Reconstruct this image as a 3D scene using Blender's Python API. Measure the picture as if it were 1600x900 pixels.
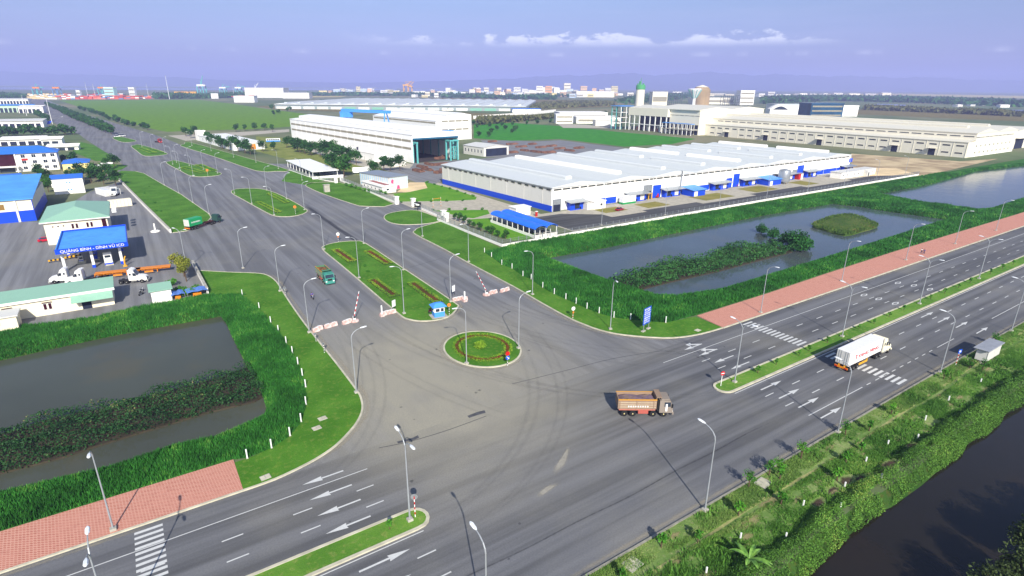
import bpy, math, random
import numpy as np
from mathutils import Vector, Matrix
from mathutils.geometry import tessellate_polygon
# World frame, metres: X runs along the highway, Y along the side road into the
# industrial estate, Z up.  The drone camera hovers 50 m above the origin.
random.seed(7); RNG = np.random.default_rng(7)
SC = bpy.context.scene
for o in list(bpy.data.objects): bpy.data.objects.remove(o)
COL = SC.collection
R = math.radians
# ------------------------------------------------------------------ camera
cd = bpy.data.cameras.new('camera'); cam = bpy.data.objects.new('camera', cd); COL.objects.link(cam)
cd.sensor_width = 36.0; cd.lens = 890.0/1600*36; cd.clip_start = .5; cd.clip_end = 60000
PITCH = math.atan((450-134)/890.0)
cam.matrix_world = (Matrix.Translation((0,0,50)) @ Matrix.Rotation(R(-33.7),4,'Z')
                    @ Matrix.Rotation(R(90)-PITCH,4,'X') @ Matrix.Rotation(R(.4),4,'Z'))
SC.camera = cam
# ------------------------------------------------------------------ light
SUN_AZ, SUN_EL = R(248.5), R(32)
sl = bpy.data.lights.new('sun','SUN'); sl.energy = 4.6; sl.angle = R(.5); sl.color = (1,.95,.86)
sun = bpy.data.objects.new('sun', sl); COL.objects.link(sun)
sdir = Vector((math.cos(SUN_AZ)*math.cos(SUN_EL), math.sin(SUN_AZ)*math.cos(SUN_EL), math.sin(SUN_EL)))
sun.rotation_euler = (-sdir).to_track_quat('-Z','Y').to_euler(); sun.location = (0,-60,120)
SC.view_settings.view_transform = 'Standard'; SC.view_settings.look = 'None'
SC.view_settings.exposure = 0.62; SC.view_settings.gamma = 1
SC.cycles.use_denoising = True
SC.cycles.max_bounces = 6; SC.cycles.volume_bounces = 1; SC.cycles.transparent_max_bounces = 12

class N:
    """small node-graph helper"""
    def __init__(s, tree): s.t = tree; s.n = tree.nodes; s.l = tree.links
    def add(s, typ, ins=None, **kw):
        nd = s.n.new(typ)
        for k, v in kw.items(): setattr(nd, k, v)
        for k, v in (ins or {}).items():
            if isinstance(v, bpy.types.NodeSocket): s.l.new(v, nd.inputs[k])
            else: nd.inputs[k].default_value = v
        return nd
    def math(s, op, a, b=0.0, c=None, clamp=False):
        nd = s.n.new('ShaderNodeMath'); nd.operation = op; nd.use_clamp = clamp
        for i, v in enumerate((a, b) if c is None else (a, b, c)):
            if isinstance(v, bpy.types.NodeSocket): s.l.new(v, nd.inputs[i])
            else: nd.inputs[i].default_value = v
        return nd.outputs[0]
    def mix(s, fac, a, b, blend='MIX'):
        nd = s.n.new('ShaderNodeMix'); nd.data_type = 'RGBA'; nd.blend_type = blend
        for k, v in ((0, fac), (6, a), (7, b)):
            if isinstance(v, bpy.types.NodeSocket): s.l.new(v, nd.inputs[k])
            else: nd.inputs[k].default_value = v if k == 0 else (*v[:3], 1)
        return nd.outputs[2]
    def ramp(s, fac, stops, interp='LINEAR'):
        nd = s.n.new('ShaderNodeValToRGB'); cr = nd.color_ramp; cr.interpolation = interp
        while len(cr.elements) < len(stops): cr.elements.new(.5)
        for e, (p, c) in zip(cr.elements, stops):
            e.position = p; e.color = (c, c, c, 1) if not isinstance(c, tuple) else (*c[:3], 1)
        s.l.new(fac, nd.inputs[0]); return nd.outputs[0]
    def noise(s, vec, scale, detail=3, rough=.55):
        nd = s.add('ShaderNodeTexNoise', {'Scale': scale, 'Detail': detail, 'Roughness': rough})
        s.l.new(vec, nd.inputs['Vector']); return nd.outputs[0]
    def smooth(s, v, a, b):
        nd = s.add('ShaderNodeMapRange', {'From Min': a, 'From Max': b}, interpolation_type='SMOOTHSTEP')
        s.l.new(v, nd.inputs[0]); return nd.outputs[0]

def lin(h):
    h = h.lstrip('#'); v = [int(h[i:i+2], 16)/255 for i in (0, 2, 4)]
    return tuple(c/12.92 if c <= .04045 else ((c+.055)/1.055)**2.4 for c in v)

# ------------------------------------------------------------------ sky
W = bpy.data.worlds.new('World'); SC.world = W; W.use_nodes = True
w = N(W.node_tree); w.n.clear()
sky = w.add('ShaderNodeTexSky', sky_type='NISHITA', sun_disc=False, sun_elevation=SUN_EL,
            sun_rotation=math.atan2(sdir.x, sdir.y), altitude=50, air_density=1.0, dust_density=1.2, ozone_density=2.0)
tc = w.add('ShaderNodeTexCoord'); sx = w.add('ShaderNodeSeparateXYZ', {0: tc.outputs['Generated']})
el = sx.outputs[2]
# lavender air: the whole lower sky carries a violet tint, fading to pale blue higher up
tint = w.ramp(w.smooth(el, -.02, .6), [(0, (.44,.43,.86)), (.017, (.47,.46,.86)), (.04, (.53,.53,.85)), (.104, (.58,.585,.78)), (.165, (.62,.65,.80)), (1, (.90,.98,1.0))])
c1 = w.mix(1.0, sky.outputs[0], tint, 'MULTIPLY')
# low fair-weather cumulus bank all round, a thin broken line some 4 degrees up
az = w.math('ARCTAN2', sx.outputs[0], sx.outputs[1])
def row(k, z): return w.add('ShaderNodeCombineXYZ', {0: w.math('MULTIPLY', az, k), 1: z}).outputs[0]
puff = w.math('ADD', w.math('MULTIPLY', w.noise(row(26.0, w.math('MULTIPLY', el, 60.0)), 1.0, 5, .6), .62), w.math('MULTIPLY', w.noise(row(5.0, 3.0), 1.0, 2, .5), .55))
top = w.math('ADD', .0585, w.math('MULTIPLY', w.smooth(puff, .38, .85), .034))          # lumpy tops over a level base
here = w.math('MULTIPLY', w.smooth(az, .30, .50), w.math('SUBTRACT', 1.0, w.smooth(az, .98, 1.14)))
else_ = w.math('MULTIPLY', w.smooth(w.noise(row(1.6, 7.0), 1.0, 2, .5), .52, .66), w.smooth(w.math('ABSOLUTE', w.math('SUBTRACT', az, .62)), .85, 1.1))
puffs = w.math('MULTIPLY', w.math('MULTIPLY', w.smooth(el, .043, .047), w.math('SUBTRACT', 1.0, w.smooth(el, .046, .054))), w.smooth(w.noise(row(22.0, 2.0), 1.0, 3, .5), .5, .64))
where = w.math('MAXIMUM', here, else_)
cl = w.math('MULTIPLY', w.math('MULTIPLY', w.smooth(w.math('SUBTRACT', top, el), -.001, .0075), w.smooth(el, .056, .070)), w.math('MULTIPLY', where, w.math('ADD', .45, w.math('MULTIPLY', w.smooth(puff, .45, .7), .55))))
cl = w.math('MAXIMUM', cl, w.math('MULTIPLY', puffs, .5))
wisp = w.math('MULTIPLY', w.smooth(w.noise(w.add('ShaderNodeCombineXYZ', {0: w.math('MULTIPLY', az, 2.0), 1: w.math('MULTIPLY', el, 26.0)}).outputs[0], 1.7, 5, .6), .45, .8), .07)
c2 = w.mix(wisp, c1, (7.5, 7.2, 9.0)); c3 = w.mix(w.math('MULTIPLY', cl, .62), c2, (9.6, 9.8, 10.0))
bg = w.add('ShaderNodeBackground', {'Color': c3, 'Strength': .1})
w.l.new(bg.outputs[0], w.add('ShaderNodeOutputWorld').inputs[0])

# ------------------------------------------------------------------ mesh helpers
class MB:
    def __init__(s): s.v = []; s.f = []; s.m = []
    def add(s, vs, fs, m=0):
        b = len(s.v); s.v += [tuple(p) for p in vs]; s.f += [tuple(b+i for i in f) for f in fs]; s.m += [m]*len(fs); return s
    def box(s, x0, x1, y0, y1, z0, z1, m=0):
        return s.add([(x0,y0,z0),(x1,y0,z0),(x1,y1,z0),(x0,y1,z0),(x0,y0,z1),(x1,y0,z1),(x1,y1,z1),(x0,y1,z1)],
                     [(3,2,1,0),(4,5,6,7),(0,1,5,4),(1,2,6,5),(2,3,7,6),(3,0,4,7)], m)
    def obox(s, c, sz, rz=0, m=0, tilt=0):
        M = Matrix.Translation(c) @ Matrix.Rotation(rz,4,'Z') @ Matrix.Rotation(tilt,4,'Y'); a, b, h = sz[0]/2, sz[1]/2, sz[2]/2
        vs = [M @ Vector(p) for p in [(-a,-b,-h),(a,-b,-h),(a,b,-h),(-a,b,-h),(-a,-b,h),(a,-b,h),(a,b,h),(-a,b,h)]]
        return s.add(vs, [(3,2,1,0),(4,5,6,7),(0,1,5,4),(1,2,6,5),(2,3,7,6),(3,0,4,7)], m)
    def bbox(s, x0, x1, y0, y1, z0, z1, b=.05, m=0):
        """box with chamfered vertical and top edges"""
        def ring(i, z): return [(x0+i+b,y0+i,z),(x1-i-b,y0+i,z),(x1-i,y0+i+b,z),(x1-i,y1-i-b,z),(x1-i-b,y1-i,z),(x0+i+b,y1-i,z),(x0+i,y1-i-b,z),(x0+i,y0+i+b,z)]
        vs = ring(0,z0)+ring(0,z1-b)+ring(b,z1)
        fs = [tuple(range(7,-1,-1)), tuple(range(16,24))]
        for k in (0,8): fs += [(k+i, k+(i+1)%8, k+8+(i+1)%8, k+8+i) for i in range(8)]
        return s.add(vs, fs, m)
    def tube(s, p0, p1, r0, r1=None, n=8, m=0, cap=True):
        r1 = r0 if r1 is None else r1; p0, p1 = Vector(p0), Vector(p1); d = (p1-p0).normalized()
        a = d.orthogonal().normalized(); b = d.cross(a)
        vs = [p+(a*math.cos(t)+b*math.sin(t))*r for p, r in ((p0,r0),(p1,r1)) for t in [2*math.pi*i/n for i in range(n)]]
        fs = [(i,(i+1)%n,n+(i+1)%n,n+i) for i in range(n)]
        if cap: fs += [tuple(range(n-1,-1,-1)), tuple(range(n,2*n))]
        return s.add(vs, fs, m)
    def path(s, pts, rs, n=6, m=0):
        for i in range(len(pts)-1): s.tube(pts[i], pts[i+1], rs[i], rs[i+1], n, m)
        return s
    def lathe(s, prof, n=16, c=(0,0,0), m=0, axis='Z'):
        vs = []
        for r, z in prof:
            for i in range(n):
                t = 2*math.pi*i/n; p = (r*math.cos(t), r*math.sin(t), z)
                if axis == 'Y': p = (p[0], p[2], p[1])
                if axis == 'X': p = (p[2], p[0], p[1])
                vs.append((c[0]+p[0], c[1]+p[1], c[2]+p[2]))
        k = len(prof); fs = [(j*n+i, j*n+(i+1)%n, (j+1)*n+(i+1)%n, (j+1)*n+i) for j in range(k-1) for i in range(n)]
        fs += [tuple(range(n-1,-1,-1)), tuple(range((k-1)*n, k*n))]
        return s.add(vs, fs, m)
    def poly(s, pts, z=0.0, m=0):
        tri = tessellate_polygon([[Vector((p[0],p[1],0)) for p in pts]])
        area = sum(pts[i-1][0]*pts[i][1]-pts[i][0]*pts[i-1][1] for i in range(len(pts)))
        fs = []
        for t in tri:
            a, b, c = [pts[i] for i in t]; cr = (b[0]-a[0])*(c[1]-a[1])-(b[1]-a[1])*(c[0]-a[0])
            fs.append(t if cr > 0 else t[::-1])
        return s.add([(p[0],p[1],z if len(p) < 3 else p[2]) for p in pts], fs, m)
    def prism(s, pts, z0, z1, m=0, mside=None):
        n = len(pts); s.poly(pts, z1, m)
        ar = sum(pts[i-1][0]*pts[i][1]-pts[i][0]*pts[i-1][1] for i in range(n))
        q = pts if ar > 0 else pts[::-1]
        return s.add([(p[0],p[1],z0) for p in q]+[(p[0],p[1],z1) for p in q], [(i,(i+1)%n,n+(i+1)%n,n+i) for i in range(n)], m if mside is None else mside)
    def extr(s, prof, x0, x1, m=0, axis='X'):
        """profile of (y, z) swept along X (or of (x, z) along Y), closed and capped"""
        n = len(prof)
        if axis == 'X': vs = [(x0,a,b) for a,b in prof]+[(x1,a,b) for a,b in prof]
        else: vs = [(a,x0,b) for a,b in prof]+[(a,x1,b) for a,b in prof]
        return s.add(vs, [(i,(i+1)%n,n+(i+1)%n,n+i) for i in range(n)]+[tuple(range(n-1,-1,-1)), tuple(range(n,2*n))], m)
    def strip(s, pts, wd, z0, z1, m=0, closed=False):
        """a kerb or low wall: a band of width wd along a polyline"""
        P = [Vector(p[:2]) for p in pts]; n = len(P); L = []; Rr = []
        for i in range(n):
            a = P[(i-1)%n] if (i or closed) else P[i]; b = P[(i+1)%n] if (i < n-1 or closed) else P[i]
            d = (b-a).normalized(); nn = Vector((-d.y, d.x)); L.append(P[i]+nn*wd/2); Rr.append(P[i]-nn*wd/2)
        vs = [(p.x,p.y,z) for z in (z0,z1) for q in (L,Rr) for p in q]; fs = []
        for i in range(n if closed else n-1):
            j = (i+1)%n; l0,l1,r0,r1 = i,j,n+i,n+j; L0,L1,R0,R1 = 2*n+i,2*n+j,3*n+i,3*n+j
            fs += [(R0,R1,L1,L0),(r0,r1,R1,R0),(l1,l0,L0,L1)]
        if not closed: fs += [(0,n,3*n,2*n),(n-1,3*n-1,4*n-1,2*n-1)]
        return s.add(vs, fs, m)
    def build(s, name, mats, parent=None, loc=None, smooth=False):
        me = bpy.data.meshes.new(name); me.from_pydata(s.v, [], s.f); 
        if not isinstance(mats, (list, tuple)): mats = [mats]
        for q in mats: me.materials.append(q)
        if len(mats) > 1: me.polygons.foreach_set('material_index', s.m)
        if smooth: me.polygons.foreach_set('use_smooth', [True]*len(s.f))
        me.update(); return link(name, me, parent, loc)
def link(name, me, parent=None, loc=None, rz=0):
    o = bpy.data.objects.new(name, me); COL.objects.link(o)
    if parent: o.parent = parent
    if loc: o.location = loc
    if rz: o.rotation_euler.z = rz
    return o
def tag(o, label, cat, group=None):
    o['label'] = label; o['category'] = cat
    if group: o['group'] = group
    return o
def thing(name, label, cat, loc=(0,0,0), rz=0, group=None):
    o = bpy.data.objects.new(name, None); o.empty_display_size = .5; COL.objects.link(o)
    o.location = loc; o.rotation_euler.z = rz; return tag(o, label, cat, group)
def struct(o, kind='structure'): o['kind'] = kind; return o
def dup(root, loc, rz=0, label=None, group=None, scale=None):
    r = root.copy(); COL.objects.link(r); r.location = loc; r.rotation_euler.z = rz
    if label: r['label'] = label
    if group: r['group'] = group
    if scale: r.scale = (scale,)*3 if not isinstance(scale, tuple) else scale
    for ch in list(root.children):
        c = ch.copy(); COL.objects.link(c); c.parent = r
        for g in ch.children:
            d = g.copy(); COL.objects.link(d); d.parent = c
    return r
def ordn(i):
    A = 'zeroth first second third fourth fifth sixth seventh eighth ninth tenth eleventh twelfth thirteenth fourteenth fifteenth sixteenth seventeenth eighteenth nineteenth'.split()
    if i < 20: return A[i]
    T = {2:'twent',3:'thirt',4:'fort',5:'fift',6:'sixt',7:'sevent',8:'eight',9:'ninet'}
    if i < 100: return T[i//10]+('ieth' if i%10 == 0 else 'y-'+A[i%10])
    return 'hundred-and-'+ordn(i-100) if i > 100 else 'hundredth'
def sm(pts, k=4, closed=False):
    """Catmull-Rom through a polyline"""
    n = len(pts); out = []
    for i in range(n if closed else n-1):
        g = lambda j: Vector(pts[j%n] if closed else pts[max(0,min(n-1,j))])
        a,b,c,d = g(i-1),g(i),g(i+1),g(i+2)
        for q in range(k):
            t = q/k; p = .5*((2*b)+(c-a)*t+(2*a-5*b+4*c-d)*t*t+(3*b-a-3*c+d)*t**3); out.append((p.x,p.y))
    if not closed: out.append(tuple(pts[-1][:2]))
    return out
def inpoly(x, y, poly):
    P = np.array([p[:2] for p in poly]); x = np.asarray(x); y = np.asarray(y); c = np.zeros(x.shape, bool); j = len(P)-1
    for i in range(len(P)):
        xi,yi = P[i]; xj,yj = P[j]
        with np.errstate(all='ignore'): c ^= ((yi > y) != (yj > y)) & (x < (xj-xi)*(y-yi)/((yj-yi) if yj != yi else 1e-9)+xi)
        j = i
    return c
def sample(poly, n=None, holes=(), dens=None):
    """n points, or dens points per square metre, inside an outline and outside its holes"""
    P = np.array([p[:2] for p in poly]); lo, hi = P.min(0), P.max(0)
    if dens is None:
        ar = abs(sum(P[i-1][0]*P[i][1]-P[i][0]*P[i-1][1] for i in range(len(P))))/2; dens = n/ar
    k = int(dens*np.prod(hi-lo)); x = RNG.uniform(lo[0],hi[0],k); y = RNG.uniform(lo[1],hi[1],k); q = inpoly(x,y,poly)
    for h in holes: q &= ~inpoly(x,y,h)
    return x[q], y[q]
def offset(poly, d):
    """move a closed outline outward by d"""
    P = [Vector(p[:2]) for p in poly]; n = len(P)
    ar = sum(P[i-1].x*P[i].y-P[i].x*P[i-1].y for i in range(n)); s = 1 if ar > 0 else -1; out = []
    for i in range(n):
        e0 = (P[i]-P[i-1]).normalized(); e1 = (P[(i+1)%n]-P[i]).normalized()
        n0 = Vector((e0.y,-e0.x)); n1 = Vector((e1.y,-e1.x)); q = n0+n1
        q = q/max(.5, q.dot(n0)) if q.length > .1 else n0
        out.append(tuple(P[i]+q*d*s))
    return out
# ------------------------------------------------------------------ materials
def new_mat(name):
    m = bpy.data.materials.new(name); m.use_nodes = True; g = N(m.node_tree); g.n.clear()
    b = g.add('ShaderNodeBsdfPrincipled'); g.l.new(b.outputs[0], g.add('ShaderNodeOutputMaterial').inputs[0]); return m, g, b
MC = {}
def mat(name, col, rough=.6, var=.12, scale=.8, metal=0.0, bump=0.0, col2=None, world=False, stretch=None, spec=.4, detail=4):
    if name in MC: return MC[name]
    if isinstance(col, str): col = lin(col)
    if isinstance(col2, str): col2 = lin(col2)
    m, g, b = new_mat(name)
    v = g.add('ShaderNodeNewGeometry').outputs['Position'] if world else g.add('ShaderNodeTexCoord').outputs['Object']
    if stretch: v = g.add('ShaderNodeMapping', {'Vector': v, 'Scale': stretch}).outputs[0]
    nz = g.noise(v, scale, detail)
    lo = tuple(c*(1-var) for c in col); hi = tuple(min(1, c*(1+var)) for c in col) if col2 is None else col2
    g.l.new(g.mix(g.smooth(nz, .3, .7), lo, hi), b.inputs['Base Color'])
    b.inputs['Roughness'].default_value = rough; b.inputs['Metallic'].default_value = metal; b.inputs['Specular IOR Level'].default_value = spec
    if bump:
        bp = g.add('ShaderNodeBump', {'Strength': bump, 'Distance': .05, 'Height': g.noise(v, scale*6, 3)}); g.l.new(bp.outputs[0], b.inputs['Normal'])
    MC[name] = m; return m
def paint_mat(name, col, dirt=.25, rough=.45):
    """painted sheet metal with streaks of grime running down"""
    if name in MC: return MC[name]
    if isinstance(col, str): col = lin(col)
    m, g, b = new_mat(name); v = g.add('ShaderNodeTexCoord').outputs['Object']
    s1 = g.noise(g.add('ShaderNodeMapping', {'Vector': v, 'Scale': (1.6,1.6,.12)}).outputs[0], 1.0, 4); s2 = g.noise(v, .25, 3)
    f = g.math('MULTIPLY', g.smooth(g.math('ADD', g.math('MULTIPLY', s1, .6), g.math('MULTIPLY', s2, .4)), .45, .75), dirt)
    g.l.new(g.mix(f, col, tuple(c*.55+.03 for c in col)), b.inputs['Base Color']); b.inputs['Roughness'].default_value = rough
    b.inputs['Specular IOR Level'].default_value = .3; MC[name] = m; return m
def leaf_mat(name, dark, light, third=None):
    """foliage: colour of each leaf or tuft from its own random tint attribute"""
    m, g, b = new_mat(name); a = g.add('ShaderNodeAttribute', attribute_name='tint')
    st = [(0, lin(dark)), (.7, lin(light))] + ([(1, lin(third))] if third else [])
    pos = g.add('ShaderNodeNewGeometry').outputs['Position']
    f = g.math('ADD', g.math('MULTIPLY', a.outputs['Fac'], .6), g.math('MULTIPLY', g.smooth(g.noise(pos, .09, 3), .3, .7), .4))
    g.l.new(g.ramp(f, st), b.inputs['Base Color']); b.inputs['Roughness'].default_value = .65; b.inputs['Specular IOR Level'].default_value = .2
    MC[name] = m; return m
def np_mesh(name, V, F, tint=None, mats=(), parent=None):
    """big mesh straight from arrays; F is (n,3) or (n,4)"""
    me = bpy.data.meshes.new(name); k = F.shape[1]
    me.vertices.add(len(V)); me.vertices.foreach_set('co', V.astype(np.float32).ravel())
    me.loops.add(F.size); me.loops.foreach_set('vertex_index', F.astype(np.int32).ravel())
    me.polygons.add(len(F)); me.polygons.foreach_set('loop_start', np.arange(0, F.size, k, dtype=np.int32))
    if tint is not None:
        a = me.attributes.new('tint', 'FLOAT', 'POINT'); a.data.foreach_set('value', tint.astype(np.float32))
    for q in mats: me.materials.append(q)
    me.update(calc_edges=True); return link(name, me, parent)
def vnoise(x, y, s, seed=0):
    """smooth value noise 0..1 with cells of s metres"""
    g = np.random.default_rng(seed+991).uniform(0,1,(64,64)); u = np.asarray(x)/s+37; v = np.asarray(y)/s+17; i = np.floor(u).astype(int); j = np.floor(v).astype(int)
    a = u-i; b = v-j; a = a*a*(3-2*a); b = b*b*(3-2*b); G = lambda p,q: g[p%64,q%64]
    return (G(i,j)*(1-a)+G(i+1,j)*a)*(1-b)+(G(i,j+1)*(1-a)+G(i+1,j+1)*a)*b
def blades(x, y, z, h, wd, lean=.35, per=3):
    """tufts of pointed blades; arrays of foot points, height and width; returns V, F, tint"""
    n = len(x); V = []; T = []; tb = np.clip(RNG.uniform(-.1,.75,n)+.6*(vnoise(x,y,2.2,3)-.4)+.4*(vnoise(x,y,9,4)-.4),0,1)
    for k in range(per):
        a = RNG.uniform(0,2*np.pi,n); b = RNG.uniform(0,2*np.pi,n); hh = h*RNG.uniform(.6,1.15,n); L = lean*hh*RNG.uniform(.2,1,n)
        ox = RNG.uniform(-.5,.5,n)*wd*2; oy = RNG.uniform(-.5,.5,n)*wd*2
        p0 = np.stack([x+ox-np.cos(a)*wd/2, y+oy-np.sin(a)*wd/2, z], 1); p1 = np.stack([x+ox+np.cos(a)*wd/2, y+oy+np.sin(a)*wd/2, z], 1)
        p2 = np.stack([x+ox+np.cos(b)*L, y+oy+np.sin(b)*L, z+hh], 1)
        V.append(np.stack([p0,p1,p2],1)); T.append(np.clip(tb+RNG.uniform(-.15,.15,n),0,1))
    V = np.concatenate(V).reshape(-1,3); return V, np.arange(len(V)).reshape(-1,3), np.repeat(np.concatenate(T),3)
def leaves(cx, cy, cz, s, flat=.5):
    """one leaf-sized quad at each centre, turned at random; returns V, F"""
    n = len(cx); u = RNG.normal(size=(n,3)); u[:,2] *= flat; u /= np.linalg.norm(u,axis=1)[:,None]
    r = RNG.normal(size=(n,3)); v = np.cross(u,r); v /= np.linalg.norm(v,axis=1)[:,None]
    c = np.stack([cx,cy,cz],1); S = np.asarray(s)[:,None] if np.ndim(s) else s; u = u*S; v = v*S*.7
    return np.stack([c-u,c+v*.8,c+u,c-v*.8],1).reshape(-1,3), np.arange(4*n).reshape(-1,4)

def ground_mat():
    m, g, b = new_mat('ground'); pos = g.add('ShaderNodeNewGeometry').outputs['Position']
    n1 = g.noise(pos, .004, 5); n2 = g.noise(pos, .03, 4); n3 = g.noise(pos, .4, 3)
    fld = g.add('ShaderNodeTexVoronoi', {'Vector': g.add('ShaderNodeMapping', {'Vector': pos, 'Scale': (1,.45,1), 'Rotation': (0,0,.3)}).outputs[0], 'Scale': .0022})
    c = g.mix(g.smooth(n1, .4, .62), (.115,.155,.07), (.23,.215,.125))
    c = g.mix(g.math('MULTIPLY', g.smooth(fld.outputs['Color'], .35, .7), .55), c, (.11,.17,.06))
    c = g.mix(g.math('MULTIPLY', g.smooth(n2, .45, .7), .6), c, (.075,.11,.045))
    c = g.mix(g.math('MULTIPLY', g.smooth(n3, .5, .75), .25), c, (.2,.18,.11))
    g.l.new(c, b.inputs['Base Color']); b.inputs['Roughness'].default_value = .95; b.inputs['Specular IOR Level'].default_value = .1; return m
STAIN = [(61.37,254.32),(58.05,102.99)]
def asphalt_mat(name, along, base=.150, dusty=1.0, stain=False):
    """worn asphalt: wheel bands along the lanes, dust, patches, seams"""
    m, g, b = new_mat(name); pos = g.add('ShaderNodeNewGeometry').outputs['Position']
    sc1 = (.012,.42,1) if along == 'X' else (.42,.014,1); sc2 = (.05,1.6,1) if along == 'X' else (1.6,.05,1)
    bands = g.noise(g.add('ShaderNodeMapping', {'Vector': pos, 'Scale': sc1}).outputs[0], 1.0, 3)
    fine = g.noise(g.add('ShaderNodeMapping', {'Vector': pos, 'Scale': sc2}).outputs[0], 1.0, 4)
    big = g.noise(pos, .045, 4); grain = g.noise(pos, 5.0, 3)
    c0 = (base*.99, base*1.0, base*1.05)
    c = g.mix(g.smooth(bands, .34, .66), tuple(k*(.60 if along == 'X' else .74) for k in c0), tuple(k*1.16 for k in c0))
    c = g.mix(g.math('MULTIPLY', g.smooth(fine, .4, .7), .35), c, tuple(k*.82 for k in c0))
    s = g.add('ShaderNodeSeparateXYZ', {0: pos})
    # dust swept in from the dump trucks lies thick where they turn at the junction
    dx = g.math('DIVIDE', g.math('SUBTRACT', s.outputs[0], 40.0), 30.0); dy = g.math('DIVIDE', g.math('SUBTRACT', s.outputs[1], 86.0), 34.0)
    d = g.math('SQRT', g.math('ADD', g.math('MULTIPLY', dx, dx), g.math('MULTIPLY', dy, dy)))
    near = g.math('SUBTRACT', 1.0, g.smooth(d, .3, 1.35))
    dust = g.math('ADD', g.math('MULTIPLY', near, .92), g.math('MULTIPLY', g.smooth(big, .40, .8), .35))
    dust = g.math('MULTIPLY', g.math('MULTIPLY', dust, g.math('ADD', .78, g.math('MULTIPLY', g.smooth(g.noise(g.add('ShaderNodeMapping', {'Vector': pos, 'Scale': (.5,1,1) if along == 'X' else (1,.5,1)}).outputs[0], .22, 5), .3, .7), .28))), dusty, clamp=True)
    c = g.mix(dust, c, (.335,.31,.24))
    c = g.mix(g.math('MULTIPLY', g.smooth(grain, .3, .7), .22), c, (.05,.05,.055))
    if stain:
        a, e = Vector(STAIN[0]), Vector(STAIN[1]); L = (e-a).length; t = (e-a)/L
        px = g.math('SUBTRACT', s.outputs[0], a.x); py = g.math('SUBTRACT', s.outputs[1], a.y)
        al = g.math('ADD', g.math('MULTIPLY', px, t.x), g.math('MULTIPLY', py, t.y))
        ac = g.math('ABSOLUTE', g.math('ADD', g.math('ADD', g.math('MULTIPLY', px, -t.y), g.math('MULTIPLY', py, t.x)), g.math('MULTIPLY', g.math('SUBTRACT', big, .5), 1.2)))
        wet = g.math('MULTIPLY', g.math('SUBTRACT', 1.0, g.smooth(ac, .35, 1.5)), g.math('MULTIPLY', g.smooth(al, -4, 8), g.math('SUBTRACT', 1.0, g.smooth(al, L-25, L+12))))
        c = g.mix(g.math('MULTIPLY', wet, g.math('ADD', .5, g.math('MULTIPLY', fine, .7)), clamp=True), c, (.03,.03,.036))
    g.l.new(c, b.inputs['Base Color']); b.inputs['Roughness'].default_value = .85; b.inputs['Specular IOR Level'].default_value = .25
    bp = g.add('ShaderNodeBump', {'Strength': .25, 'Distance': .02, 'Height': grain}); g.l.new(bp.outputs[0], b.inputs['Normal']); return m
def lawn_mat(name, a, c2, dry, amt=.42):
    m, g, b = new_mat(name); pos = g.add('ShaderNodeNewGeometry').outputs['Position']
    n1 = g.noise(pos, .12, 4); n2 = g.noise(pos, 1.3, 4); n3 = g.noise(pos, 7.0, 3)
    c = g.mix(g.smooth(n1, .32, .68), lin(a), lin(c2)); c = g.mix(g.math('MULTIPLY', g.smooth(n2, .5, .72), amt), c, lin(dry))
    c = g.mix(g.math('MULTIPLY', g.smooth(n3, .35, .7), .35), c, tuple(k*.55 for k in lin(a)))
    g.l.new(c, b.inputs['Base Color']); b.inputs['Roughness'].default_value = .9; b.inputs['Specular IOR Level'].default_value = .1
    bp = g.add('ShaderNodeBump', {'Strength': .6, 'Distance': .12, 'Height': g.noise(pos, 4.0, 4)}); g.l.new(bp.outputs[0], b.inputs['Normal']); return m
def soft_mat(name, col, col2, scale=.5, amt=.8):
    """loose dirt lying on a surface: thins out to nothing towards its rim (attribute tint)"""
    if name in MC: return MC[name]
    m, g, b = new_mat(name); pos = g.add('ShaderNodeNewGeometry').outputs['Position']; a = g.add('ShaderNodeAttribute', attribute_name='tint').outputs['Fac']
    g.l.new(g.mix(g.noise(pos, scale*2, 3), lin(col), lin(col2)), b.inputs['Base Color']); b.inputs['Roughness'].default_value = .95
    nz = g.math('ADD', g.math('MULTIPLY', g.noise(pos, scale, 5, .65), .9), g.math('MULTIPLY', g.noise(pos, scale*7, 3), .35))
    g.l.new(g.math('MULTIPLY', g.smooth(g.math('ADD', a, g.math('SUBTRACT', nz, .85)), .15, 1.0), amt), b.inputs['Alpha']); MC[name] = m; return m
def patch(name, pts, z, m, core=.35, kind='stuff'):
    """a soft patch: rim vertices 0, inner ring and centre 1"""
    n = len(pts); cx = sum(p[0] for p in pts)/n; cy = sum(p[1] for p in pts)/n
    V = np.array([(p[0],p[1],z) for p in pts]+[(cx+(p[0]-cx)*core,cy+(p[1]-cy)*core,z) for p in pts]); F = np.array([(i,(i+1)%n,n+(i+1)%n,n+i) for i in range(n)])
    ar = sum(pts[i-1][0]*pts[i][1]-pts[i][0]*pts[i-1][1] for i in range(n))
    if ar < 0: F = F[:,::-1]
    o = np_mesh(name,V,F,np.array([0.]*n+[1.]*n),[m]); f = list(range(n,2*n)); me = o.data
    import bmesh
    bm = bmesh.new(); bm.from_mesh(me); bm.verts.ensure_lookup_table(); bm.faces.new([bm.verts[i] for i in (f if ar > 0 else f[::-1])]); bm.to_mesh(me); bm.free(); o['kind'] = kind; return o
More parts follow.
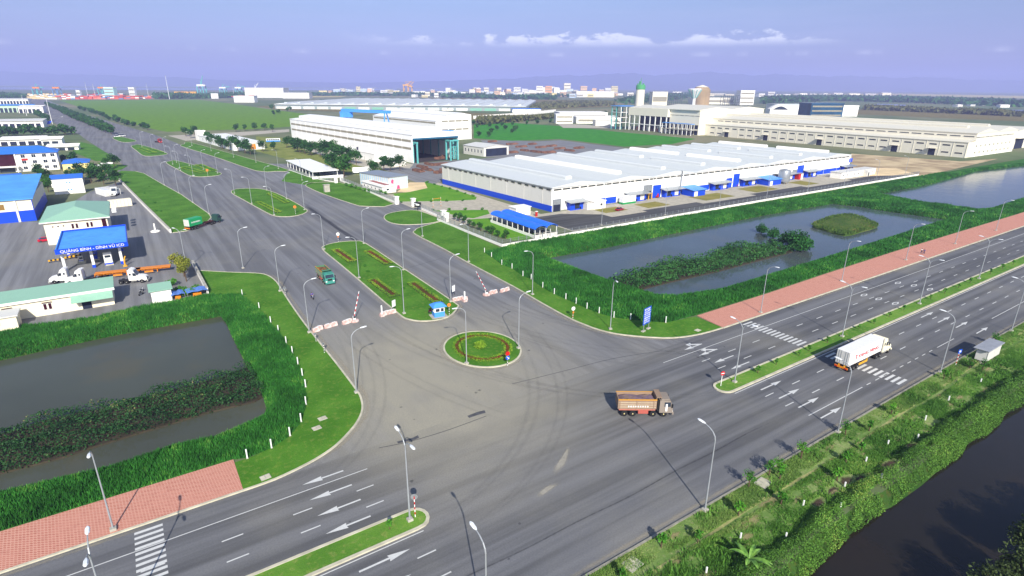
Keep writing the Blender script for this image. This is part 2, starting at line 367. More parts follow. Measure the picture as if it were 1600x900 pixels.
def track(name, pts, wd, z, m, kind='stuff'):
    """a worn line on the road: opaque along its middle, nothing at its edges and ends"""
    P = [Vector(p) for p in pts]; n = len(P); V = []; T = []
    for i in range(n):
        d = (P[min(n-1,i+1)]-P[max(0,i-1)]).normalized(); q = Vector((-d.y,d.x)); e = min(1, i/(n*.2), (n-1-i)/(n*.2))
        for k,t in ((-1,0),(0,e),(1,0)): V.append((*(P[i]+q*k*wd/2),z)); T.append(t)
    F = [(3*i+k+1,3*i+k,3*i+3+k,3*i+4+k) for i in range(n-1) for k in (0,1)]
    o = np_mesh(name,np.array(V),np.array(F),np.array(T),[m]); o['kind'] = kind; return o
def water_mat(name, col, rough=.08, ripple=.25, spec=.5):
    m, g, b = new_mat(name); pos = g.add('ShaderNodeNewGeometry').outputs['Position']
    c = g.mix(g.smooth(g.noise(pos, .03, 3), .3, .7), tuple(k*.86 for k in col), tuple(k*1.1 for k in col)); c = g.mix(g.math('MULTIPLY', g.smooth(g.noise(pos, .055, 4), .5, .72), .5), c, (col[0]*1.5, col[1]*1.15, col[2]*.75))
    g.l.new(c, b.inputs['Base Color']); b.inputs['Roughness'].default_value = rough; b.inputs['IOR'].default_value = 1.33; b.inputs['Specular IOR Level'].default_value = spec
    h = g.math('ADD', g.noise(g.add('ShaderNodeMapping', {'Vector': pos, 'Scale': (1,.6,1)}).outputs[0], 1.1, 4), g.math('MULTIPLY', g.noise(pos, .12, 2), 2.0))
    bp = g.add('ShaderNodeBump', {'Strength': ripple, 'Distance': .12, 'Height': h}); g.l.new(bp.outputs[0], b.inputs['Normal']); return m
def tile_mat():
    m, g, b = new_mat('red paving'); pos = g.add('ShaderNodeNewGeometry').outputs['Position']
    v = g.add('ShaderNodeMapping', {'Vector': pos, 'Rotation': (0,0,R(38))}).outputs[0]
    br = g.add('ShaderNodeTexBrick', {'Vector': v, 'Color1': (*lin('#a65f4c'),1), 'Color2': (*lin('#b87360'),1), 'Mortar': (*lin('#cf9f8c'),1), 'Scale': 1.0, 'Mortar Size': .05, 'Brick Width': .46, 'Row Height': .25}, offset=.5)
    c = g.mix(g.math('MULTIPLY', g.smooth(g.noise(pos, .22, 4), .4, .7), .45), br.outputs[0], lin('#c58b78'))
    c = g.mix(g.math('MULTIPLY', g.smooth(g.noise(pos, 1.1, 4), .5, .8), .3), c, lin('#98584a'))
    g.l.new(c, b.inputs['Base Color']); b.inputs['Roughness'].default_value = .85; b.inputs['Specular IOR Level'].default_value = .2; return m
ASPH_X = asphalt_mat('highway asphalt','X'); ASPH_Y = asphalt_mat('side road asphalt','Y', .185, 1.0, True); ASPH_YARD = asphalt_mat('yard asphalt','Y', .215, 1.0)
ASPH_NEW = asphalt_mat('fresh asphalt','X', .075, .25)
LAWN = lawn_mat('mown lawn','#40701c','#56862a','#8a9248'); LAWN_DARK = lawn_mat('lush bank','#2a5a1c','#3c7426','#56802f', .3)
ROUGH = lawn_mat('rough verge','#5c7c38','#86985a','#a8a078', .55); FIELD = lawn_mat('open field','#668f14','#557c1a','#93942c', .5)
PAVE = mat('concrete paving','#aca594',.85,.14,.5,world=True); KERB = mat('kerb concrete','#bdb7a0',.8,.16,.6,world=True,bump=.2)
TILES = tile_mat(); PAINT = mat('road paint','#dcdcd8',.7,.16,2.2,world=True,col2='#c2c2bf')
WATER_L = water_mat('pond water, dark', (.066,.072,.052), .10, .16, .32); WATER_R = water_mat('pond water, open', (.062,.082,.090), .10, .2); WATER_C = water_mat('canal water', (.018,.015,.011), .10, .15)
REED = leaf_mat('reeds','#1c4617','#357a2a','#76a444'); WEED = leaf_mat('verge weeds','#3a6426','#7d9c4c','#b0b078')
MARSH = leaf_mat('marsh plants','#16301a','#2c5528','#8a7b52'); SHRUB = leaf_mat('shrub leaves','#1c4414','#44801f','#6f9a30')
TREE = leaf_mat('tree leaves','#132e12','#2d5a20','#4c7a2c'); TREE_Y = leaf_mat('yellowing leaves','#4c5a1c','#7d8230','#a8963e'); HEDGE = leaf_mat('clipped hedge','#3d7a1a','#86a52a','#b2b83c'); REDLEAF = leaf_mat('red bedding plants','#4a1f16','#7a3526','#96502f')
BARK = mat('bark','#5b4a38',.9,.25,3)
# ================================================================== SETTING
# ---- water outlines (at water level, 1.5 m below the ground)
POND_E = [(104.01,137.87),(130.5,137.22),(163.47,138.43),(224.72,139.58),(272.64,137.98),(276.78,128.35),(276.47,118.46),(280.3,93.36),(259.78,92.7),(236.18,91.73),(184,89.85),(147.91,88.82),(125.64,88.26),(115.26,90.24),(110.63,91.52),(107.5,94.08),(106.82,100.26),(105.28,110.56)]
POND_F = [(315.33,139.11),(376.24,139.41),(467.1,147.61),(533.7,141.57),(690.9,123.28),(520.0,89.47),(368.84,93.95),(318.99,92.14),(310.59,94.1),(308.63,115.79),(313.75,135.89)]
POND_W = [(-40.27,137.85),(-27.82,139),(-17.8,140.15),(-9.53,140.89),(-0.58,140.88),(11.73,140.55),(12.13,134.88),(12.05,127.42),(12.1,110.66),(12.3,102.44),(12.33,95.97),(12.04,91.95),(11.1,89.76),(9.54,88.76),(3.63,87.13),(-1.64,88.02),(-9.63,87.1),(-21.95,88.61),(-30.57,89.04)]
CANAL = [(-80,23.2),(30,23.1),(54,22.9),(60,23.6),(65,23.4),(71,23.7),(75,23.0),(83,22.8),(90,23.0),(100,23.3),(106,23.1),(111,23.8),(124,23.2),(160,23.4),(600,23.4),(600,9.5),(110,9.5),(90,9.2),(70,9.6),(50,9.0),(-80,9.4)]
HOLES = [offset(p, 2.0) for p in (POND_E, POND_F, POND_W)]
CANAL_H = offset(CANAL, 1.2); HOLES.append(CANAL_H)
def holed(name, outer, holes, z, m, parent=None, extra=None):
    rings = [outer]+holes; tri = tessellate_polygon([[Vector((p[0],p[1],0)) for p in r] for r in rings]); flat = [p for r in rings for p in r]
    mb = MB(); fs = []
    for t in tri:
        a,b,c = [flat[i] for i in t]; cr = (b[0]-a[0])*(c[1]-a[1])-(b[1]-a[1])*(c[0]-a[0])
        if abs(cr) > 1e-9: fs.append(t if cr > 0 else t[::-1])
    mb.add([(p[0],p[1],z) for p in flat], fs)
    if extra: extra(mb)
    return mb.build(name, m, parent)
BIG = 18000
def skirt(mb):  # the rest of the land out to the horizon, sharing the inner sheet's edges
    i = [(-900,-300,0),(1500,-300,0),(1500,3000,0),(-900,3000,0)]; o = [(-BIG,-BIG,0),(BIG,-BIG,0),(BIG,BIG,0),(-BIG,BIG,0)]
    mb.add(i+o, [(4,5,1,0),(5,6,2,1),(6,7,3,2),(7,4,0,3)])
struct(holed('ground', [(-900,-300),(1500,-300),(1500,3000),(-900,3000)], HOLES, 0, ground_mat(), extra=skirt))
for nm, pl, m in (('pond_water', POND_E, WATER_R), ('pond_water', POND_F, WATER_R), ('pond_water', POND_W, WATER_L), ('canal_water', CANAL, WATER_C)):
    struct(MB().poly(offset(pl, .6), -1.5).build(nm, m))
BANKM = lawn_mat('bank soil','#2c4a1c','#3c5a24','#5a4a2c', .4)
for nm, pl, hl in (('pond_bank', POND_E, HOLES[0]), ('pond_bank', POND_F, HOLES[1]), ('pond_bank', POND_W, HOLES[2]), ('canal_bank', CANAL, HOLES[3])):
    lo = offset(pl, -.9); n = len(lo); mb = MB()
    mb.add([(p[0],p[1],0) for p in hl]+[(p[0],p[1],-2.3) for p in lo], [(i,(i+1)%n,n+(i+1)%n,n+i) for i in range(n)])
    struct(mb.build(nm, BANKM))
# ---- roads
HW = MB().poly([(-500,35.2),(2600,35.2),(2600,70.25),(-500,70.25)], .012).build('highway', ASPH_X); struct(HW)
SIDE = [(4,70.25),(18,100),(22,160),(9,178),(7,232),(22,250),(5,401),(2,413),(-6,418),(-2,445),(-6,487),(-30,690),(-36,748),(-76,1015),(-190,2028),(-330,3400),(-290,3400),(-140,2030),(-60,1335),(28,714),(36,640),(42,569),(58,447),(66,379),(77,309),(83,240),(99,240),(99,196),(83,184),(88,100),(104,70.25)]
SR = MB().poly(SIDE, .012).build('side_road', ASPH_Y); struct(SR)
def sheet(name, pts, m, z=.012): return struct(MB().poly(pts, z).build(name, m))
sheet('forecourt', [(8.9,230.45),(13.37,231),(23.24,246.89),(24.43,166),(11.24,177.14),(10.65,184.04),(10.86,153.77),(0.34,152.09),(-12.21,149.35),(-22.49,150.85),(-28.97,151.8),(-35.06,151.87),(-51.58,259.9),(-44.35,283.79),(-31.98,277.35),(-17.92,343.64),(-5.64,372.8),(4.29,277.04)], ASPH_YARD, .010)
sheet('estate_road', [(98,187),(98,262),(128,262),(134,300),(134,364),(230,364),(290,480),(300,420),(200,300),(139,285),(139,150.5),(131,156),(131,187)], PAVE, .008)
sheet('estate_yard', [(128,270),(134,364),(230,364),(289,490),(320,470),(345,410),(300,370),(262,300),(139,282)], ASPH_YARD, .016)
sheet('loading_yard', [(131,157.2),(405,157.2),(405,187),(131,187)], PAVE, .020)
sheet('yard_asphalt', [(132,157.8),(400,157.8),(400,169),(345,169),(345,166),(300,166),(300,170),(255,170),(255,166),(215,166),(215,170),(180,170),(180,167),(160,167),(160,173),(146,183),(132,183)], ASPH_NEW, .026)
for q in ([(163,174),(176,174),(176,182),(163,182)],[(186,172),(200,172),(200,181),(186,181)],[(222,170),(244,170),(244,181),(222,181)],[(262,171),(282,171),(282,183),(262,183)],[(305,170),(318,170),(318,181),(305,181)]):
    sheet('yard_grass', q, lawn_mat('worn grass','#7d7a3a','#94894c','#a59a6a',.5), .027)
sheet('open_field', [(-134.91,2224.2),(-61.28,1575.7),(-31.22,1322.0),(7.05,974.0),(31.98,794.9),(42.1,745.5),(73.2,750.1),(126.02,744.5),(176.95,767.4),(283.45,1040.4),(267.26,1357.0),(259.93,1744.2),(229.4,2194.4),(105.66,2232.2)], FIELD, .05)
sheet('grass_field', [(405.1,705.3),(468.1,704.8),(486.9,617.9),(484.0,494.9),(488.9,396.19),(424.5,370.35),(368.25,375.31),(366.5,464.5),(312.6,470.5),(294.46,513.0)], lawn_mat('estate grass','#2f7a1a','#3f8c1e','#5f9430'), .03)
sheet('bare_soil', [(490.0,240.64),(508.6,171.97),(554.0,163.31),(397.31,151.62),(382.63,185.72)], mat('bare soil','#a58d6a',.95,.25,.06,world=True,col2='#c9b48c'), .02)
sheet('bare_soil', [(401.6,195.4),(424.6,178.03),(405.0,156.17),(359.95,174.11)], mat('sandy soil','#d8bf94',.95,.15,.1,world=True), .028)
sheet('grey_yard', [(301.74,454.1),(357.6,453.1),(360.36,367.16),(335.08,352.2),(281.18,351.71),(221.48,367.37),(256.59,458.7)], ASPH_YARD, .02)
sheet('sandy_patch', [(108.6,266.34),(126.16,290.47),(133.58,285.98),(126.42,268.64),(113.24,261.4)], mat('sandy soil','#d8bf94'), .03)
sheet('dry_lawn', [(113.3,639.4),(138.79,599.7),(157.61,355.09),(134.69,309.68),(116.81,303.91),(106.75,363.91),(94.69,424.1),(86.34,495.8)], lawn_mat('dry lawn','#6b7a34','#8a8f4a','#a59a66',.5), .012)
sheet('estate_road', [(122.43,569.8),(137.06,592.5),(158.96,358.07),(149.1,342.11),(126.58,355.52),(121.82,444.5)], PAVE, .018); sheet('estate_road', [(38.85,689.4),(126.62,710.4),(165.71,723.3),(156.29,683.6),(117.98,664.4),(48.44,618.8)], PAVE, .018)
# ---- pavements of red tiles beside the highway
for pts in ([(-120,70.25),(4.9,70.25),(4.9,77.8),(-120,77.8)], [(102.8,70.25),(900,70.25),(900,79.6),(200,79.6),(160,78.9),(131,78.1),(103.6,77.9)]):
    a = MB().prism(pts, 0, .15).build('pavement', TILES); struct(a)
    x0, x1 = pts[0][0], pts[1][0]; MB().strip([(x0,70.1),(x1,70.1)], .3, 0, .19).build('kerb', KERB, a)
# ---- kerbed lawns and traffic islands
def lawn(name, pts, m=LAWN, kerb=True, closed=True, kpts=None, z=.13, kw=.32):
    a = MB().prism(pts, 0, z).build(name, m); struct(a)
    if kerb: MB().strip(kpts or pts, kw, 0, z+.05, closed=closed).build('kerb', KERB, a)
    return a
KERB_W = sm([(4.8,70.1),(8.8,70.2),(12.6,71.0),(15.3,71.9),(18.0,73.3),(20.9,75.7),(23.1,78.1),(24.7,80.8),(25.6,83.8),(26.0,87.4),(26.2,100),(26.2,116),(26.4,128),(26.9,142),(27.5,155),(26.6,162.3),(24.2,166),(18,171),(11.2,177.1)], 3)
BOLL_W = [(18.0,148.6),(19.7,136.8),(20.1,126.5),(20.4,120.5),(20.4,113.6),(20.3,108.1),(20.0,102.7),(19.5,97.6),(18.9,93.1),(17.4,87.2),(15.4,82.4),(13.0,79.4),(10.0,77.7),(6.6,77.0)]
lawn('lawn', KERB_W+[(11,155)]+BOLL_W+[(4.95,77.0)], kpts=KERB_W, closed=False)
KERB_E = sm([(99,196.5),(87,192),(82.7,188),(80.6,183),(80.3,160),(79.5,143.5),(79.0,118),(78.2,106),(77.7,94.5),(78.0,89.3),(79.0,84),(81.6,79.2),(87.5,73.6),(92.6,71.3),(98.2,70.4),(102.7,70.2)], 3)
BOLL_E = [(89.22,149.66),(88.49,144.21),(86.85,135.77),(87.33,131.02),(85.99,123.51),(86.33,120.01),(84.94,112.82),(84.52,107.32),(84.68,102.84),(84.85,99.07),(84.86,95.05),(85.4,91.35),(86.41,87.47),(88.82,84.58),(94.16,78.95)]
lawn('lawn', KERB_E+[(102.7,77.8),(100,78.2)]+BOLL_E[::-1]+[(96.6,152),(97.5,196)], kpts=KERB_E, closed=False)
ISL_E = sm([(47.2,180.6),(49.4,185.0),(54.2,186.6),(59.6,185.0),(61.4,180),(60.9,150),(60.3,117.4),(59.4,112.5),(54.5,108.3),(49.6,108.8),(46.6,112),(46.0,118),(46.6,146),(46.9,166)], 3, True)
ISL_D = sm([(39.5,306),(43.2,315.5),(50,313.5),(55.0,306),(58.2,286),(59.6,250),(57.6,240.3),(51.5,236),(45.6,240),(43.4,256),(41.2,282)], 3, True)
ISL_C = sm([(21.46,447.1),(24.41,457.2),(28,459.1),(37.4,419.1),(44,385.1),(44.75,375.46),(40.54,369.2),(29.79,372.81),(25.49,405.7)], 3, True)
ISL_B = sm([(4.99,582.8),(7.56,593.8),(10.97,598.3),(19.75,556.5),(26.02,515.0),(23.88,501.5),(11.61,499.2),(7.78,541.2)], 3, True)
ISL_A = sm([(-7.68,681.2),(-4.5,696.0),(-0.3,693.7),(5.97,665.6),(10.37,640.2),(6.57,627.9),(-1.1,632.2)], 3, True)
c0 = (52.9,90.0)
ROUND = [(c0[0]+7.4*math.cos(t), c0[1]+8.6*math.sin(t)) for t in [2*math.pi*i/40 for i in range(40)]]
for p in (ISL_E, ISL_D, ISL_C, ISL_B, ISL_A): lawn('traffic_island', p)
lawn('roundabout', ROUND)
lawn('lawn', sm([(81.48,214.74),(85.75,220.61),(92.45,222.43),(98,220.53),(99.29,207.88),(98.87,198.49),(92.62,195.88),(87.15,196.77),(82.02,199.97),(79.97,206.33)], 3, True))
lawn('lawn', sm([(75.6,309),(75.2,298),(76.3,278),(80.0,248),(83,240),(95.5,238.5),(95.5,300),(90,312),(80,316)], 2, True))
lawn('lawn', sm([(40.03,569.0),(44.43,585.9),(49.6,603.6),(64.33,503.2),(74.34,431.9),(82.28,371.83),(73.72,370.47),(64.46,379.22),(56.27,446.7),(47.55,512.9)], 2, True))
lawn('lawn', [(68.43,330.55),(75.97,311),(87.66,318.92),(96.32,329.93),(90.14,360.65),(81.6,368.97)], kerb=False)
UPK = [(3.13,412.7),(6.94,401.1),(13.29,351.45),(18.59,313.19),(21.6,282.18),(23.82,259.03),(23.71,250.65),(20.71,240.71),(13.37,231),(8.9,230.45)]
lawn('lawn', UPK+[(3.18,288.62),(-5.59,377.89),(-7.79,407.0),(-3.87,420.1)], kpts=UPK, closed=False)
lawn('lawn', [(-31.14,649.1),(-21.02,610.0),(-4.9,482.6),(-17.6,481.9),(-30.41,542.8),(-40.7,627.6)], kerb=False); lawn('lawn', [(-16.76,473.5),(-0.1,444.9),(-3.79,426.5),(-10.3,420.7)], kerb=False)
for p in ([(104.93,262.35),(100.35,242.28),(119.35,232.38),(131.65,228.48),(135.41,233.74),(136.3,264.91),(133.93,288.33),(126.42,268.64),(113.98,263.05)], [(103.73,216.98),(124.44,205.71),(121.1,198.68),(111.26,194.84),(109.45,197.35),(107.27,205.8)], [(108.6,193.77),(116.47,191.6),(116.87,160.62),(110.77,155.94),(105.32,157.33),(103.58,167.85)]):
    lawn('lawn', p, lawn_mat('factory lawn','#4f8a1e','#66962a','#8c9a44'), kerb=False, z=.06)
# ---- highway median and verge
def nose(x, sgn, n=8): return [(x-sgn*1.7+sgn*1.7*math.cos(t), 53.15+1.7*math.sin(t)) for t in [-math.pi/2+math.pi*i/n for i in range(n+1)]]
mw = [(-400,51.45),(21,51.45)]+nose(23.0,1)[1:-1]+[(21,54.85),(-400,54.85)]
me_ = [(1500,54.85),(80.6,54.85)]+[(78.9+1.7-1.7*math.cos(t), 53.15-1.7*math.sin(t)) for t in [-math.pi/2+math.pi*i/8 for i in range(1,8)]]+[(80.6,51.45),(1500,51.45)]
MEDG = lawn_mat('median grass','#527e2a','#6c9438','#999a58', .45)
lawn('highway_median', mw, MEDG, kw=.42, z=.16); lawn('highway_median', me_, MEDG, kw=.42, z=.16)
vy = holed('verge', [(-120,35.05),(700,35.05),(700,25.5),(-120,25.5)], [], .10, ROUGH); struct(vy)
MB().strip([(-120,35.12),(700,35.12)], .28, 0, .17).build('kerb', mat('dark kerb','#8d8a7c',.85,.2,1,world=True), vy)
p1_ = sm([(-30,31.3),(20,31.8),(42,31.5),(60,31.9),(76,31.4),(92,31.8),(105.5,32.1),(122,32.3),(138.5,32.9),(150,33.1),(220,33.2)], 4)
struct(MB().strip(p1_, .38, 0, .115).build('dirt_path', mat('path soil','#93935c',.95,.25,.9,world=True)))
EARTH = soft_mat('verge earth','#a08a66','#96935f',.5)
for q in range(56):
    x = random.uniform(70,142) if q < 34 else random.uniform(28,75); y = random.uniform(25.5,34.2); r = random.uniform(.8,2.4)
    patch('bare_earth', [(x+r*1.9*math.cos(t)*random.uniform(.6,1.2), y+r*.6*math.sin(t)*random.uniform(.6,1.2)) for t in [2*math.pi*i/12 for i in range(12)]], .106+.0015*q, EARTH)
# ---- markings painted on the highway: children of the road
def mark(name, shapes, parent=HW, z=.018):
    mb = MB()
    for s in shapes: mb.poly(s, z)
    return mb.build(name, PAINT, parent)
def rect(x0,x1,y0,y1): return [(x0,y0),(x1,y0),(x1,y1),(x0,y1)]
def arrow(xt, xh, y, s=1):
    """straight arrow from tail xt to head xh"""
    d = 1 if xh > xt else -1; xm = xh-d*2.5
    return [(xt,y-.13),(xm,y-.13),(xm-d*.1,y-.48),(xh,y),(xm-d*.1,y+.48),(xm,y+.13),(xt,y+.13)]
for y in (58.4,62.0):
    for k in range(-14,3): mark('lane_dash', [rect(1.2+8*k,3.5+8*k,y-.09,y+.09)])
    for k in range(0,34):
        if k != 3: mark('lane_dash', [rect(85.6+8*k,88.0+8*k,y-.09,y+.09)])
for y in (47.35,43.65):
    for k in range(-6,3): mark('lane_dash', [rect(3.1+8*k,5.4+8*k,y-.09,y+.09)])
    for k in range(0,34):
        if k != 3: mark('lane_dash', [rect(84+8*k,86.4+8*k,y-.09,y+.09)])
for x0,x1 in ((-200,20),(78.9,900)): mark('edge_line', [rect(x0,x1,65.64,65.78)])
for x0,x1 in ((84.5,101.5),(131.5,139.5),(160,900)): mark('edge_line', [rect(x0,x1,39.83,39.98)])
for k in range(9): mark('lane_dash', [rect(103+3.1*k,104.4+3.1*k,39.83,39.98)])
for x0,x1 in ((-200,21.5),(80.5,900)): mark('edge_line', [rect(x0,x1,50.78,50.92)])
for y in (63.6,60.2,56.65,67.1): mark('lane_arrow', [arrow(17.1,11.6,y)])
for y,x in ((49.1,13),(45.7,11.6)): mark('lane_arrow', [arrow(x,x+6,y)])
for y in (49.15,45.7,42.2,38.4): mark('lane_arrow', [arrow(85.4,91.5,y)]); mark('lane_arrow', [arrow(146.8,153.1,y)])
for tip, tail in ([(87.15,60.35),(93,60.19)], [(87.6,56.94),(93.22,56.76)]): mark('lane_arrow', [arrow(tail[0],tip[0],tip[1])])
for tip, tail in ([(87.12,63.98),(92.76,63.79)], [(86.73,67.32),(92.15,67.43)]):
    y = tip[1]; x = tail[0]
    mark('turn_arrow', [arrow(x,tip[0],y), [(x-.2,y+.13),(x-1.2,y+.13),(x-2.4,y+.9),(x-2.9,y+.5),(x-3.3,y+1.5),(x-1.6,y+1.7),(x-2.0,y+1.25)]])
for x0 in (-7.2,): 
    for k in range(14): mark('zebra_stripe', [rect(x0,x0+2.9,68.9-.94*k-.22,68.9-.94*k+.22)])
for k in range(14): mark('zebra_stripe', [rect(108.1,111.4,68.9-.98*k-.24,68.9-.98*k+.24)])
for k in range(14): mark('zebra_stripe', [rect(107.9,111.2,50.0-1.0*k-.25,50.0-1.0*k+.25)])
def ring(x,y,a=1.7,b=.55):
    o = [(x+a,y),(x+.5,y+b),(x-.5,y+b),(x-a,y),(x-.5,y-b),(x+.5,y-b)]; i = [(x+(p[0]-x)*.62, y+(p[1]-y)*.55) for p in o]
    return [[o[k],o[(k+1)%6],i[(k+1)%6],i[k]] for k in range(6)]
for p in [(151.32,64.13),(151.55,60.66),(151.7,56.85),(169.28,64.03),(170.64,60.66),(170.81,56.9)]: mark('diamond_marking', ring(*p))
SEAM = mat('patched asphalt','#4d4d50',.8,.2,1.2,world=True)
for pts in ([(25.92,69.46),(28.32,69.07),(29.24,69.27),(29.12,68.55),(28.35,68.46),(25.89,68.91)], [(38.12,69.86),(39.99,70.01),(41.33,69.83),(41.11,69.05),(39.51,69.18),(38.1,69.2)]): MB().poly(pts, .017).build('asphalt_patch', SEAM, HW)
SPILL = soft_mat('dried sand','#b8b09c','#9c988f',.35)
for pts in ([(39.57,50.43),(41.57,52.07),(43.57,53.18),(46.21,54.75),(48.45,56),(48.14,55.02),(46.14,53.31),(44.39,51.6),(42.05,50.1),(39.9,49.59)], [(35.41,48.6),(38.42,49.62),(40.35,49.61),(41.19,48.74),(38.51,48.05),(35.68,47.57)]): patch('sand_spill', sm(pts,2,True), .0165, SPILL)
# tyre marks of turning lorries, a groove in the wheel lane and tarred joints
TYREM = soft_mat('tyre marks','#4a4a4e','#5a5957',.8,.10)
for i,(x0,y0,x1,y1,cxm,cym,wd) in enumerate(((31,130,2,66.5,31,70,1.3),(34,128,4,63,35,68,1.1),(40,135,64,60,38,78,1.4),(36,140,92,48.5,34,58,1.2),(66,130,108,67,68,72,1.2),(69,126,104,64,71,69,1.0),(100,62,56,128,62,66,1.3),(96,58.5,72,130,74,64,1.2),(10,49,64,112,58,52,1.3),(14,46,68,108,62,50,1.1),(30,120,46,60,32,80,1.0),(60,104,80,62,62,76,1.1))):
    pts = [((1-t)**2*x0+2*t*(1-t)*cxm+t*t*x1, (1-t)**2*y0+2*t*(1-t)*cym+t*t*y1) for t in [k/26 for k in range(27)]]
    track('tyre_marks', pts, wd*1.5, .0135+.0004*i, TYREM); track('tyre_marks', [(x+.3,y+2.0) for x,y in pts] if abs(y1-y0) < 60 else [(x+2.0,y) for x,y in pts], wd*1.4, .0137+.0004*i, TYREM)
GROOVE = soft_mat('wheel groove','#3a3a3e','#48484c',1.2,.5)
track('wheel_groove', [(x,42.0+.15*math.sin(x*.11)+.1*math.sin(x*.37)) for x in range(-6,92,2)], .55, .0142, GROOVE); track('wheel_groove', [(x,44.9+.12*math.sin(x*.13)) for x in range(20,130,2)], .8, .0143, TYREM)
KDUST = soft_mat('kerb dust','#b3a88f','#a29a88',.5,.55)
track('kerb_dust', [(x+.75*0+.9,y) for x,y in KERB_W[::-1]], 2.0, .0185, KDUST); track('kerb_dust', [(x-.9,y) for x,y in KERB_E], 2.0, .0186, KDUST)
for k,isl in enumerate((ISL_E,ISL_D,ROUND)): o_ = offset(isl,.75); track('kerb_dust', o_+o_[:1], 1.7, .0187+.0001*k, KDUST)
track('kerb_dust', [(x,35.9) for x in range(0,200,4)], 1.5, .0188, KDUST); track('kerb_dust', [(x,69.5) for x in range(-60,6,3)], 1.3, .0189, KDUST); track('kerb_dust', [(x,69.5) for x in range(100,300,5)], 1.3, .0189, KDUST)
OIL = soft_mat('oil drips','#303034','#3a3a3c',1.5,.45)
for k in range(46):
    x,y = random.choice([(random.uniform(-10,150),random.choice([60.2,56.7,63.6,45.5,49.1,41.9])+random.uniform(-.4,.4)),(random.uniform(30,44),random.uniform(110,240)),(random.uniform(64,76),random.uniform(110,230)),(random.uniform(30,80),random.uniform(72,104))]); r = random.uniform(.18,.55)
    patch('oil_stain', [(x+r*math.cos(t)*random.uniform(.7,1.3),y+r*math.sin(t)*random.uniform(.7,1.3)) for t in [2*math.pi*i/9 for i in range(9)]], .0192+.0001*k, OIL)
SEAMT = mat('tar seam','#3a3a3c',.7,.2,2,world=True)
for pts in ([(23.1,69.4),(27.51,68.43),(33.7,68),(40.7,68.18)], [(49.91,74.63),(60.59,73.47),(72.29,72.21),(82.8,69.5)], [(78.45,153.89),(86.18,153.33)], [(62.86,147.99),(75.49,151.6)], [(26.73,152.91),(24.29,117.57),(23.25,91.87)]): MB().strip(sm(pts,4), .12, .013, .0175).build('tar_seam', SEAMT, SR)
# ---- vegetation that nobody could count
def stuff(name, V, F, T, m): return struct(np_mesh(name, V, F, T, [m]), 'stuff')
def reeds(name, poly, holes, dens, h, wd, m=REED, z=.02, clip=None, patch=0.0):
    x, y = sample(poly, None, holes, dens); hv = h*(.35+.65*vnoise(x,y,1.7,8)+.55*vnoise(x,y,6.5,9))*RNG.uniform(.6,1.25,len(x)); kk = vnoise(x,y,1.1,12)+.5*vnoise(x,y,4.5,13) > .30; x,y,hv = x[kk],y[kk],hv[kk]
    zz = np.full(len(x), z); V, F, T = blades(x, y, zz, hv, np.full(len(x), wd)); return stuff(name, V, F, T, m)
def slope_reeds(pl, hl, per_m, h, wd, name='bank_reeds'):
    """reeds on the sloping bank between ground and water"""
    xs=[]; ys=[]; zs=[]; n=len(pl)
    for i in range(n):
        a,b,c,d = [np.array(q) for q in (hl[i],hl[(i+1)%n],pl[i],pl[(i+1)%n])]; k = int(np.linalg.norm(b-a)*per_m)
        if k < 1: continue
        u = RNG.uniform(0,1,k)[:,None]; t = RNG.uniform(0,.97,k)[:,None]
        p = (a*(1-u)+b*u)*(1-t)+(c*(1-u)+d*u)*t; xs.append(p[:,0]); ys.append(p[:,1]); zs.append(-1.5*t[:,0])
    x,y,z = map(np.concatenate,(xs,ys,zs)); V,F,T = blades(x,y,z,h*RNG.uniform(.7,1.2,len(x)),np.full(len(x),wd)); return stuff(name,V,F,T,REED)
RING_E = BOLL_E[:]+[(103.4,78.4),(131,78.6),(163,79.6),(204,80.2),(760,80.2),(760,152.6),(101.6,152.6),(97.6,151)]
RING_W = [(-110,78.1),(4.6,78.1),(6.6,77.3)]+BOLL_W[::-1][1:]+[(19.58,148.2),(10.92,154.28),(0.4,153.06),(-5.2,153.17),(-12.24,151.6),(-20.15,152.29),(-27.52,154.91),(-29.22,153.96),(-42.96,153.31)]
for rg, hs in ((RING_E, HOLES[:2]), (RING_W, HOLES[2:3])):
    struct(holed('bank_grass', rg, [h for h in hs if all(inpoly([p[0]],[p[1]],rg)[0] for p in h)], .03, LAWN_DARK))
RING_E1 = [p for p in RING_E if p[0] < 700][:len(BOLL_E)+4]+[(215,80.2),(215,152.6),(101.6,152.6),(97.6,151)]
reeds('tall_grass', RING_E1, HOLES[:1], 13, .85, .2); reeds('tall_grass', [(215,80.2),(430,80.2),(430,152.6),(215,152.6)], HOLES[:2], 6, .9, .3)
reeds('tall_grass', RING_W, HOLES[2:3], 26, .72, .12)
slope_reeds(POND_E, HOLES[0], 26, .75, .2); slope_reeds(POND_F, HOLES[1], 12, .8, .3); slope_reeds(POND_W, HOLES[2], 60, .65, .12)
def marsh(name, poly, h, dens, wd, m=MARSH):
    P = np.array(poly); ar = abs(sum(P[i-1][0]*P[i][1]-P[i][0]*P[i-1][1] for i in range(len(P))))/2; n = int(ar*dens)
    x,y = sample(poly, n); n = len(x); lump = .45+.9*np.clip(np.sin(x*.55+1.3*np.sin(y*.4))*np.sin(y*.7+x*.2)*.5+.5,0,1)
    z = -1.55+h*lump*np.sqrt(RNG.uniform(0,1,n)); V,F = leaves(x,y,z,RNG.uniform(.6,1.2,n)*wd,.9); T = np.clip(RNG.uniform(0,1,n)**1.4*(.75+.25*np.sin(x*.9+y)),0,1)
    stuff(name,V,F,np.repeat(T,4),m); struct(MB().prism(offset(poly,-.4),-1.7,-1.25).build('mud_bank', mat('wet mud','#3a3325',.8,.25,.5,world=True)))
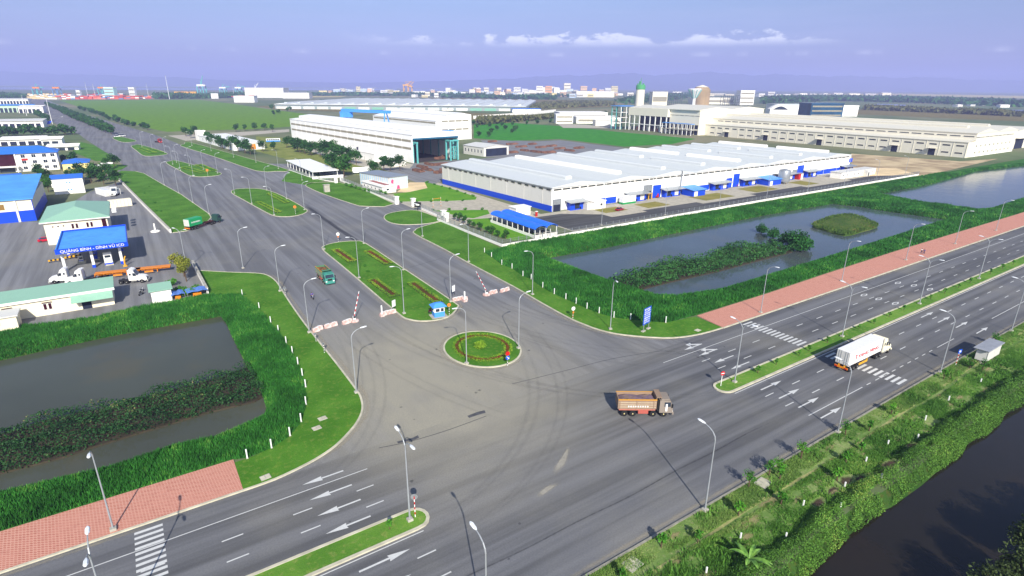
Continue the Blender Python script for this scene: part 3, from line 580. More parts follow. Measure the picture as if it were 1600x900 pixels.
MARSH_W = [(-34.12,106.91),(-24.04,106.53),(-22.18,107.19),(-17.25,108.15),(-11.82,107.42),(-6.2,106.96),(-2.5,108.44),(2.48,107.95),(7.88,108.77),(12.36,110.18),(12.93,103.46),(12.7,96.24),(10.92,95.12),(3.59,95.55),(-3.3,94.93),(-6.56,94.77),(-11.84,94.27),(-15.42,93.65),(-22.56,93.85),(-31.59,94.16)]
MARSH_E = [(104.91,110.15),(115.54,111.47),(128.41,113.61),(139.34,113.87),(145.86,109.75),(154.51,112.85),(165.86,115.91),(169.82,112.45),(179.18,109.48),(185.18,103.74),(178.37,99.59),(164.38,99.7),(140.19,99.39),(120.47,100.25),(106.82,100.26)]
marsh('marsh_plants', MARSH_W, 1.9, 26, .2); marsh('marsh_plants', MARSH_E, 2.4, 14, .3, leaf_mat('pond plants','#1d4420','#3a6a30','#5f8a4a'))
ISLET = sm([(219.8,117.66),(231.99,120.65),(243.35,122.07),(253.08,120.46),(252.56,114.9),(244.6,104.76),(238.58,102.15),(225.88,101.64),(214.73,101.8),(216.44,109.91)], 2, True)
cx = sum(p[0] for p in ISLET)/len(ISLET); cy = sum(p[1] for p in ISLET)/len(ISLET); n = len(ISLET)
mi = MB().add([(p[0],p[1],-1.6) for p in ISLET]+[(cx+(p[0]-cx)*.7,cy+(p[1]-cy)*.7,-.3) for p in ISLET]+[(cx,cy,0)], [(i,(i+1)%n,n+(i+1)%n,n+i) for i in range(n)]+[(n+i,n+(i+1)%n,2*n) for i in range(n)])
struct(mi.build('islet', lawn_mat('islet grass','#3a5a22','#5a6a34','#7a6040', .6)))
x,y = sample(ISLET, 3200); V,F,T = blades(x,y,np.full(len(x),-.8),RNG.uniform(.5,1.1,len(x)),np.full(len(x),.3)); stuff('islet_grass',V,F,T,leaf_mat('islet tufts','#2c4a1e','#54702c','#7d6a44'))
SOIL = [(*p,r) for p,r in zip([(65.7,27.7),(69.41,27.9),(73.06,27.98),(75.29,27.16),(81.73,26.26),(89.26,26.76),(89.69,24.99)],(1.6,1.3,2.0,1.5,2.2,1.6,1.2))]
for k,(a,b,r) in enumerate(SOIL): patch('bare_soil', [(a+r*1.25*math.cos(t)*random.uniform(.7,1.2),b+r*.55*math.sin(t)*random.uniform(.7,1.2)) for t in [2*math.pi*i/12 for i in range(12)]], .118+.002*k, soft_mat('dark verge soil','#3c2824','#4a352a',.8,.92))
for k,p in enumerate([(108.49,26.53),(75.91,31.44),(84.92,29.2)]): patch('sandy_spot', [(p[0]+(1.5,.8,.9)[k]*math.cos(t)*random.uniform(.7,1.2),p[1]+(.7,.4,.5)[k]*math.sin(t)*random.uniform(.7,1.2)) for t in [2*math.pi*i/12 for i in range(12)]], .135+.002*k, soft_mat('yellow sand','#c0a05c','#b39a66',.8,.9))
# rough verge beside the canal: weeds thicken towards the water, bare gaps along the path
def verge_weeds(x0,x1,y0,y1,n,h,wd,m,gap=.35,name='verge_weeds',seed=0):
    x = RNG.uniform(x0,x1,n*2); y = RNG.uniform(y0,y1,n*2); g = .5*vnoise(x,y*1.6,3.2,seed+20)+.3*vnoise(x,y,1.0,seed+21)+.2*vnoise(x,y,9,seed+22); k = (g+RNG.uniform(-.12,.12,len(x)) > gap) & (np.min([np.hypot((x-a)/r,(y-b)/(r*.42)) for a,b,r in SOIL],0) > 1) & (np.abs(y-31.8+.4*np.sin(x*.13)) > .3)
    x,y,g = x[k][:n],y[k][:n],g[k][:n]; z = np.full(len(x),.09); V,F,T = blades(x,y,z,h*(.35+1.6*(g-gap))*RNG.uniform(.5,1.3,len(x)),np.full(len(x),wd),.6); return stuff(name,V,F,T,m)
GW = leaf_mat('green weeds','#33601f','#66963a','#a8b464')
verge_weeds(22,200,30.6,34.9,60000,.30,.09,WEED,.36); verge_weeds(22,200,25.3,31.4,60000,.5,.10,GW,.44,seed=5); verge_weeds(22,200,25.3,34.6,9000,1.1,.13,GW,.56,seed=9)
def bank_shrubs(n, x0, x1, m, sz):
    xs = RNG.uniform(x0,x1,n); t = RNG.uniform(0,1,n); ys = 22.7+4.6*t+.8*(vnoise(xs,ys0 := xs*0,5,31)-.5); lump = .25+1.1*vnoise(xs,ys,1.9,33)+.7*vnoise(xs,ys,6.5,34)
    bare = np.min([np.hypot((xs-a)/r,(ys-b)/(r*.42)) for a,b,r in SOIL],0) < 1; keep = ~bare & (vnoise(xs,ys,1.3,36)+.6*vnoise(xs,ys,4.5,37) > .42+.35*np.clip(t-.55,0,1)); base = np.where(t < .35, -1.45+t*4.3, .06); zs = base+lump*1.15*np.sqrt(RNG.uniform(0,1,n))*np.sin(np.clip(t,.10,.93)*3.14)
    V,F = leaves(xs[keep],ys[keep],zs[keep],RNG.uniform(*sz,keep.sum()),.9); T = np.clip(RNG.uniform(0,.7,keep.sum())+.5*(vnoise(xs,ys,2.7,38)[keep]-.35),0,1); stuff('bank_shrubs',V,F,np.repeat(T,4),m)
CS = leaf_mat('canal shrubs','#2a4f1a','#5e8a32','#a3ac54')
bank_shrubs(85000,28,120,CS,(.05,.13)); bank_shrubs(30000,120,260,CS,(.09,.2))
# ================================================================== LARGE BUILDINGS
GLASS = mat('window glass','#2a3440',.12,.25,.3,spec=.6); WHITE = paint_mat('white sheet wall','#f1f0ec',.14); ROOFW = paint_mat('pale roof sheet','#c9cdcc',.16,.5)
BEIGE = paint_mat('beige sheet wall','#e4decb',.16); BEIGER = paint_mat('beige roof sheet','#d9d4c2',.2); BLUE = paint_mat('blue paint','#1446c8',.2,.35); BLUER = paint_mat('blue roof sheet','#2f6fd0',.22,.4)
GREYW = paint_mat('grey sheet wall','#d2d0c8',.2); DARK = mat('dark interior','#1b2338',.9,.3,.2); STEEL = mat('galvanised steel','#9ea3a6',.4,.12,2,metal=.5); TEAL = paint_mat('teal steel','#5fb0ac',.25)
CONC = mat('concrete','#a9a598',.85,.15,.7); CREAM = paint_mat('cream render','#e9dfc4',.2,.8); WHITER = paint_mat('white render','#f0ece4',.14,.8); BAND = mat('louvre band','#8e8873',.7,.15,.5); GREENR = paint_mat('green roof sheet','#8fb8a0',.22,.5); RUST = mat('rusty steel','#66463a',.8,.3,.4,col2='#86604c')
YEL = paint_mat('yellow paint','#d8a024',.3); RED = paint_mat('red paint','#b32420',.3); ORANGE = paint_mat('orange paint','#e0861c',.35); BLACK = mat('black rubber','#1a1a1c',.75,.2,2); SKYBLUE = paint_mat('sky blue paint','#4b92e0',.2); WHITEP = paint_mat('white paint','#e6e6e2',.15,.3)
WINM = {}
def window(w, h, face='-Y', frame=None, glass=None):
    """shared window mesh: a proud frame and a recessed pane"""
    k = (w, h, face, frame.name if frame else '', glass.name if glass else '')
    if k not in WINM:
        mb = MB(); t = min(.14, w*.08)
        bars = [(-w/2,w/2,0,t),(-w/2,w/2,h-t,h),(-w/2,-w/2+t,t,h-t),(w/2-t,w/2,t,h-t)]
        for a,b,c,d in bars: mb.box(a,b,-.06,.02,c,d,0)
        mb.box(-w/2+t,w/2-t,-.015,.02,t,h-t,1)
        if w > 1.6 and w/h < 4: mb.box(-.04,.04,-.05,-.017,t,h-t,0)
        if face == '-X': mb.v = [(y,-x,z) for x,y,z in mb.v]
        if face == '+X': mb.v = [(-y,x,z) for x,y,z in mb.v]
        me = bpy.data.meshes.new('window'); me.from_pydata(mb.v,[],mb.f); me.materials.append(frame or WHITEP); me.materials.append(glass or GLASS)
        me.polygons.foreach_set('material_index', mb.m); me.update(); WINM[k] = me
    return WINM[k]
def win(root, x, y, z, w, h, face='-Y', name='window', **k): return link(name, window(w,h,face,**k), root, (x,y,z))
# ---- the big white warehouse with the blue plinth
wl, wd, wh = 238.0, 89.0, 10.2; SKEW = -.064
def skw(mb): mb.v = [(x+SKEW*y, y, z) for x,y,z in mb.v]; return mb
wa = thing('warehouse','long white warehouse with a blue plinth, ridged pale roof and blue loading docks','warehouse',(145,188,0))
NG = 8; gw = wl/NG; prof = [(0,0),(0,wh)]
for k in range(NG): prof += [(gw*(k+.5),wh+1.5),(gw*(k+1),wh)]
prof.append((wl,0))
mb = MB(); mb.box(0,wl,0,.25,0,wh-1.9,0); mb.box(0,.25,.25,wd-.25,2.6,wh,1); mb.box(wl-.25,wl,.25,wd-.25,0,wh,1); mb.box(0,wl,wd-.25,wd,0,wh,1)
mb.extr([(0,wh-1.9)]+prof[1:-1]+[(wl,wh-1.9)], 0, .25, 0, 'Y'); skw(mb).build('wall', [WHITE, GREYW], wa)
skw(MB().box(-.06,.24,-.06,wd,0,2.6)).build('plinth', BLUE, wa)
skw(MB().box(.3,60,-.05,-.002,0,.5)).build('plinth', CONC, wa)
for k in range(NG):
    mb = MB(); x0,xm,x1 = gw*k, gw*(k+.5), gw*(k+1); z0,z1 = wh+.12, wh+1.62; e = .5 if k == 0 else 0
    mb.add([(x0-e,-.5,z0),(xm,-.5,z1),(x1,-.5,z0),(x0-e,wd+.4,z0),(xm,wd+.4,z1),(x1,wd+.4,z0),(x0-e,-.5,z0-.3),(x1,-.5,z0-.3),(x0-e,wd+.4,z0-.3),(x1,wd+.4,z0-.3)],
           [(0,1,4,3),(1,2,5,4),(0,6,7,2,1),(3,4,5,9,8),(0,3,8,6),(7,9,5,2),(6,8,9,7)])
    for j in range(1,12):   # standing seams
        for xa,xb,za,zb in ((x0,xm,z0,z1),(xm,x1,z0,z1)): 
            t = j/12; x = xa+(xb-xa)*t; z = (z0+(z1-z0)*t) if xa == x0 else (z1+(z0-z1)*t); mb.box(x-.05,x+.05,-.5,wd+.4,z-.01,z+.06)
    skw(mb).build('roof', ROOFW, wa)
    for ya,yb in ((7,40),(48,84)) if k > 2 else ((7,84),):
        vb = MB(); vb.add([(xm+dx,y,z) for y in (ya,yb) for dx,z in ((-1.7,wh+1.2),(-1.7,wh+2.5),(-.9,wh+3.0),(.9,wh+3.0),(1.7,wh+2.5),(1.7,wh+1.2))],
               [(i,i+1,7+i,6+i) for i in range(5)]+[(5,4,3,2,1,0),(6,7,8,9,10,11)]); skw(vb).build('ridge_vent', WHITER if k%3 == 1 else ROOFW, wa)
skw(MB().box(-.55,-.35,-.5,wd+.4,wh-.35,wh-.05)).build('gutter', STEEL, wa)
for k in range(50): link('window', window(4.2,.75,'-Y',frame=BAND), wa, (3+4.72*k, -.03, wh-1.45))
for k in range(18): link('window', window(4.3,.75,'-X',frame=BAND), wa, (-.03+SKEW*(2.8+4.9*k), 2.8+4.9*k, wh-1.5))
for k in range(17): MB().box(-.09,.09,-.16,0,0,wh-.4).build('downpipe', WHITEP, wa, (.4+k*gw/2,0,0))
for k in range(7): MB().box(-.10,0,-.08,.08,2.6,wh-.3).build('downpipe', GREYW, wa, (SKEW*(12.7*k+6),12.7*k+6,0))
MB().box(-.35,.35,-.5,0,0,wh+1.4).build('downpipe', STEEL, wa, (79.2,0,0))
def dock(x0, x1, h=3.4, d=2.2, roofm=None, door=True):
    mb = MB(); mb.box(x0,x1,-d,0,.0,h); o = mb.build('loading_dock', BLUE, wa)
    MB().add([(x0-1.8,-d-2.2,h+.25),(x1+1.2,-d-2.2,h+.25),(x1+1.2,0,h+.9),(x0-1.8,0,h+.9),(x0-1.8,-d-2.2,h+.1),(x1+1.2,-d-2.2,h+.1),(x1+1.2,0,h+.75),(x0-1.8,0,h+.75)],[(0,1,2,3),(7,6,5,4),(0,4,5,1),(1,5,6,2),(2,6,7,3),(3,7,4,0)]).build('canopy', roofm or STEEL, o)
    if door:
        n = max(1, int((x1-x0)/5))
        for k in range(n):
            xc = x0+(x1-x0)*(k+.5)/n; MB().box(xc-1.3,xc+1.3,-d-.06,-d+.02,.5,3.0).build('dock_door', DARK if k%2 == 0 else GREYW, o)
            MB().box(xc+1.5,xc+1.8,-d-.5,-d-.02,.3,1.2).build('bumper', BLACK, o)
dock(8.5,16.0); dock(43.2,53.9); dock(66.5,77.3); dock(102.0,114.4); dock(126.8,138.6); dock(160.0,174.5); dock(187.0,197.9); dock(228.3,239.1)
for a,b,h,m,inn in ((0.4,5.0,5.2,STEEL,1),(53.9,59.5,6.6,STEEL,1),(60.3,65.6,6.0,BLUE,0),(114.9,119.7,5.0,BLUE,0),(120.8,125.7,6.8,BLUE,0),(175.1,179.7,5.2,STEEL,1),(180.0,186.3,7.2,BLUE,0)):
    d_ = MB().box(a,b,-.2,-.003,.0,h).build('roller_door', m, wa)
    if inn: MB().box(a+.5,b-.5,-.26,-.19,0,h*.55).build('opening', DARK, d_)
    else: MB().box(a+.35,b-.35,-.24,-.21,.3,h-.3).build('door_panel', BLUE, d_)
for a,b in ((26.7,36.8),(89.6,101.5),(198.6,227.6)): MB().box(a,b,-.12,-.004,.3,3.1).build('blue_panel', BLUE, wa)
for a,b in ((236.8,240.7),): MB().box(a,b,-.14,-.005,5.6,8.0).build('blue_shutter', BLUE, wa)
for a,n in ((46.4,9),(103.0,7),(122.9,5),(169.4,4),(226.8,5),(12.0,5)):   # worn grey lettering on the fascia
    mb = MB()
    for q in range(n):
        h = .55; x = a+q*.95; mb.box(x,x+.16,-.05,-.003,wh+.2,wh+.2+h); mb.box(x+.5,x+.66,-.05,-.003,wh+.2,wh+.2+h); mb.box(x+.16,x+.5,-.05,-.003,wh+.2+(q%3)*.2,wh+.34+(q%3)*.2)
    mb.build('wall_lettering', mat('grey lettering','#9a9ca0',.7), wa)
# things standing along the warehouse front
o = thing('site_cabin','white cabin with one small window beside the first loading dock','cabin',(145+18.9,182.5,0))
MB().bbox(0,6.6,0,5.2,0,3.2,.08).build('wall', WHITER, o); MB().box(-.3,6.9,-.3,5.5,3.2,3.4).build('roof', WHITER, o); win(o,4,-.02,1.2,1.3,1.2); MB().box(-3.4,0,.6,5,0,2.6).build('lean_to', GREYW, o)
o = thing('shipping_container','white shipping container on a green base by the warehouse wall','container',(145+36.8,183.4,0))
MB().bbox(0,8,0,2.6,.9,3.6,.06).build('body', WHITEP, o); MB().box(-.1,8.1,.1,2.5,0,.9).build('base', paint_mat('green paint','#1f8a4a',.2), o); MB().box(8.01,8.06,.2,2.4,1.1,3.4).build('door', GREYW, o)
o = thing('guard_rail','yellow steel door guards beside the open warehouse door','guard rail',(145+53.9,186.3,0))
for k in range(3): MB().tube((k*2.1,0,0),(k*2.1,0,3.2),.22,n=8).build('post', YEL, o)
MB().tube((0,0,2.7),(4.2,0,2.7),.12,n=6).build('rail', YEL, o)
for i,(a,b,nm) in enumerate(((79.6,88.6,'small blue lean-to shed standing in front of the third dock'),(140.9,152.1,'blue shed with a pale blue roof beside the silver tank'))):
    o = thing('shed',nm,'shed',(145+a,180,0),0,'blue sheds at the warehouse'); L = b-a
    MB().box(0,L,0,7,0,3.0).build('wall', BLUE, o); MB().add([(-.5,-.8,3.05),(L+.5,-.8,3.05),(L+.5,7.4,4.1),(-.5,7.4,4.1),(-.5,-.8,2.9),(L+.5,-.8,2.9),(L+.5,7.4,3.95),(-.5,7.4,3.95)],[(0,1,2,3),(7,6,5,4),(0,4,5,1),(1,5,6,2),(2,6,7,3),(3,7,4,0)]).build('roof', SKYBLUE, o)
    MB().box(1,3.4,-.06,.01,0,2.3).build('door', WHITEP, o)
o = thing('storage_tank','silver round storage tank on short legs by the warehouse','tank',(145+155.1,180.5,0))
MB().lathe([(.2,1.0),(2.9,1.2),(3.1,1.6),(3.1,7.0),(2.8,7.5),(.6,8.0)],20).build('vessel', STEEL, o, smooth=True)
for k in range(4): t = math.pi/4+k*math.pi/2; MB().tube((2.3*math.cos(t),2.3*math.sin(t),0),(2.3*math.cos(t),2.3*math.sin(t),1.3),.16).build('leg', STEEL, o)
MB().tube((2.9,-.9,.2),(2.9,-.9,7.2),.06).build('ladder', STEEL, o)
o = thing('fuel_store','red and white fuel store cage beside the tall blue door','cage',(145+175.8,184,0)); MB().box(0,2.2,0,2.4,0,3.4).build('body', RED, o); MB().box(2.25,4.4,0,2.4,0,3.2).build('body', WHITEP, o); MB().box(-.15,4.55,-.15,2.55,3.4,3.6).build('roof', STEEL, o)
o = thing('site_office','long pale grey site office with a row of small windows before the warehouse','office',(145+200.0,172.5,0)); L = 239.9-200.0
MB().box(0,L,0,6.5,0,3.4).build('wall', WHITER, o); MB().box(-.3,L+.3,-.3,6.8,3.4,3.65).build('roof', GREYW, o)
for k in range(9): win(o,2.2+k*(L-4)/8.4,-.02,1.2,1.2,1.2)
MB().box(L*.62,L*.62+3.4,-2.6,0,0,3.2).build('porch', GREYW, o); MB().box(L*.62+1,L*.62+2.2,-2.66,-2.59,0,2.2).build('door', GLASS, o)
# ---- white fabrication halls
RZ = R(6.15)
h1 = thing('fabrication_hall','white fabrication hall with grey louvre bands and a huge open end','factory hall',(161.7,364.2,0),RZ)
hw,hl,hh = 37.5,229.0,18.6
mb = MB(); mb.box(0,.3,0,hl,0,hh,0); mb.box(hw-.3,hw,0,hl,0,hh,0); mb.box(.3,hw-.3,hl-.3,hl,0,hh,0); mb.extr([(.3,hh-2.4),(.3,hh),(hw/2,hh+1.6),(hw-.3,hh),(hw-.3,hh-2.4)],0,.3,0,'Y'); mb.build('wall', WHITE, h1)
MB().add([(-.4,-.5,hh+.1),(hw/2,-.5,hh+1.9),(hw+.4,-.5,hh+.1),(-.4,hl+.4,hh+.1),(hw/2,hl+.4,hh+1.9),(hw+.4,hl+.4,hh+.1),(-.4,-.5,hh-.2),(hw+.4,-.5,hh-.2),(-.4,hl+.4,hh-.2),(hw+.4,hl+.4,hh-.2)],[(0,1,4,3),(1,2,5,4),(0,6,7,2,1),(3,4,5,9,8),(0,3,8,6),(7,9,5,2),(6,8,9,7)]).build('roof', WHITE, h1)
MB().extr([(8,hh+.6),(8,hh+3.0),(hw/2,hh+4.1),(hw-8,hh+3.0),(hw-8,hh+.6)],14,hl-3,0,'Y').build('roof_monitor', WHITE, h1)
MB().box(7.94,8.02,14,hl-3,hh+1.2,hh+1.5).build('gutter', STEEL, h1)
for z in (8.6,13.6):
    for k in range(18): MB().box(-.08,.0,0,12.2,0,1.5).build('louvre_band', BAND, h1, (0,2+12.5*k,z))
for k in range(1,18): MB().box(-.12,.0,-.1,.1,0,hh-.2).build('wall_rib', WHITER, h1, (0,1.9+12.5*k,0))
MB().box(.3,hw-.3,.5,hl-.4,.005,.03).build('floor', mat('oily floor','#3a3436',.9,.3,.3), h1)
MB().box(.32,hw-.32,-.2,-.02,hh-3.4,hh-2.3).build('fascia', mat('dark teal fascia','#1d5a78',.5,.2,.4), h1)
for k in range(9): MB().box(hw-1.0,hw-.4,3+11*k,3.6+11*k,0,hh-1).build('column', TEAL, h1)
for k in range(9): MB().box(.35,.95,3+11*k,3.6+11*k,0,hh-1).build('column', TEAL, h1)
MB().box(.9,hw-.9,16,17,hh-5,hh-3.6).build('bridge_crane', SKYBLUE, h1)
for xx in (.9,hw-2.1): MB().box(xx,xx+1.2,.4,hl-4,hh-6.6,hh-5.4).build('crane_rail', TEAL, h1)
for x0 in (1.2,hw-9.5,hw-3.4): 
    for dy in (-3.4,2.0): MB().box(x0,x0+.9,dy,dy+.9,0,13.0).build('portal_leg', TEAL, h1)
    MB().box(x0-.2,x0+1.1,-3.6,3.1,13.0,14.0).build('portal_beam', TEAL, h1)
MB().box(hw-9.7,hw-2.2,-3.3,-2.5,13.1,13.9).build('portal_beam', TEAL, h1)
for dz in (3,6,9): MB().tube((hw-9.0,-3.0,dz),(hw-3,-3.0,dz+.6),.18,n=6).build('brace', TEAL, h1)
p_ = (289,507.6); L2 = 41
h2 = thing('fabrication_hall','taller white hall standing behind the open-ended one, two window strips on its front','factory hall',(289-.994*L2,507.6-.107*L2,0),RZ)
def hall2():
    mb = MB(); l2 = 128; pf = [(0,0),(0,18.2),(12,20.6),(12,23.2),(30,25.0),(L2,23.2),(L2,0)]
    mb.extr(pf,0,l2,0,'Y'); mb.build('wall', WHITE, h2)
    MB().add([(-.4,-.3,18.3),(12,-.3,20.8),(12,l2+.3,20.8),(-.4,l2+.3,18.3),(11.6,-.4,23.3),(30,-.4,25.2),(30,l2+.3,25.2),(11.6,l2+.3,23.3),(L2+.4,-.4,23.3),(L2+.4,l2+.3,23.3)],[(0,1,2,3),(4,5,6,7),(5,8,9,6)]).build('roof', WHITE, h2)
    for k in range(9): MB().box(-.08,0,0,13.6,0,1.5).build('louvre_band', BAND, h2, (0,1+13.9*k,15.6))
    for z in (17.0,9.2):
        for k in range(4): link('window', window(7.2,1.5,'-Y',frame=BAND,glass=BAND), h2, (10+8*k,-.02,z))
    MB().box(0,16,-6,-.02,9.0,9.6).build('canopy', SKYBLUE, h2)
hall2()
ga = [(170.04,528.9),(190.37,475.7)]; gc = thing('gantry_crane','blue gantry crane rising above the white hall roofs','crane',((ga[0][0]+ga[1][0])/2,(ga[0][1]+ga[1][1])/2,0),math.atan2(ga[1][1]-ga[0][1],ga[1][0]-ga[0][0]))
gl = math.hypot(ga[1][0]-ga[0][0],ga[1][1]-ga[0][1])
MB().box(-gl/2-2,gl/2+2,-1.6,1.6,27.2,29.6).build('beam', SKYBLUE, gc); MB().box(-gl/2-3,-gl/2+9,-2.4,2.4,22.5,27.2).build('trolley_house', SKYBLUE, gc)
for sx,w_ in ((-1,1.0),(1,.5)):
    for sy in (-1,1): MB().tube((sx*gl/2,sy*6.5,0),(sx*gl/2-(0 if sx < 0 else 3),sy*1.2,27.2),w_,w_,8).build('leg', SKYBLUE, gc)
    MB().box(sx*gl/2-.6,sx*gl/2+.6,-7,7,1,2).build('sill_beam', SKYBLUE, gc)
# low sheds and stockpiles round the halls
def house(name, label, cat, x0, y0, x1, y1, h, wall, roof, kind='flat', rise=1.5, rz=0, ov=.4, axis='X', group=None):
    o = thing(name, label, cat, (x0,y0,0), rz, group); a, b = x1-x0, y1-y0
    MB().box(0,a,0,b,0,h).build('wall', wall, o); mb = MB()
    if kind == 'flat': mb.box(-ov,a+ov,-ov,b+ov,h+.003,h+.28)
    elif kind == 'gable':
        if axis == 'X': mb.extr([(-ov,h+.01),(-ov,h+.15),(b/2,h+rise+.15),(b+ov,h+.15),(b+ov,h+.01),(b/2,h+rise-.05)],-ov,a+ov,0,'X'); MB().add([(0,0,h),(0,b,h),(0,b/2,h+rise-.1),(a,0,h),(a,b,h),(a,b/2,h+rise-.1)],[(0,2,1),(3,4,5)]).build('gable', wall, o)
        else: mb.extr([(-ov,h+.01),(-ov,h+.15),(a/2,h+rise+.15),(a+ov,h+.15),(a+ov,h+.01),(a/2,h+rise-.05)],-ov,b+ov,0,'Y'); MB().add([(0,0,h),(a,0,h),(a/2,0,h+rise-.1),(0,b,h),(a,b,h),(a/2,b,h+rise-.1)],[(0,1,2),(3,5,4)]).build('gable', wall, o)
    elif kind == 'hip':
        k = min(a,b)/2; P = [(-ov,-ov),(a+ov,-ov),(a+ov,b+ov),(-ov,b+ov)]
        Rg = [(k,b/2),(a-k,b/2)] if a > b else [(a/2,k),(a/2,b-k)]
        v = [(x,y,h+.2) for x,y in P]+[(x,y,h+rise) for x,y in Rg]+[(x,y,h) for x,y in P]
        f = [(0,1,5,4),(1,2,5),(2,3,4,5),(3,0,4)] if a > b else [(0,1,4),(1,2,5,4),(2,3,5),(3,0,4,5)]
        mb.add(v, f+[(6,7,1,0),(7,8,2,1),(8,9,3,2),(9,6,0,3),(9,8,7,6)])
    elif kind == 'shed': mb.add([(-ov,-ov,h),(a+ov,-ov,h),(a+ov,b+ov,h+rise),(-ov,b+ov,h+rise),(-ov,-ov,h+.18),(a+ov,-ov,h+.18),(a+ov,b+ov,h+rise+.18),(-ov,b+ov,h+rise+.18)],[(3,2,1,0),(4,5,6,7),(0,1,5,4),(1,2,6,5),(2,3,7,6),(3,0,4,7)])
    mb.build('roof', roof, o); return o
o = house('storage_shed','low grey shed with an open dark end beside the open hall','shed',222,372,246,398,6.5,GREYW,GREYW,'gable',1.6,RZ,axis='Y')
MB().box(2,22,-.1,-.01,0,5.6).build('opening', DARK, o)
for k in range(6): win(o,-.02,3+k*4,2.2,1.6,2.6,'-X')
SITEL = ['long white annex with a flat roof along the left wall of the open hall','white block with dark windows beside the annex of the hall']
o = thing('annex',SITEL[0],'annex',(141.5,383,0),RZ)
MB().box(0,9,0,72,0,5.2).build('wall', WHITE, o); MB().box(-.3,9.3,-.3,72.3,5.2,5.5).build('roof', WHITER, o)
for k in range(6): MB().box(-.06,.0,4+11*k,5.2+11*k,0,2.4).build('door', GREYW, o)
MB().box(2,2.8,30,31.5,5.5,7.5).build('stair_head', DARK, o)
o = house('office_block',SITEL[1],'office',142,355,153,368,5.4,WHITER,WHITER,rz=RZ,group=None)
for k in range(3): win(o,1.9+3.4*k,-.02,2.6,2.2,1.5)
for k in range(2): win(o,-.02,3.2+5*k,2.6,3.2,1.5,'-X')
# rebar stockpiles: each stack a thing
def rebar(x,y,rz,L,w,label):
    o = thing('rebar_stack',label,'steel stack',(x,y,0),rz,'stacks of rusty reinforcing steel')
    for j in range(4): MB().obox((random.uniform(-.3,.3),(j-1.5)*w/4,.45+.35*(j%2)),(L*random.uniform(.85,1),w/4.5,.7+.7*(j%2)),random.uniform(-.05,.05)).build('bundle', RUST, o)
    for sx in (-.3,.3): MB().box(sx*L-.15,sx*L+.15,-w/2,w/2,0,.12).build('bearer', CONC, o)
for i,(x,y) in enumerate([(157.35,340.7),(173.59,345.62),(155.05,328.37),(165.97,321.85),(178.59,335.25),(173.48,310.8),(187.34,322.85),(157.52,313.98),(167.05,349.5),(147.92,326.09),(194.94,344.55),(198.97,385.18),(189.55,377.04),(289.52,468.4),(275.37,434.8),(291.59,438.9),(286.26,415.8),(307.71,429.7),(297.54,403.1),(312.36,407.2),(305.41,386.58),(271.11,389.14),(254.31,382.66),(255.31,398.26),(259.07,419.1),(273.7,376.73),(279.81,367.88),(234.52,388.96),(302.94,370.76),(322.94,382.5)]):
    rebar(x,y,RZ+random.choice([0,0,.2,1.57]),random.uniform(9,13),random.uniform(3,4.6),f'rusty reinforcing steel, {ordn(i+1)} stack in the yard right of the open hall' if i > 12 else f'rusty reinforcing steel, {ordn(i+1)} stack before the open hall')
# ---- beige factory on the right
bf = thing('factory','long beige factory with window rows and dark doors under small awnings','factory',(537,179,0))
LN = 246
MB().box(0,12,0,LN,0,11.6).build('wall', BEIGE, bf); MB().box(12.003,96,0,LN,0,17.6).build('wall', BEIGE, bf)
MB().add([(-.5,-.4,11.7),(12,-.4,13.4),(12,LN,13.4),(-.5,LN,11.7),(-.5,-.4,11.3),(-.5,LN,11.3)],[(0,1,2,3),(4,0,3,5)]).build('roof', BEIGER, bf)
for a,b in ((11.4,54),(54,96.5)):
    m_ = (a+b)/2; MB().extr([(a,17.6),(a,17.9),(m_,20.8),(b,17.9),(b,17.6)],-.3,LN,0,'Y').build('roof', BEIGER, bf)
    MB().extr([(m_-2,20.4),(m_-2,21.8),(m_,22.4),(m_+2,21.8),(m_+2,20.4)],14,LN-4,0,'Y').build('ridge_vent', BEIGER, bf)
doors = {5:0,12:1,18:2,23:3,2:4}
for k in range(26):
    y = 5+9.2*k
    win(bf,-.02,y,7.9,5.6,1.35,'-X',frame=BEIGE); MB().box(-.2,0,y-4.75,y-4.45,0,11.4).build('pilaster', BEIGE, bf)
    if k in doors:
        d_ = MB().box(-.1,-.003,y-2.4,y+2.4,0,5.2).build('door', DARK, bf); MB().box(-3.2,-.1,y-3.6,y+3.0,5.4,5.7).build('awning', BEIGE, d_)
    elif k%9 != 4: win(bf,-.02,y,2.5,5.4,1.3,'-X',frame=BEIGE)
    win(bf,11.95,y,14.7,7.4,1.0,'-X',frame=BEIGE)
for k in range(9):
    win(bf,16+8.6*k,-.02,7.4,2.0,1.4,frame=BEIGE); win(bf,16+8.6*k,-.02,2.4,2.0,1.4,frame=BEIGE); win(bf,16.0+8.6*k,-.02,14.2,8.2,.8,frame=BEIGE)
MB().box(12.05,96,-.06,-.002,0,.9).build('plinth', WHITER, bf)
o = house('factory_block','beige block with a dark loading opening beside the factory end','factory',650,185,720,330,15,BEIGE,BEIGER,'gable',3,axis='Y')
MB().box(6,26,-.1,-.01,0,9).build('opening', DARK, o); MB().box(4,28,-3,-.1,9.2,9.6).build('awning', BEIGE, o)
for k in range(5): win(o,-.03,10+25*k,9,14,1.2,'-X',frame=BEIGE)
mb_ = thing('mill_building','tall beige mill building with an open dark frontage of white columns','factory',(520,424,0))
MB().box(6,120,0,42,0,26).build('wall', BEIGE, mb_); MB().box(22,120,42.003,104,0,26).build('wall', BEIGE, mb_); MB().box(2,22,42.01,104,17.5,26).build('panel_wall', BEIGE, mb_)
for a,b in ((4,60),(60,121)): m_ = (a+b)/2; MB().extr([(a,26.003),(a,26.5),(m_,29),(b,26.5),(b,26.003)],-.4,105,0,'Y').build('roof', BEIGER, mb_)
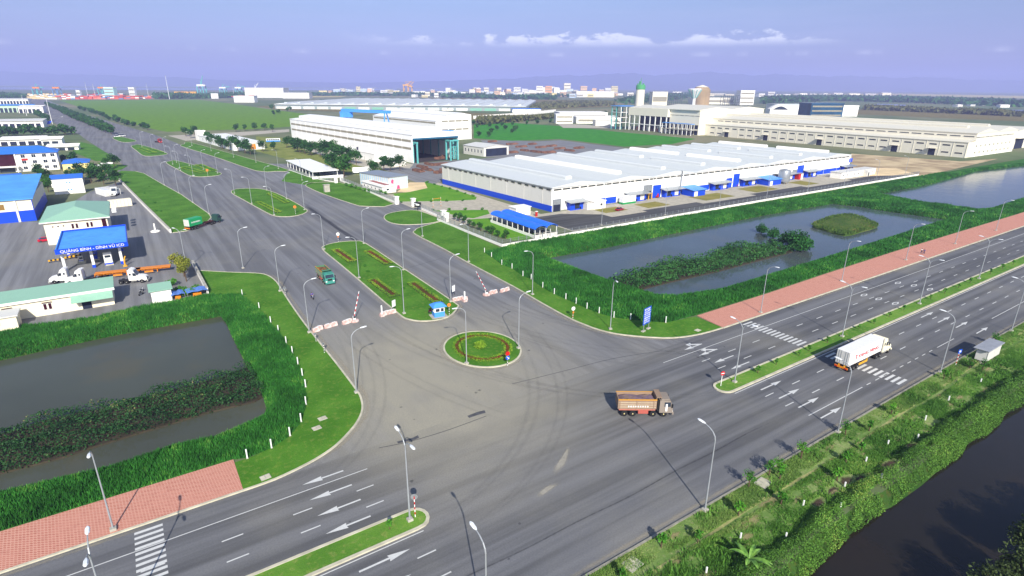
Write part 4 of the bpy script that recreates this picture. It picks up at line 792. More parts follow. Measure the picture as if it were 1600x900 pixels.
MB().box(21.8,22,43,103,0,17.4).build('opening', DARK, mb_)
for k in range(8):
    MB().box(2,3,43+8.4*k,44.0+8.4*k,0,17.5).build('column', WHITEP, mb_)
    if k < 7: MB().box(2.2,3.0,44+8.4*k,51.4+8.4*k,7.2,8.0).build('beam', WHITEP, mb_)
for k in range(14): MB().box(8+random.uniform(0,10),14,45+4*k,47.6+4*k,0,random.uniform(2,6)).build('machinery', random.choice([STEEL,RUST,GREYW]), mb_)
for k in range(6): win(mb_,5.96,3.6+7*k,19.6,6.8,.8,'-X',frame=BEIGE)
an = MB().box(-6,-.4,0,42,11.8,12.3).build('terrace_roof', SKYBLUE, mb_)
for k in range(8): 
    MB().box(-5.8,-5.2,k*5.9,k*5.9+.6,0,11.8).build('column', WHITEP, mb_)
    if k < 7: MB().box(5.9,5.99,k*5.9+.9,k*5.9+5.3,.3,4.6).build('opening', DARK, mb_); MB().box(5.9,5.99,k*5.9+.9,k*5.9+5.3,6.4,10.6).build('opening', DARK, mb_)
MB().box(-5.9,5.9,0,42,5.4,5.9).build('terrace_floor', CONC, mb_)
fr = thing('steel_frame','open steel frame tower at the left end of the beige mill','frame',(512,531,0))
for x in (0,9,18):
    for y in (0,8,16): MB().box(x,x+.8,y,y+.8,0,27).build('column', TEAL if y else WHITEP, fr)
for z in (8,14,20,26.6):
    for y in (0,8,16): MB().box(.8,18,y+.1,y+.7,z,z+.6).build('beam', WHITEP, fr)
    for x in (0,9,18): MB().box(x+.1,x+.7,.8,16,z+.01,z+.55).build('beam', WHITEP, fr)
for z in (8,14,20): MB().box(1,18,1,16,z+.61,z+.7).build('deck', RUST, fr)
MB().box(-1,20,-1,18,27.3,27.8).build('roof', SKYBLUE, fr)
# ---- estate fence: white wall with steel railings
def fence(pts, label, h=.8, rail=1.6, gate=None, bars=.35):
    o = thing('fence',label,'fence',(0,0,0)); P = [Vector(p) for p in pts]
    MB().strip(pts,.35,0,h).build('base_wall', WHITER, o); bm_ = MB(); k = 0
    for a,b in zip(P[:-1],P[1:]):
        L = (b-a).length; d = (b-a)/L; n = max(1,int(L/3.2))
        for i in range(n+(1 if b is P[-1] else 0)):
            p = a+d*(L*i/n); MB().box(-.09,.09,-.09,.09,0,h+rail+.08).build('post', STEEL, o, (p.x,p.y,0))
        for z in (h+.12,h+rail*.55,h+rail-.05): bm_.tube((a.x,a.y,z),(b.x,b.y,z),.035,n=4)
        for i in range(int(L/bars)): p = a+d*(i*bars); bm_.box(p.x-.022,p.x+.022,p.y-.022,p.y+.022,h,h+rail)
    r_ = bm_.build('railing', STEEL, o); r_['kind'] = 'stuff'; return o
fence([(101.2,152.9),(181,154.0),(248,155.0),(402,155.3)], 'steel railing on a low white wall between the loading yard and the ponds',bars=.5)
fence([(97.3,199),(97.6,171),(97.9,152.9),(101.0,152.8)], 'white walled railing at the corner beside the little round trees')
fence([(101.27,229.69),(100.34,200.27)], 'short railing between the two estate gates'); fence([(95.68,314.06),(96.52,273.72),(96.88,239.16)], 'white walled railing behind the lawn and the striped guard house')
fence([(82.28,371.83),(84.61,339.82),(87.46,324.3),(91.96,311.18)], 'railing along the lawn by the white parking canopy',.4,1.3)
for i,(p,l) in enumerate(zip([(91.59,308.89),(96.28,313.71),(96.55,237.65),(101.04,229.83),(100.55,200.13),(99.33,195.56)],('left white pier of the truck gate','right white pier of the truck gate','left white pier of the wide warehouse gate','right white pier of the wide warehouse gate','left white pier of the small car gate','right white pier of the small car gate'))):
    o = thing('gate_pier',l,'gate pier',(p[0],p[1],0),0,'gate piers of the estate'); MB().bbox(-.8,.8,-.8,.8,0,3.2,.08).build('shaft', WHITER, o); MB().box(-1,1,-1,1,3.2,3.45).build('cap', WHITER, o)
# ================================================================== PLANTS
def crown_mesh(name, H, rx, n, s, seed, clumps=9, flat=.6, low=.35, mats=None):
    rg = np.random.default_rng(seed); X=[];Y=[];Z=[];T=[]
    for c in range(clumps):
        a = rg.uniform(0,2*np.pi); rr = rx*.55*np.sqrt(rg.uniform(0,1)); cz = H*(low+.14+(.9-low)*rg.uniform(.1,.85)*(1-.25*rr/rx)); R_ = rx*rg.uniform(.38,.6)
        k = n//clumps; d = rg.normal(size=(k,3)); d /= np.linalg.norm(d,axis=1)[:,None]; q = R_*(.45+.6*rg.uniform(0,1,k)**.6)
        X.append(rr*np.cos(a)+d[:,0]*q); Y.append(rr*np.sin(a)+d[:,1]*q); Z.append(cz+d[:,2]*q*.75); T.append(np.clip(rg.uniform(0,1)*.5+rg.uniform(0,.55,k),0,1))
    X,Y,Z,T = map(np.concatenate,(X,Y,Z,T)); V,F = leaves(X,Y,np.maximum(Z,.15),s*rg.uniform(.7,1.3,len(X)),.9)
    o = np_mesh(name,V,F,np.repeat(T,4),mats or [TREE]); return o
def tree_proto(H, rx, n, s, seed, label, name='broadleaf_tree', mats=None, clumps=9, low=.35, cat='tree'):
    o = thing(name,label,cat)
    tr = MB(); rg = random.Random(seed); tr.tube((0,0,0),(.02*H,0,H*.45),.035*H*.6+.03,.02*H+.02,7)
    for k in range(4):
        a = k*1.57+rg.uniform(-.4,.4); tr.tube((.02*H,0,H*(.3+.05*k)),(rx*.55*math.cos(a),rx*.55*math.sin(a),H*rg.uniform(.6,.8)),.016*H,.006*H,5)
    tr.build('trunk', BARK, o); c = crown_mesh('crown',H,rx,n,s,seed,clumps,low=low,mats=mats); c.parent = o; return o
PROTO = {}
def plant(kind, x, y, label, scale=1, group=None, z=0):
    """first call of a kind builds it, the rest are copies turned and scaled"""
    if kind not in PROTO:
        a = KINDS[kind]; PROTO[kind] = tree_proto(*a[:5], label, a[5], a[6], a[7], a[8], a[9]); r = PROTO[kind]
        r.location = (x,y,z); r.rotation_euler.z = random.uniform(0,6.28); r.scale = (scale,)*3
        if group: r['group'] = group
        return r
    return dup(PROTO[kind],(x,y,z),random.uniform(0,6.28),label,group,scale*random.uniform(.96,1.04))
KINDS = {'big0':(8,3.6,900,.42,1,'broadleaf_tree',None,10,.3,'tree'),'big1':(8,3.2,900,.42,2,'broadleaf_tree',None,9,.3,'tree'),'big2':(8.5,4.0,1000,.45,3,'broadleaf_tree',None,12,.25,'tree'),
 'far0':(7,3.6,260,.8,4,'roadside_tree',None,7,.2,'tree'),'far1':(7,4.0,260,.85,5,'roadside_tree',None,8,.15,'tree'),
 'ball':(2.6,1.25,300,.22,6,'ball_tree',None,6,.35,'tree'),'yel':(6.5,2.2,700,.3,7,'yellowing_tree',[TREE_Y],8,.3,'tree'),
 'bush':(1.6,1.2,220,.2,8,'bush',[SHRUB],6,.05,'bush'),'cubush':(1.7,1.7,700,.16,9,'golden_bush',[HEDGE],9,.05,'bush'),'slim':(3.2,1.1,260,.13,14,'young_tree',[SHRUB],7,.35,'tree'),'sap':(1.3,.45,70,.14,10,'sapling',[SHRUB],4,.35,'sapling'),
 'mangrove':(7.5,4.6,3600,.26,11,'waterside_tree',[leaf_mat('olive leaves','#27331a','#4a5a2c','#7a7d42')],16,.12,'tree'),
 'wbush':(6.5,4.4,1500,.4,12,'waterside_bush',[leaf_mat('dense bush','#163a1a','#2c6226','#4a8a38')],14,.0,'bush')}
def along(pts, step, off=0.0):
    P = [Vector(p) for p in pts]; out = []; carry = off
    for a,b in zip(P[:-1],P[1:]):
        L = (b-a).length; t = carry
        while t < L: out.append(tuple(a+(b-a)*(t/L))); t += step
        carry = t-L
    return out
def row(kinds, pts, label, group, scale=1, jit=.5):
    for i,p in enumerate(pts):
        plant(kinds[i%len(kinds)], p[0]+random.uniform(-jit,jit), p[1]+random.uniform(-jit,jit), label.format(ordn(i+1)), scale*random.uniform(.85,1.15), group)
BG = ['big0','big1','big2']; FG = ['far0','far1']
row(FG, along([(-8.64,733.8),(-16.87,798.7),(-30.99,903.5),(-48.88,1036.4),(-74.87,1260.5),(-103.6,1516.9),(-135.8,1785.8)],14), 'dark dense tree, {} from the junction in the hedge row down the central strip', 'trees along the central strip', 1.15, 1.5)
row(FG, [(x+9,y+5) for x,y in along([(-16.87,798.7),(-30.99,903.5),(-48.88,1036.4),(-74.87,1260.5),(-103.6,1516.9)],20)], 'dark tree, {} on the far side of the central strip hedge', 'trees along the central strip', 1.0, 1.5)
row(FG, along([(26.54,786.4),(11.6,854.6),(-5.42,980.3),(-29.47,1214.0),(-59.66,1462.2)],26), 'dark green tree, {} along the edge of the big open field', 'trees at the field edge', 1.1, 3)
row(FG, along([(-97.42,747.5),(-79.67,754.8),(-58.64,743.2),(-39.25,750.6)],9), 'dark tree, {} in the dense row behind the office block', 'trees behind the office block', 1.35, 2)
row(FG, [(x,y+9) for x,y in along([(-97.42,747.5),(-74.43,751.9),(-42.52,752.4)],12)], 'dark tree, {} in the second row behind the office block', 'trees behind the office block', 1.3, 2)
row(FG, along([(-109.02,1227.9),(-88.67,1092.6),(-78.08,1001.3)],16), 'green tree, {} beside the far left carriageway', 'trees by the far carriageway', 1.1, 2)
row(BG, [(63.21,618.1),(64.24,595.4),(63.79,574.9),(65.36,567.4),(66.58,553.8),(66.53,535.5),(67.22,523.5),(67.58,506.6),(73.29,525.8)], 'round dark tree, {} in front of the low white building', 'trees by the low white building', 1.1, .8)
row(BG, [(73.42,514.3),(73.66,492.6),(75.42,481.3),(77.92,470.0)], 'round dark tree, {} in the clump before the low white building', 'trees by the low white building', 1.2, .8)
row(BG, [(53.35,672.6),(54.79,646.4),(63.23,685.1),(105.57,711.1),(115.64,716.3),(127.25,721.0),(136.56,716.0),(139.9,692.5)], 'dark tree, {} along the white wall of the field', 'trees by the field wall', 1.0, .8)
row(BG, [(89.68,488.5),(98.34,488.9)], 'single dark tree, {} beside the blue parked bus', 'trees by the parked bus', 1.1)
row(BG, [(113.24,508.8),(113.6,491.1),(112.35,470.1)], 'leafy tree, {} of three behind the parking wall', 'trees behind the parking wall', 1.25)
row(BG, [(112.9,464.7),(113.13,454.4),(115.37,443.4),(120.55,450.1),(120.28,435.8),(119.64,422.5),(125.51,428.1),(123.98,411.1)], 'leafy tree, {} before the white annex', 'trees before the white annex', 1.25)
row(BG, [(122.52,399.37),(126.67,405.3),(125.53,385.57),(126.25,377.44)], 'leafy tree, {} left of the small white office', 'trees before the white annex', 1.2)
row(BG, [(100.42,342.06),(101.72,335.32),(102.67,328.95)], 'large dark tree, {} right of the white parking canopy', 'large trees by the truck gate', 1.35)
row(BG, [(117.96,322.63),(130.21,336.69),(134.27,337.5),(140.77,336.9)], 'dark tree, {} between the hall and the patterned shed', 'trees by the patterned shed', 1.05)
row(['ball'], [(102.92,195.97),(103.02,191.96),(103.12,188.06),(102.71,183.36),(102.81,179.69),(102.81,175.03),(103.3,171.33),(103.58,167.85),(103.57,163.58),(103.84,160.29)], 'small ball-shaped tree, {} along the corner railing', 'ball trees along the railing', 1.15, .2)
row(['bush'], along([(99.16,239.49),(118.64,231.02),(129.84,225.93)],7), 'low clipped bush, {} along the front of the factory lawn', 'bushes round the factory lawn', .7, .3)
row(['bush'], along([(133.53,283.47),(134.5,261.45),(134.58,232.32)],8), 'low clipped bush, {} along the back of the factory lawn', 'bushes round the factory lawn', .7, .3)
row(['bush'], along([(103.96,216.84),(125.14,205.28)],7), 'low bush, {} beside the inner estate road', 'bushes by the inner road', .7, .3)
row(['bush'], [(93.49,295.61),(93.88,290.73),(94.54,285.79),(94.91,281.15),(95.81,276.28),(96.69,271.52),(97.55,266.87),(99.66,265.58),(101.12,262.66)], 'dark hedge bush, {} between the striped guard house and the railing', 'bushes before the guard house', 1.3, .3)
row(['yel'], [(6.58,178.7),(7.09,173.65),(7.23,168.41)], 'yellowing tree, {} at the filling station corner', 'yellowing trees at the station corner', .9, .5)
row(['bush'], [(5.23,160.72),(6.31,158.33),(7.19,155.56),(8.31,158.18),(4.35,165.96)], 'scrubby bush, {} inside the white corner wall of the station', 'scrub by the station corner', 1.2, .6)
row(BG, [(-7.66,438.9),(-11.6,427.9),(-16.14,392.2),(-13.67,380.2),(-18.1,375.36),(-22.37,388.03),(-10.24,391.36),(-12.39,362.3),(-7.99,359.62)], 'bushy tree, {} in the green plot behind the white depot', 'trees in the plot behind the depot', .95, 1)
row(BG, [(-36.16,466.3),(-33.3,468.2),(-30.55,474.0),(-24.77,392.09),(-22.04,377.75),(-43.02,413.9),(-35.47,369.45),(-33.38,353.09),(-37.74,387.26)], 'dark tree, {} among the blue roofed buildings', 'trees among the blue roofs', .8, 1)
row(BG, [(-63.25,458.7),(-57.77,449.1),(-54.96,450.6),(-45.32,451.3),(-28.76,405.3)], 'small tree, {} along the front of the office block', 'trees at the office front', .5, .5)
row(FG, [(222.63,1069.4),(240.48,1112.3),(275.91,1212.8),(295.73,1271.0),(268.41,1318.9),(255.01,739.8),(264.22,749.0)], 'dark tree, {} in the brown scrub beyond the field', 'trees beyond the field', 1.2, 3)
row(FG, [(286.29,624.1),(399.92,692.7),(383.8,594.5),(364.83,549.2),(369.51,590.5),(345.93,559.5),(383.95,571.3),(311.78,529.7),(316.45,518.2)], 'dark tree, {} on the estate grass right of the halls', 'trees right of the halls', .9, 2)
row(FG, along([(371.21,638.3),(437.3,658.4),(527.5,674.3)],24), 'tree, {} along the far edge of the estate grass', 'trees along the estate grass', .8, 2)
row(FG, along([(654.6,837.3),(766.5,865.0),(850.6,886.4)],30), 'tree, {} along the far white road', 'trees along the far white road', .8, 3)
row(['bush'], [(6.71,346.06),(6.35,294.96),(7.96,273.27),(4.66,323.72),(6.72,275.53),(9.09,253.07)], 'small dark shrub, {} on the lawn by the station wall', 'shrubs on the left lawn', .55, .6)
row(['bush'], [(38.49,153.03),(52.29,155.42),(51,149.82),(53.89,131.43)], 'spiky shrub, {} in the grass of the large traffic island', 'shrubs on the large island', .5, .1)
row(['sap'], [(x,53.2) for x in (18.2,-2,90.5,96.3,103.5,107.4,114.5,127,133,140.5,148,162,170,178,185.5,200,209,217,236,246,256)], 'leafy sapling, {} along the median of the highway', 'saplings on the median', 1.25, .15)
row(['sap'], [(x,random.uniform(28.5,34.2)) for x in (36,43,47.5,55,61.5,66,72,77,81.5,88,96,117,126)], 'leaning sapling, {} along the rough verge', 'saplings on the verge', 1.5, .2)
row(['slim'], [(65.2,34.3),(66.6,33.7),(72.3,34.2),(61.0,34.4),(83.6,33.9),(126.0,30.5),(143.0,34.0)], 'thin young tree, {} along the kerb of the rough verge', 'young trees on the verge', 1.0, .2)
plant('cubush',52.6,90.2,'golden leafy bush in the middle of the roundabout',.85,None,.1)
for i,(x,y) in enumerate(((66,9.6),(71.5,8.4),(77.5,8.9),(83,8.2),(61,6.0),(69,4.5),(90,5.5),(79.5,7.2),(86.5,6.4))): plant('mangrove',x,y,f'olive green tree, {ordn(i+1)} along the far bank of the canal',random.uniform(.62,.78),'trees on the far canal bank',-.5)
for i,(x,y,s) in enumerate([(*(193.66,121.79),.55),(*(190.07,114.97),.6),(*(185.86,107.09),.8),(*(182.18,100.64),1.0),(*(185.58,100.39),.85)]): plant('wbush',x,y,('feathery bush at the tip of the strip of pond plants','second bush from the tip of the strip of pond plants','third bush from the tip of the strip of pond plants','largest round bush standing at the end of the pond strip','round bush on the far side of the largest one in the pond')[i],s,'bushes in the pond',-1.5)
# banana plant at the canal edge: big separate leaves
bp = thing('banana_plant','banana plant with broad pale leaves on the verge near the canal','plant',(*(48.79,26.06),.05)); BL = mat('banana leaf','#4c7a28',.5,.2,1.5,col2='#78a044')
MB().tube((0,0,0),(.05,0,1.5),.16,.09,8).build('stem', mat('banana stem','#8a9450',.7,.2,2), bp)
for k in range(9):
    a = k*2.4+random.uniform(-.5,.5); L = random.uniform(1.3,2.4); up = random.uniform(.8,2.2); mb = MB(); n = 7; vs = []
    for i in range(n+1):
        t = i/n; r = L*t; z = 1.45+up*t*(1-.62*t)*1.2-.3*t*t; w_ = .26*math.sin(math.pi*min(1,t*.92+.06))**.7
        for s_ in (-1,0,1): vs.append((r*math.cos(a)-s_*w_*math.sin(a), r*math.sin(a)+s_*w_*math.cos(a), z-(0 if s_ == 0 else -.07)))
    mb.add(vs,[q for i in range(n) for q in ((3*i,3*i+3,3*i+4,3*i+1),(3*i+1,3*i+4,3*i+5,3*i+2))]).build('leaf', BL, bp)
# clipped hedge beds on the traffic islands and the roundabout
def bed(name, label, x0, x1, y0, y1, z=.13, rot=0, cx=0, cy=0, group=None, inner=None):
    o = thing(name,label,'flower bed',(cx,cy,0),rot,group); w_ = .85
    for nm,a,b,c,d,h,m,s in (('hedge',x0,x0+w_,y0,y1,.5,HEDGE,.11),('hedge',x1-w_,x1,y0,y1,.5,HEDGE,.11),('hedge',x0+w_,x1-w_,y0,y0+w_,.5,HEDGE,.11),('hedge',x0+w_,x1-w_,y1-w_,y1,.5,HEDGE,.11),('bedding',x0+w_,x1-w_,y0+w_,y1-w_,.34,inner or REDLEAF,.10)):
        n = int((b-a)*(d-c)*60); x = RNG.uniform(a,b,n); y = RNG.uniform(c,d,n); zz = z+h*np.sqrt(RNG.uniform(0,1,n)); V,F = leaves(x,y,zz,np.full(n,s),.9)
        q = np_mesh(nm,V,F,np.repeat(RNG.uniform(0,1,n),4),[m],o); MB().box(a+.1,b-.1,c+.1,d-.1,0,z+h*.6).build('stems', mat('hedge stems','#2c4a14',.9,.3,3), q)
for (a,b),l in zip(([(50.41,177.66),(50.64,161.75)], [(58.5,170.79),(58.81,153.53)], [(49.5,142.79),(49.66,126.81)], [(57.45,134.58),(56.86,117.48)]),('nearest the far left end','nearest the far right end','at the near left','at the near right by the booth')):
    rz = math.atan2(b[1]-a[1],b[0]-a[0])-math.pi/2; L = math.hypot(b[0]-a[0],b[1]-a[1])
    bed('flower_bed',f'red bed inside a hedge on the large island, {l}',-1.45,1.45,0,L,.13,rz,a[0],a[1],'hedged beds on the islands')
for (a,b),l in zip(([(46.22,265.33),(48.2,245.37)], [(54.72,285.17),(55.95,264.38)]),('front bed','rear bed')):
    rz = math.atan2(b[1]-a[1],b[0]-a[0])-math.pi/2; bed('flower_bed',f'hedged {l} on the second traffic island',-1.3,1.3,-8,math.hypot(b[0]-a[0],b[1]-a[1]),.13,rz,a[0],a[1],'hedged beds on the islands',SHRUB)
for pts,l in (([(28.24,417.5),(36.89,383.19),(38.14,425.9),(42.77,388.98)],"third island"),([(10.2,562.0),(17.62,514.9),(16.02,552.9),(22.76,516.9)],"fourth island")):
    for (a,b),f in zip((pts[:2],pts[2:]),('front','rear')):
        rz = math.atan2(b[1]-a[1],b[0]-a[0])-math.pi/2; bed('flower_bed',f'{f} hedged bed on the {l} from the roundabout',-2.2,2.2,0,math.hypot(b[0]-a[0],b[1]-a[1]),.13,rz,a[0],a[1],'hedged beds on the islands',SHRUB)
rb = thing('ring_bed','ring of clipped hedge and red bedding round the roundabout lawn','flower bed',(52.9,90.0,0))
for nm,r0,r1,h,m in (('hedge',5.25,5.85,.5,HEDGE),('bedding',4.6,5.25,.36,REDLEAF),('hedge',4.15,4.6,.45,HEDGE)):
    n = int((r1*r1-r0*r0)*3.14*1.16*75); a = RNG.uniform(0,2*np.pi,n); r = np.sqrt(RNG.uniform(r0*r0,r1*r1,n)); V,F = leaves(r*np.cos(a),r*1.16*np.sin(a),.13+h*np.sqrt(RNG.uniform(0,1,n)),np.full(n,.10),.9); np_mesh(nm,V,F,np.repeat(RNG.uniform(0,1,n),4),[m],rb)
# ================================================================== STREET LAMPS
LAMPM = mat('lamp pole grey','#9da1a4',.45,.08,1,metal=.2); LHEAD = mat('lamp head white','#dfe2e4',.4,.05,2)
def lamp_proto(arms, label, group, H=11.6):
    o = thing('street_lamp',label,'street lamp',group=group)
    MB().bbox(-.35,.35,-.35,.35,0,.3,.05).build('base', CONC, o)
    if len(arms) == 1: MB().tube((0,0,.3),(0,0,H-1.3),.11,.065,8).build('pole', LAMPM, o)
    else: MB().tube((0,0,.3),(0,0,H-1.1),.12,.07,8).build('pole', LAMPM, o)
    for s in arms:
        pts = [(0,0,H-1.35),(0,s*.10,H-.9),(0,s*.45,H-.42),(0,s*1.0,H-.1),(0,s*1.7,H+.1)]
        MB().path(pts,[.085,.08,.07,.06,.05],6).build('arm', LAMPM, o)
        MB().add([(dx*w_,s*(1.6+t),H+.1+.06*t+dz) for t,w_,h in ((0,.07,.05),(.3,.19,.09),(.9,.20,.10),(1.15,.1,.05)) for dx,dz in ((-1,0),(-.6,h),(.6,h),(1,0),(.5,-h*.6),(-.5,-h*.6))],
            [(6*j+i,6*j+(i+1)%6,6*j+6+(i+1)%6,6*j+6+i) for j in range(3) for i in range(6)]+[(5,4,3,2,1,0),(18,19,20,21,22,23)]).build('lamp_head', LHEAD, o)
    return o
LP = {}
def lamp(n, x, y, rz, label, group, z=.12):
    if n not in LP: LP[n] = lamp_proto((1,) if n == 1 else (1,-1), label, group); o = LP[n]; o.location = (x,y,z); o.rotation_euler.z = rz; return o
    return dup(LP[n],(x,y,z),rz,label,group)
def lamps(n, pts, rz, label, group, z=.12):
    for i,p in enumerate(pts): lamp(n,p[0],p[1],rz,label.format(ordn(i+1)),group,z)
H_ = math.pi/2
lamps(1,[(20.5,34.7),(52.4,34.7),(83.5,34.7),(119.3,34.7),(154.6,34.7),(190.5,34.7),(226.5,34.7),(262.5,34.7)],0,'single-arm lamp, {} from the left on the verge beside the canal','lamps along the verge',.1)
mlx = (-9,54.16)
lamps(2,[(mlx[0],53.2),(20.8,53.2),(83.7,53.3),(120.1,53.3),(155.9,53.3),(192,53.3),(228,53.3),(264,53.3),(300,53.3)],0,'double-arm lamp, {} from the left on the highway median','lamps on the median',.15)
lamps(1,[(-9.2,70.9),(117.6,71.0),(157.3,73.0),(194.6,73.0),(230.2,73.0),(266,73.0),(302,73.0)],math.pi,'single-arm lamp, {} from the left on the red pavement','lamps on the red pavement',.15)
lamp(1,81.2,83.0,math.pi*.85,'single-arm lamp on the lawn beside the blue sign board','lamps on the right lawn')
lamps(1,[(25.7,86.5),(25.8,116.5),(26.6,146.8),(22.2,172.5)],-H_,'single-arm lamp, {} from the highway on the left lawn kerb','lamps along the left lawn')
lamps(1,[(47.1,115.6),(47.2,146.3),(47.6,180.3)],H_,'single-arm lamp, {} from the booth on the left edge of the large island','lamps on the large island')
lamps(1,[(59.8,116.6),(60.3,146.5),(60.8,180.3)],-H_,'single-arm lamp, {} from the booth on the right edge of the large island','lamps on the large island')
lamp(1,46.9,85.7,H_,'single-arm lamp on the left side of the roundabout','lamps on the roundabout'); lamp(1,59.0,85.9,-H_,'single-arm lamp on the right side of the roundabout','lamps on the roundabout')
lamps(1,[(79.6,110),(80.0,143.5),(81.4,178.8)],H_,'single-arm lamp, {} from the highway on the right lawn kerb','lamps along the right lawn')
lamps(1,[(45.6,242),(42.6,272),(40.4,303)],H_,'single-arm lamp, {} along the left edge of the second island','lamps on the second island')
lamps(1,[(58.6,246),(58.2,275),(55.4,304)],-H_,'single-arm lamp, {} along the right edge of the second island','lamps on the second island')
lamps(1,along(UPK[2:7],30,4),-H_,'single-arm lamp, {} along the long lawn by the station wall','lamps on the long left lawn')
lamps(1,[(78.47,327.09),(77.92,381.09),(72.29,420.9),(64.38,459.3),(56.55,513.0),(48.25,564.3)],H_,'single-arm lamp, {} along the strip of lawn by the parking canopy','lamps on the right strip')
lamps(1,[(43.23,379.39),(38.3,401.4),(32.92,425.4),(27.45,447.4)],-H_,'single-arm lamp, {} along the right edge of the third island','lamps on the third island')
lamps(1,[(24.47,437.7),(25.88,402.3),(30.07,375.49)],H_,'single-arm lamp, {} along the left edge of the third island','lamps on the third island')
lamps(1,[(25.21,515.5),(18.34,546.0),(12.58,578.4)],-H_,'single-arm lamp, {} along the right edge of the fourth island','lamps on the fourth island')
lamp(2,*(8.63,180.21),.6,'double-arm lamp at the white corner wall of the filling station','lamps at the station')
lamps(1,[(146.5+35*k,158.4) for k in range(8)],0,'slim grey lamp, {} along the loading yard railing','lamps of the loading yard',.03)
# ================================================================== MARKER POSTS, SIGNS, BARRIERS
def post_proto(label, group):
    o = thing('marker_post',label,'marker post',group=group); MB().bbox(-.09,.09,-.09,.09,0,1.55,.03).build('shaft', WHITEP, o); MB().box(-.14,.14,-.14,.14,0,.12).build('foot', CONC, o); return o
mp = None
def posts(pts, label, group, z=.1):
    global mp
    for i,p in enumerate(pts):
        l = label.format(ordn(i+1))
        if mp is None: mp = post_proto(l,group); mp.location = (p[0],p[1],z)
        else: dup(mp,(p[0],p[1],z),random.uniform(-.2,.2),l,group)
posts(BOLL_W[::-1],'white marker post, {} from the red pavement along the left pond','marker posts round the left pond')
posts(BOLL_E[::-1],'white marker post, {} from the red pavement along the right pond','marker posts round the right pond')
vp = [(44.5,28.2),(52,29.3),(56.5,26.4),(63.5,28.4),(71.5,27.4),(79.5,28.6),(86.5,28.9),(92,27.2),(98.8,28.9),(109,29.5),(121,29.0),(67,25.6),(77.5,25.6)]
posts(vp,'short white marker stone, {} along the rough verge','marker stones on the verge',-.6)
def striped(mb, x, y, h, n, a=0, b=1, r=.06, z0=0):
    for k in range(n): mb.tube((x,y,z0+h*k/n),(x,y,z0+h*(k+1)/n),r,n=8,m=a if k%2 == 0 else b)
    return mb
SBLUE = paint_mat('sign blue','#1c4fc0',.1); SRED = paint_mat('sign red','#c01c1c',.1); SBLACK = mat('sign black','#202020',.6); SWHITE = mat('sign white','#e8e8e4',.5,.05)
def disc_sign(x, y, rz, label, kind, h=2.6, z=.12, post=('SWHITE','SRED'), r=.42):
    o = thing('road_sign',label,'road sign',(x,y,z),rz); cols = [globals()[c] for c in post]
    striped(MB(),0,0,h,8).build('post', cols, o)
    def disc(m, rr, yy, zz, nm='disc', n=24, th=.03): return MB().lathe([(rr,yy-th),(rr,yy)],n,(0,0,zz),0,'Y').build(nm, m, o)
    if kind == 'noentry': d_ = disc(SRED,r,-.07,h-.1); MB().box(-r*.7,r*.7,-.115,-.103,h-.18,h-.02).build('bar', SWHITE, d_)
    if kind == 'keep': disc(SRED,r,-.07,h+.25); d_ = disc(SBLUE,r,-.07,h-.62); MB().add([(-.25,-.11,h-.42),(.1,-.11,h-.72),(-.02,-.11,h-.85),(.28,-.11,h-.9),(.26,-.11,h-.58),(.17,-.11,h-.66),(-.18,-.11,h-.33)],[(0,6,5,1),(2,1,5),(2,5,4,3)]).build('arrow', SWHITE, d_)
    if kind == 'orange': disc(paint_mat('sign orange','#d87830',.1),r,-.07,h)
    if kind == 'white': disc(SWHITE,r*1.1,-.07,h); disc(paint_mat('sign orange','#d87830',.1),r*.5,-.12,h-.9)
    if kind == 'back': disc(STEEL,r,.10,h-.1)
    if kind == 'bus': d_ = MB().box(-.42,.42,-.10,-.06,h-.5,h+.35).build('plate', SBLUE, o); MB().box(-.2,.2,-.115,-.101,h-.25,h+.1).build('symbol', SWHITE, d_)
    return o
disc_sign(*(80.46,53.78),-.3,'no entry sign on a white post at the tip of the right median','noentry',z=.16,post=('SWHITE','SWHITE'))
disc_sign(*(21.58,53.36),-.5,'grey backed sign on a red and white post at the tip of the left median','back',3.0,z=.16,post=('SWHITE','SRED'))
disc_sign(*(53,80.81),-.2,'red and blue disc signs on a black and white post on the roundabout','keep',2.3,post=('SWHITE','SBLACK'))
disc_sign(*(78.25,92.25),-.2,'white round sign on a striped post on the right lawn','white',2.4,post=('SWHITE','SRED'))
disc_sign(*(55.64,109.48),-.2,'orange disc sign on a black and white post beside the blue booth','orange',2.4,post=('SWHITE','SBLACK'))
disc_sign(*(53.33,239.27),-.2,'orange disc sign on a striped post at the near end of the second island','orange',3.0,post=('SWHITE','SBLACK'),r=.6)
disc_sign(*(37.15,371.23),-.2,'orange disc sign at the near end of the third island','orange',3.2,post=('SWHITE','SBLACK'),r=.7)
disc_sign(*(25.63,104.96),.3,'striped post with a dark sign on the left lawn kerb, nearer the junction','back',2.0,post=('SWHITE','SBLACK'),r=.3)
disc_sign(*(25.76,111.26),.3,'striped post with a dark sign on the left lawn kerb, nearer the barrier','back',1.7,post=('SWHITE','SBLACK'),r=.3)
disc_sign(*(27.12,143.39),.3,'black and white sign post under the third lamp of the left lawn','back',1.8,post=('SWHITE','SBLACK'),r=.4)
disc_sign(*(54.48,187.28),-.2,'white disc sign on a striped post at the far end of the large island','white',2.6,post=('SWHITE','SBLACK'),r=.5)
disc_sign(*(125.35,34.43),-.3,'blue bus stop sign on a red and white post beside the shelter','bus',3.0,z=.1,post=('SWHITE','SRED'),r=.5)
sb = thing('direction_board','tall blue direction board with white lettering on two grey posts','sign',(*(88.14,79),.12),0); s0,s1 = [(86.05,78.3),(88.73,78.62)]
sb.location = ((s0[0]+s1[0])/2,(s0[1]+s1[1])/2,.12); sb.rotation_euler.z = math.atan2(s1[1]-s0[1],s1[0]-s0[0])+.12
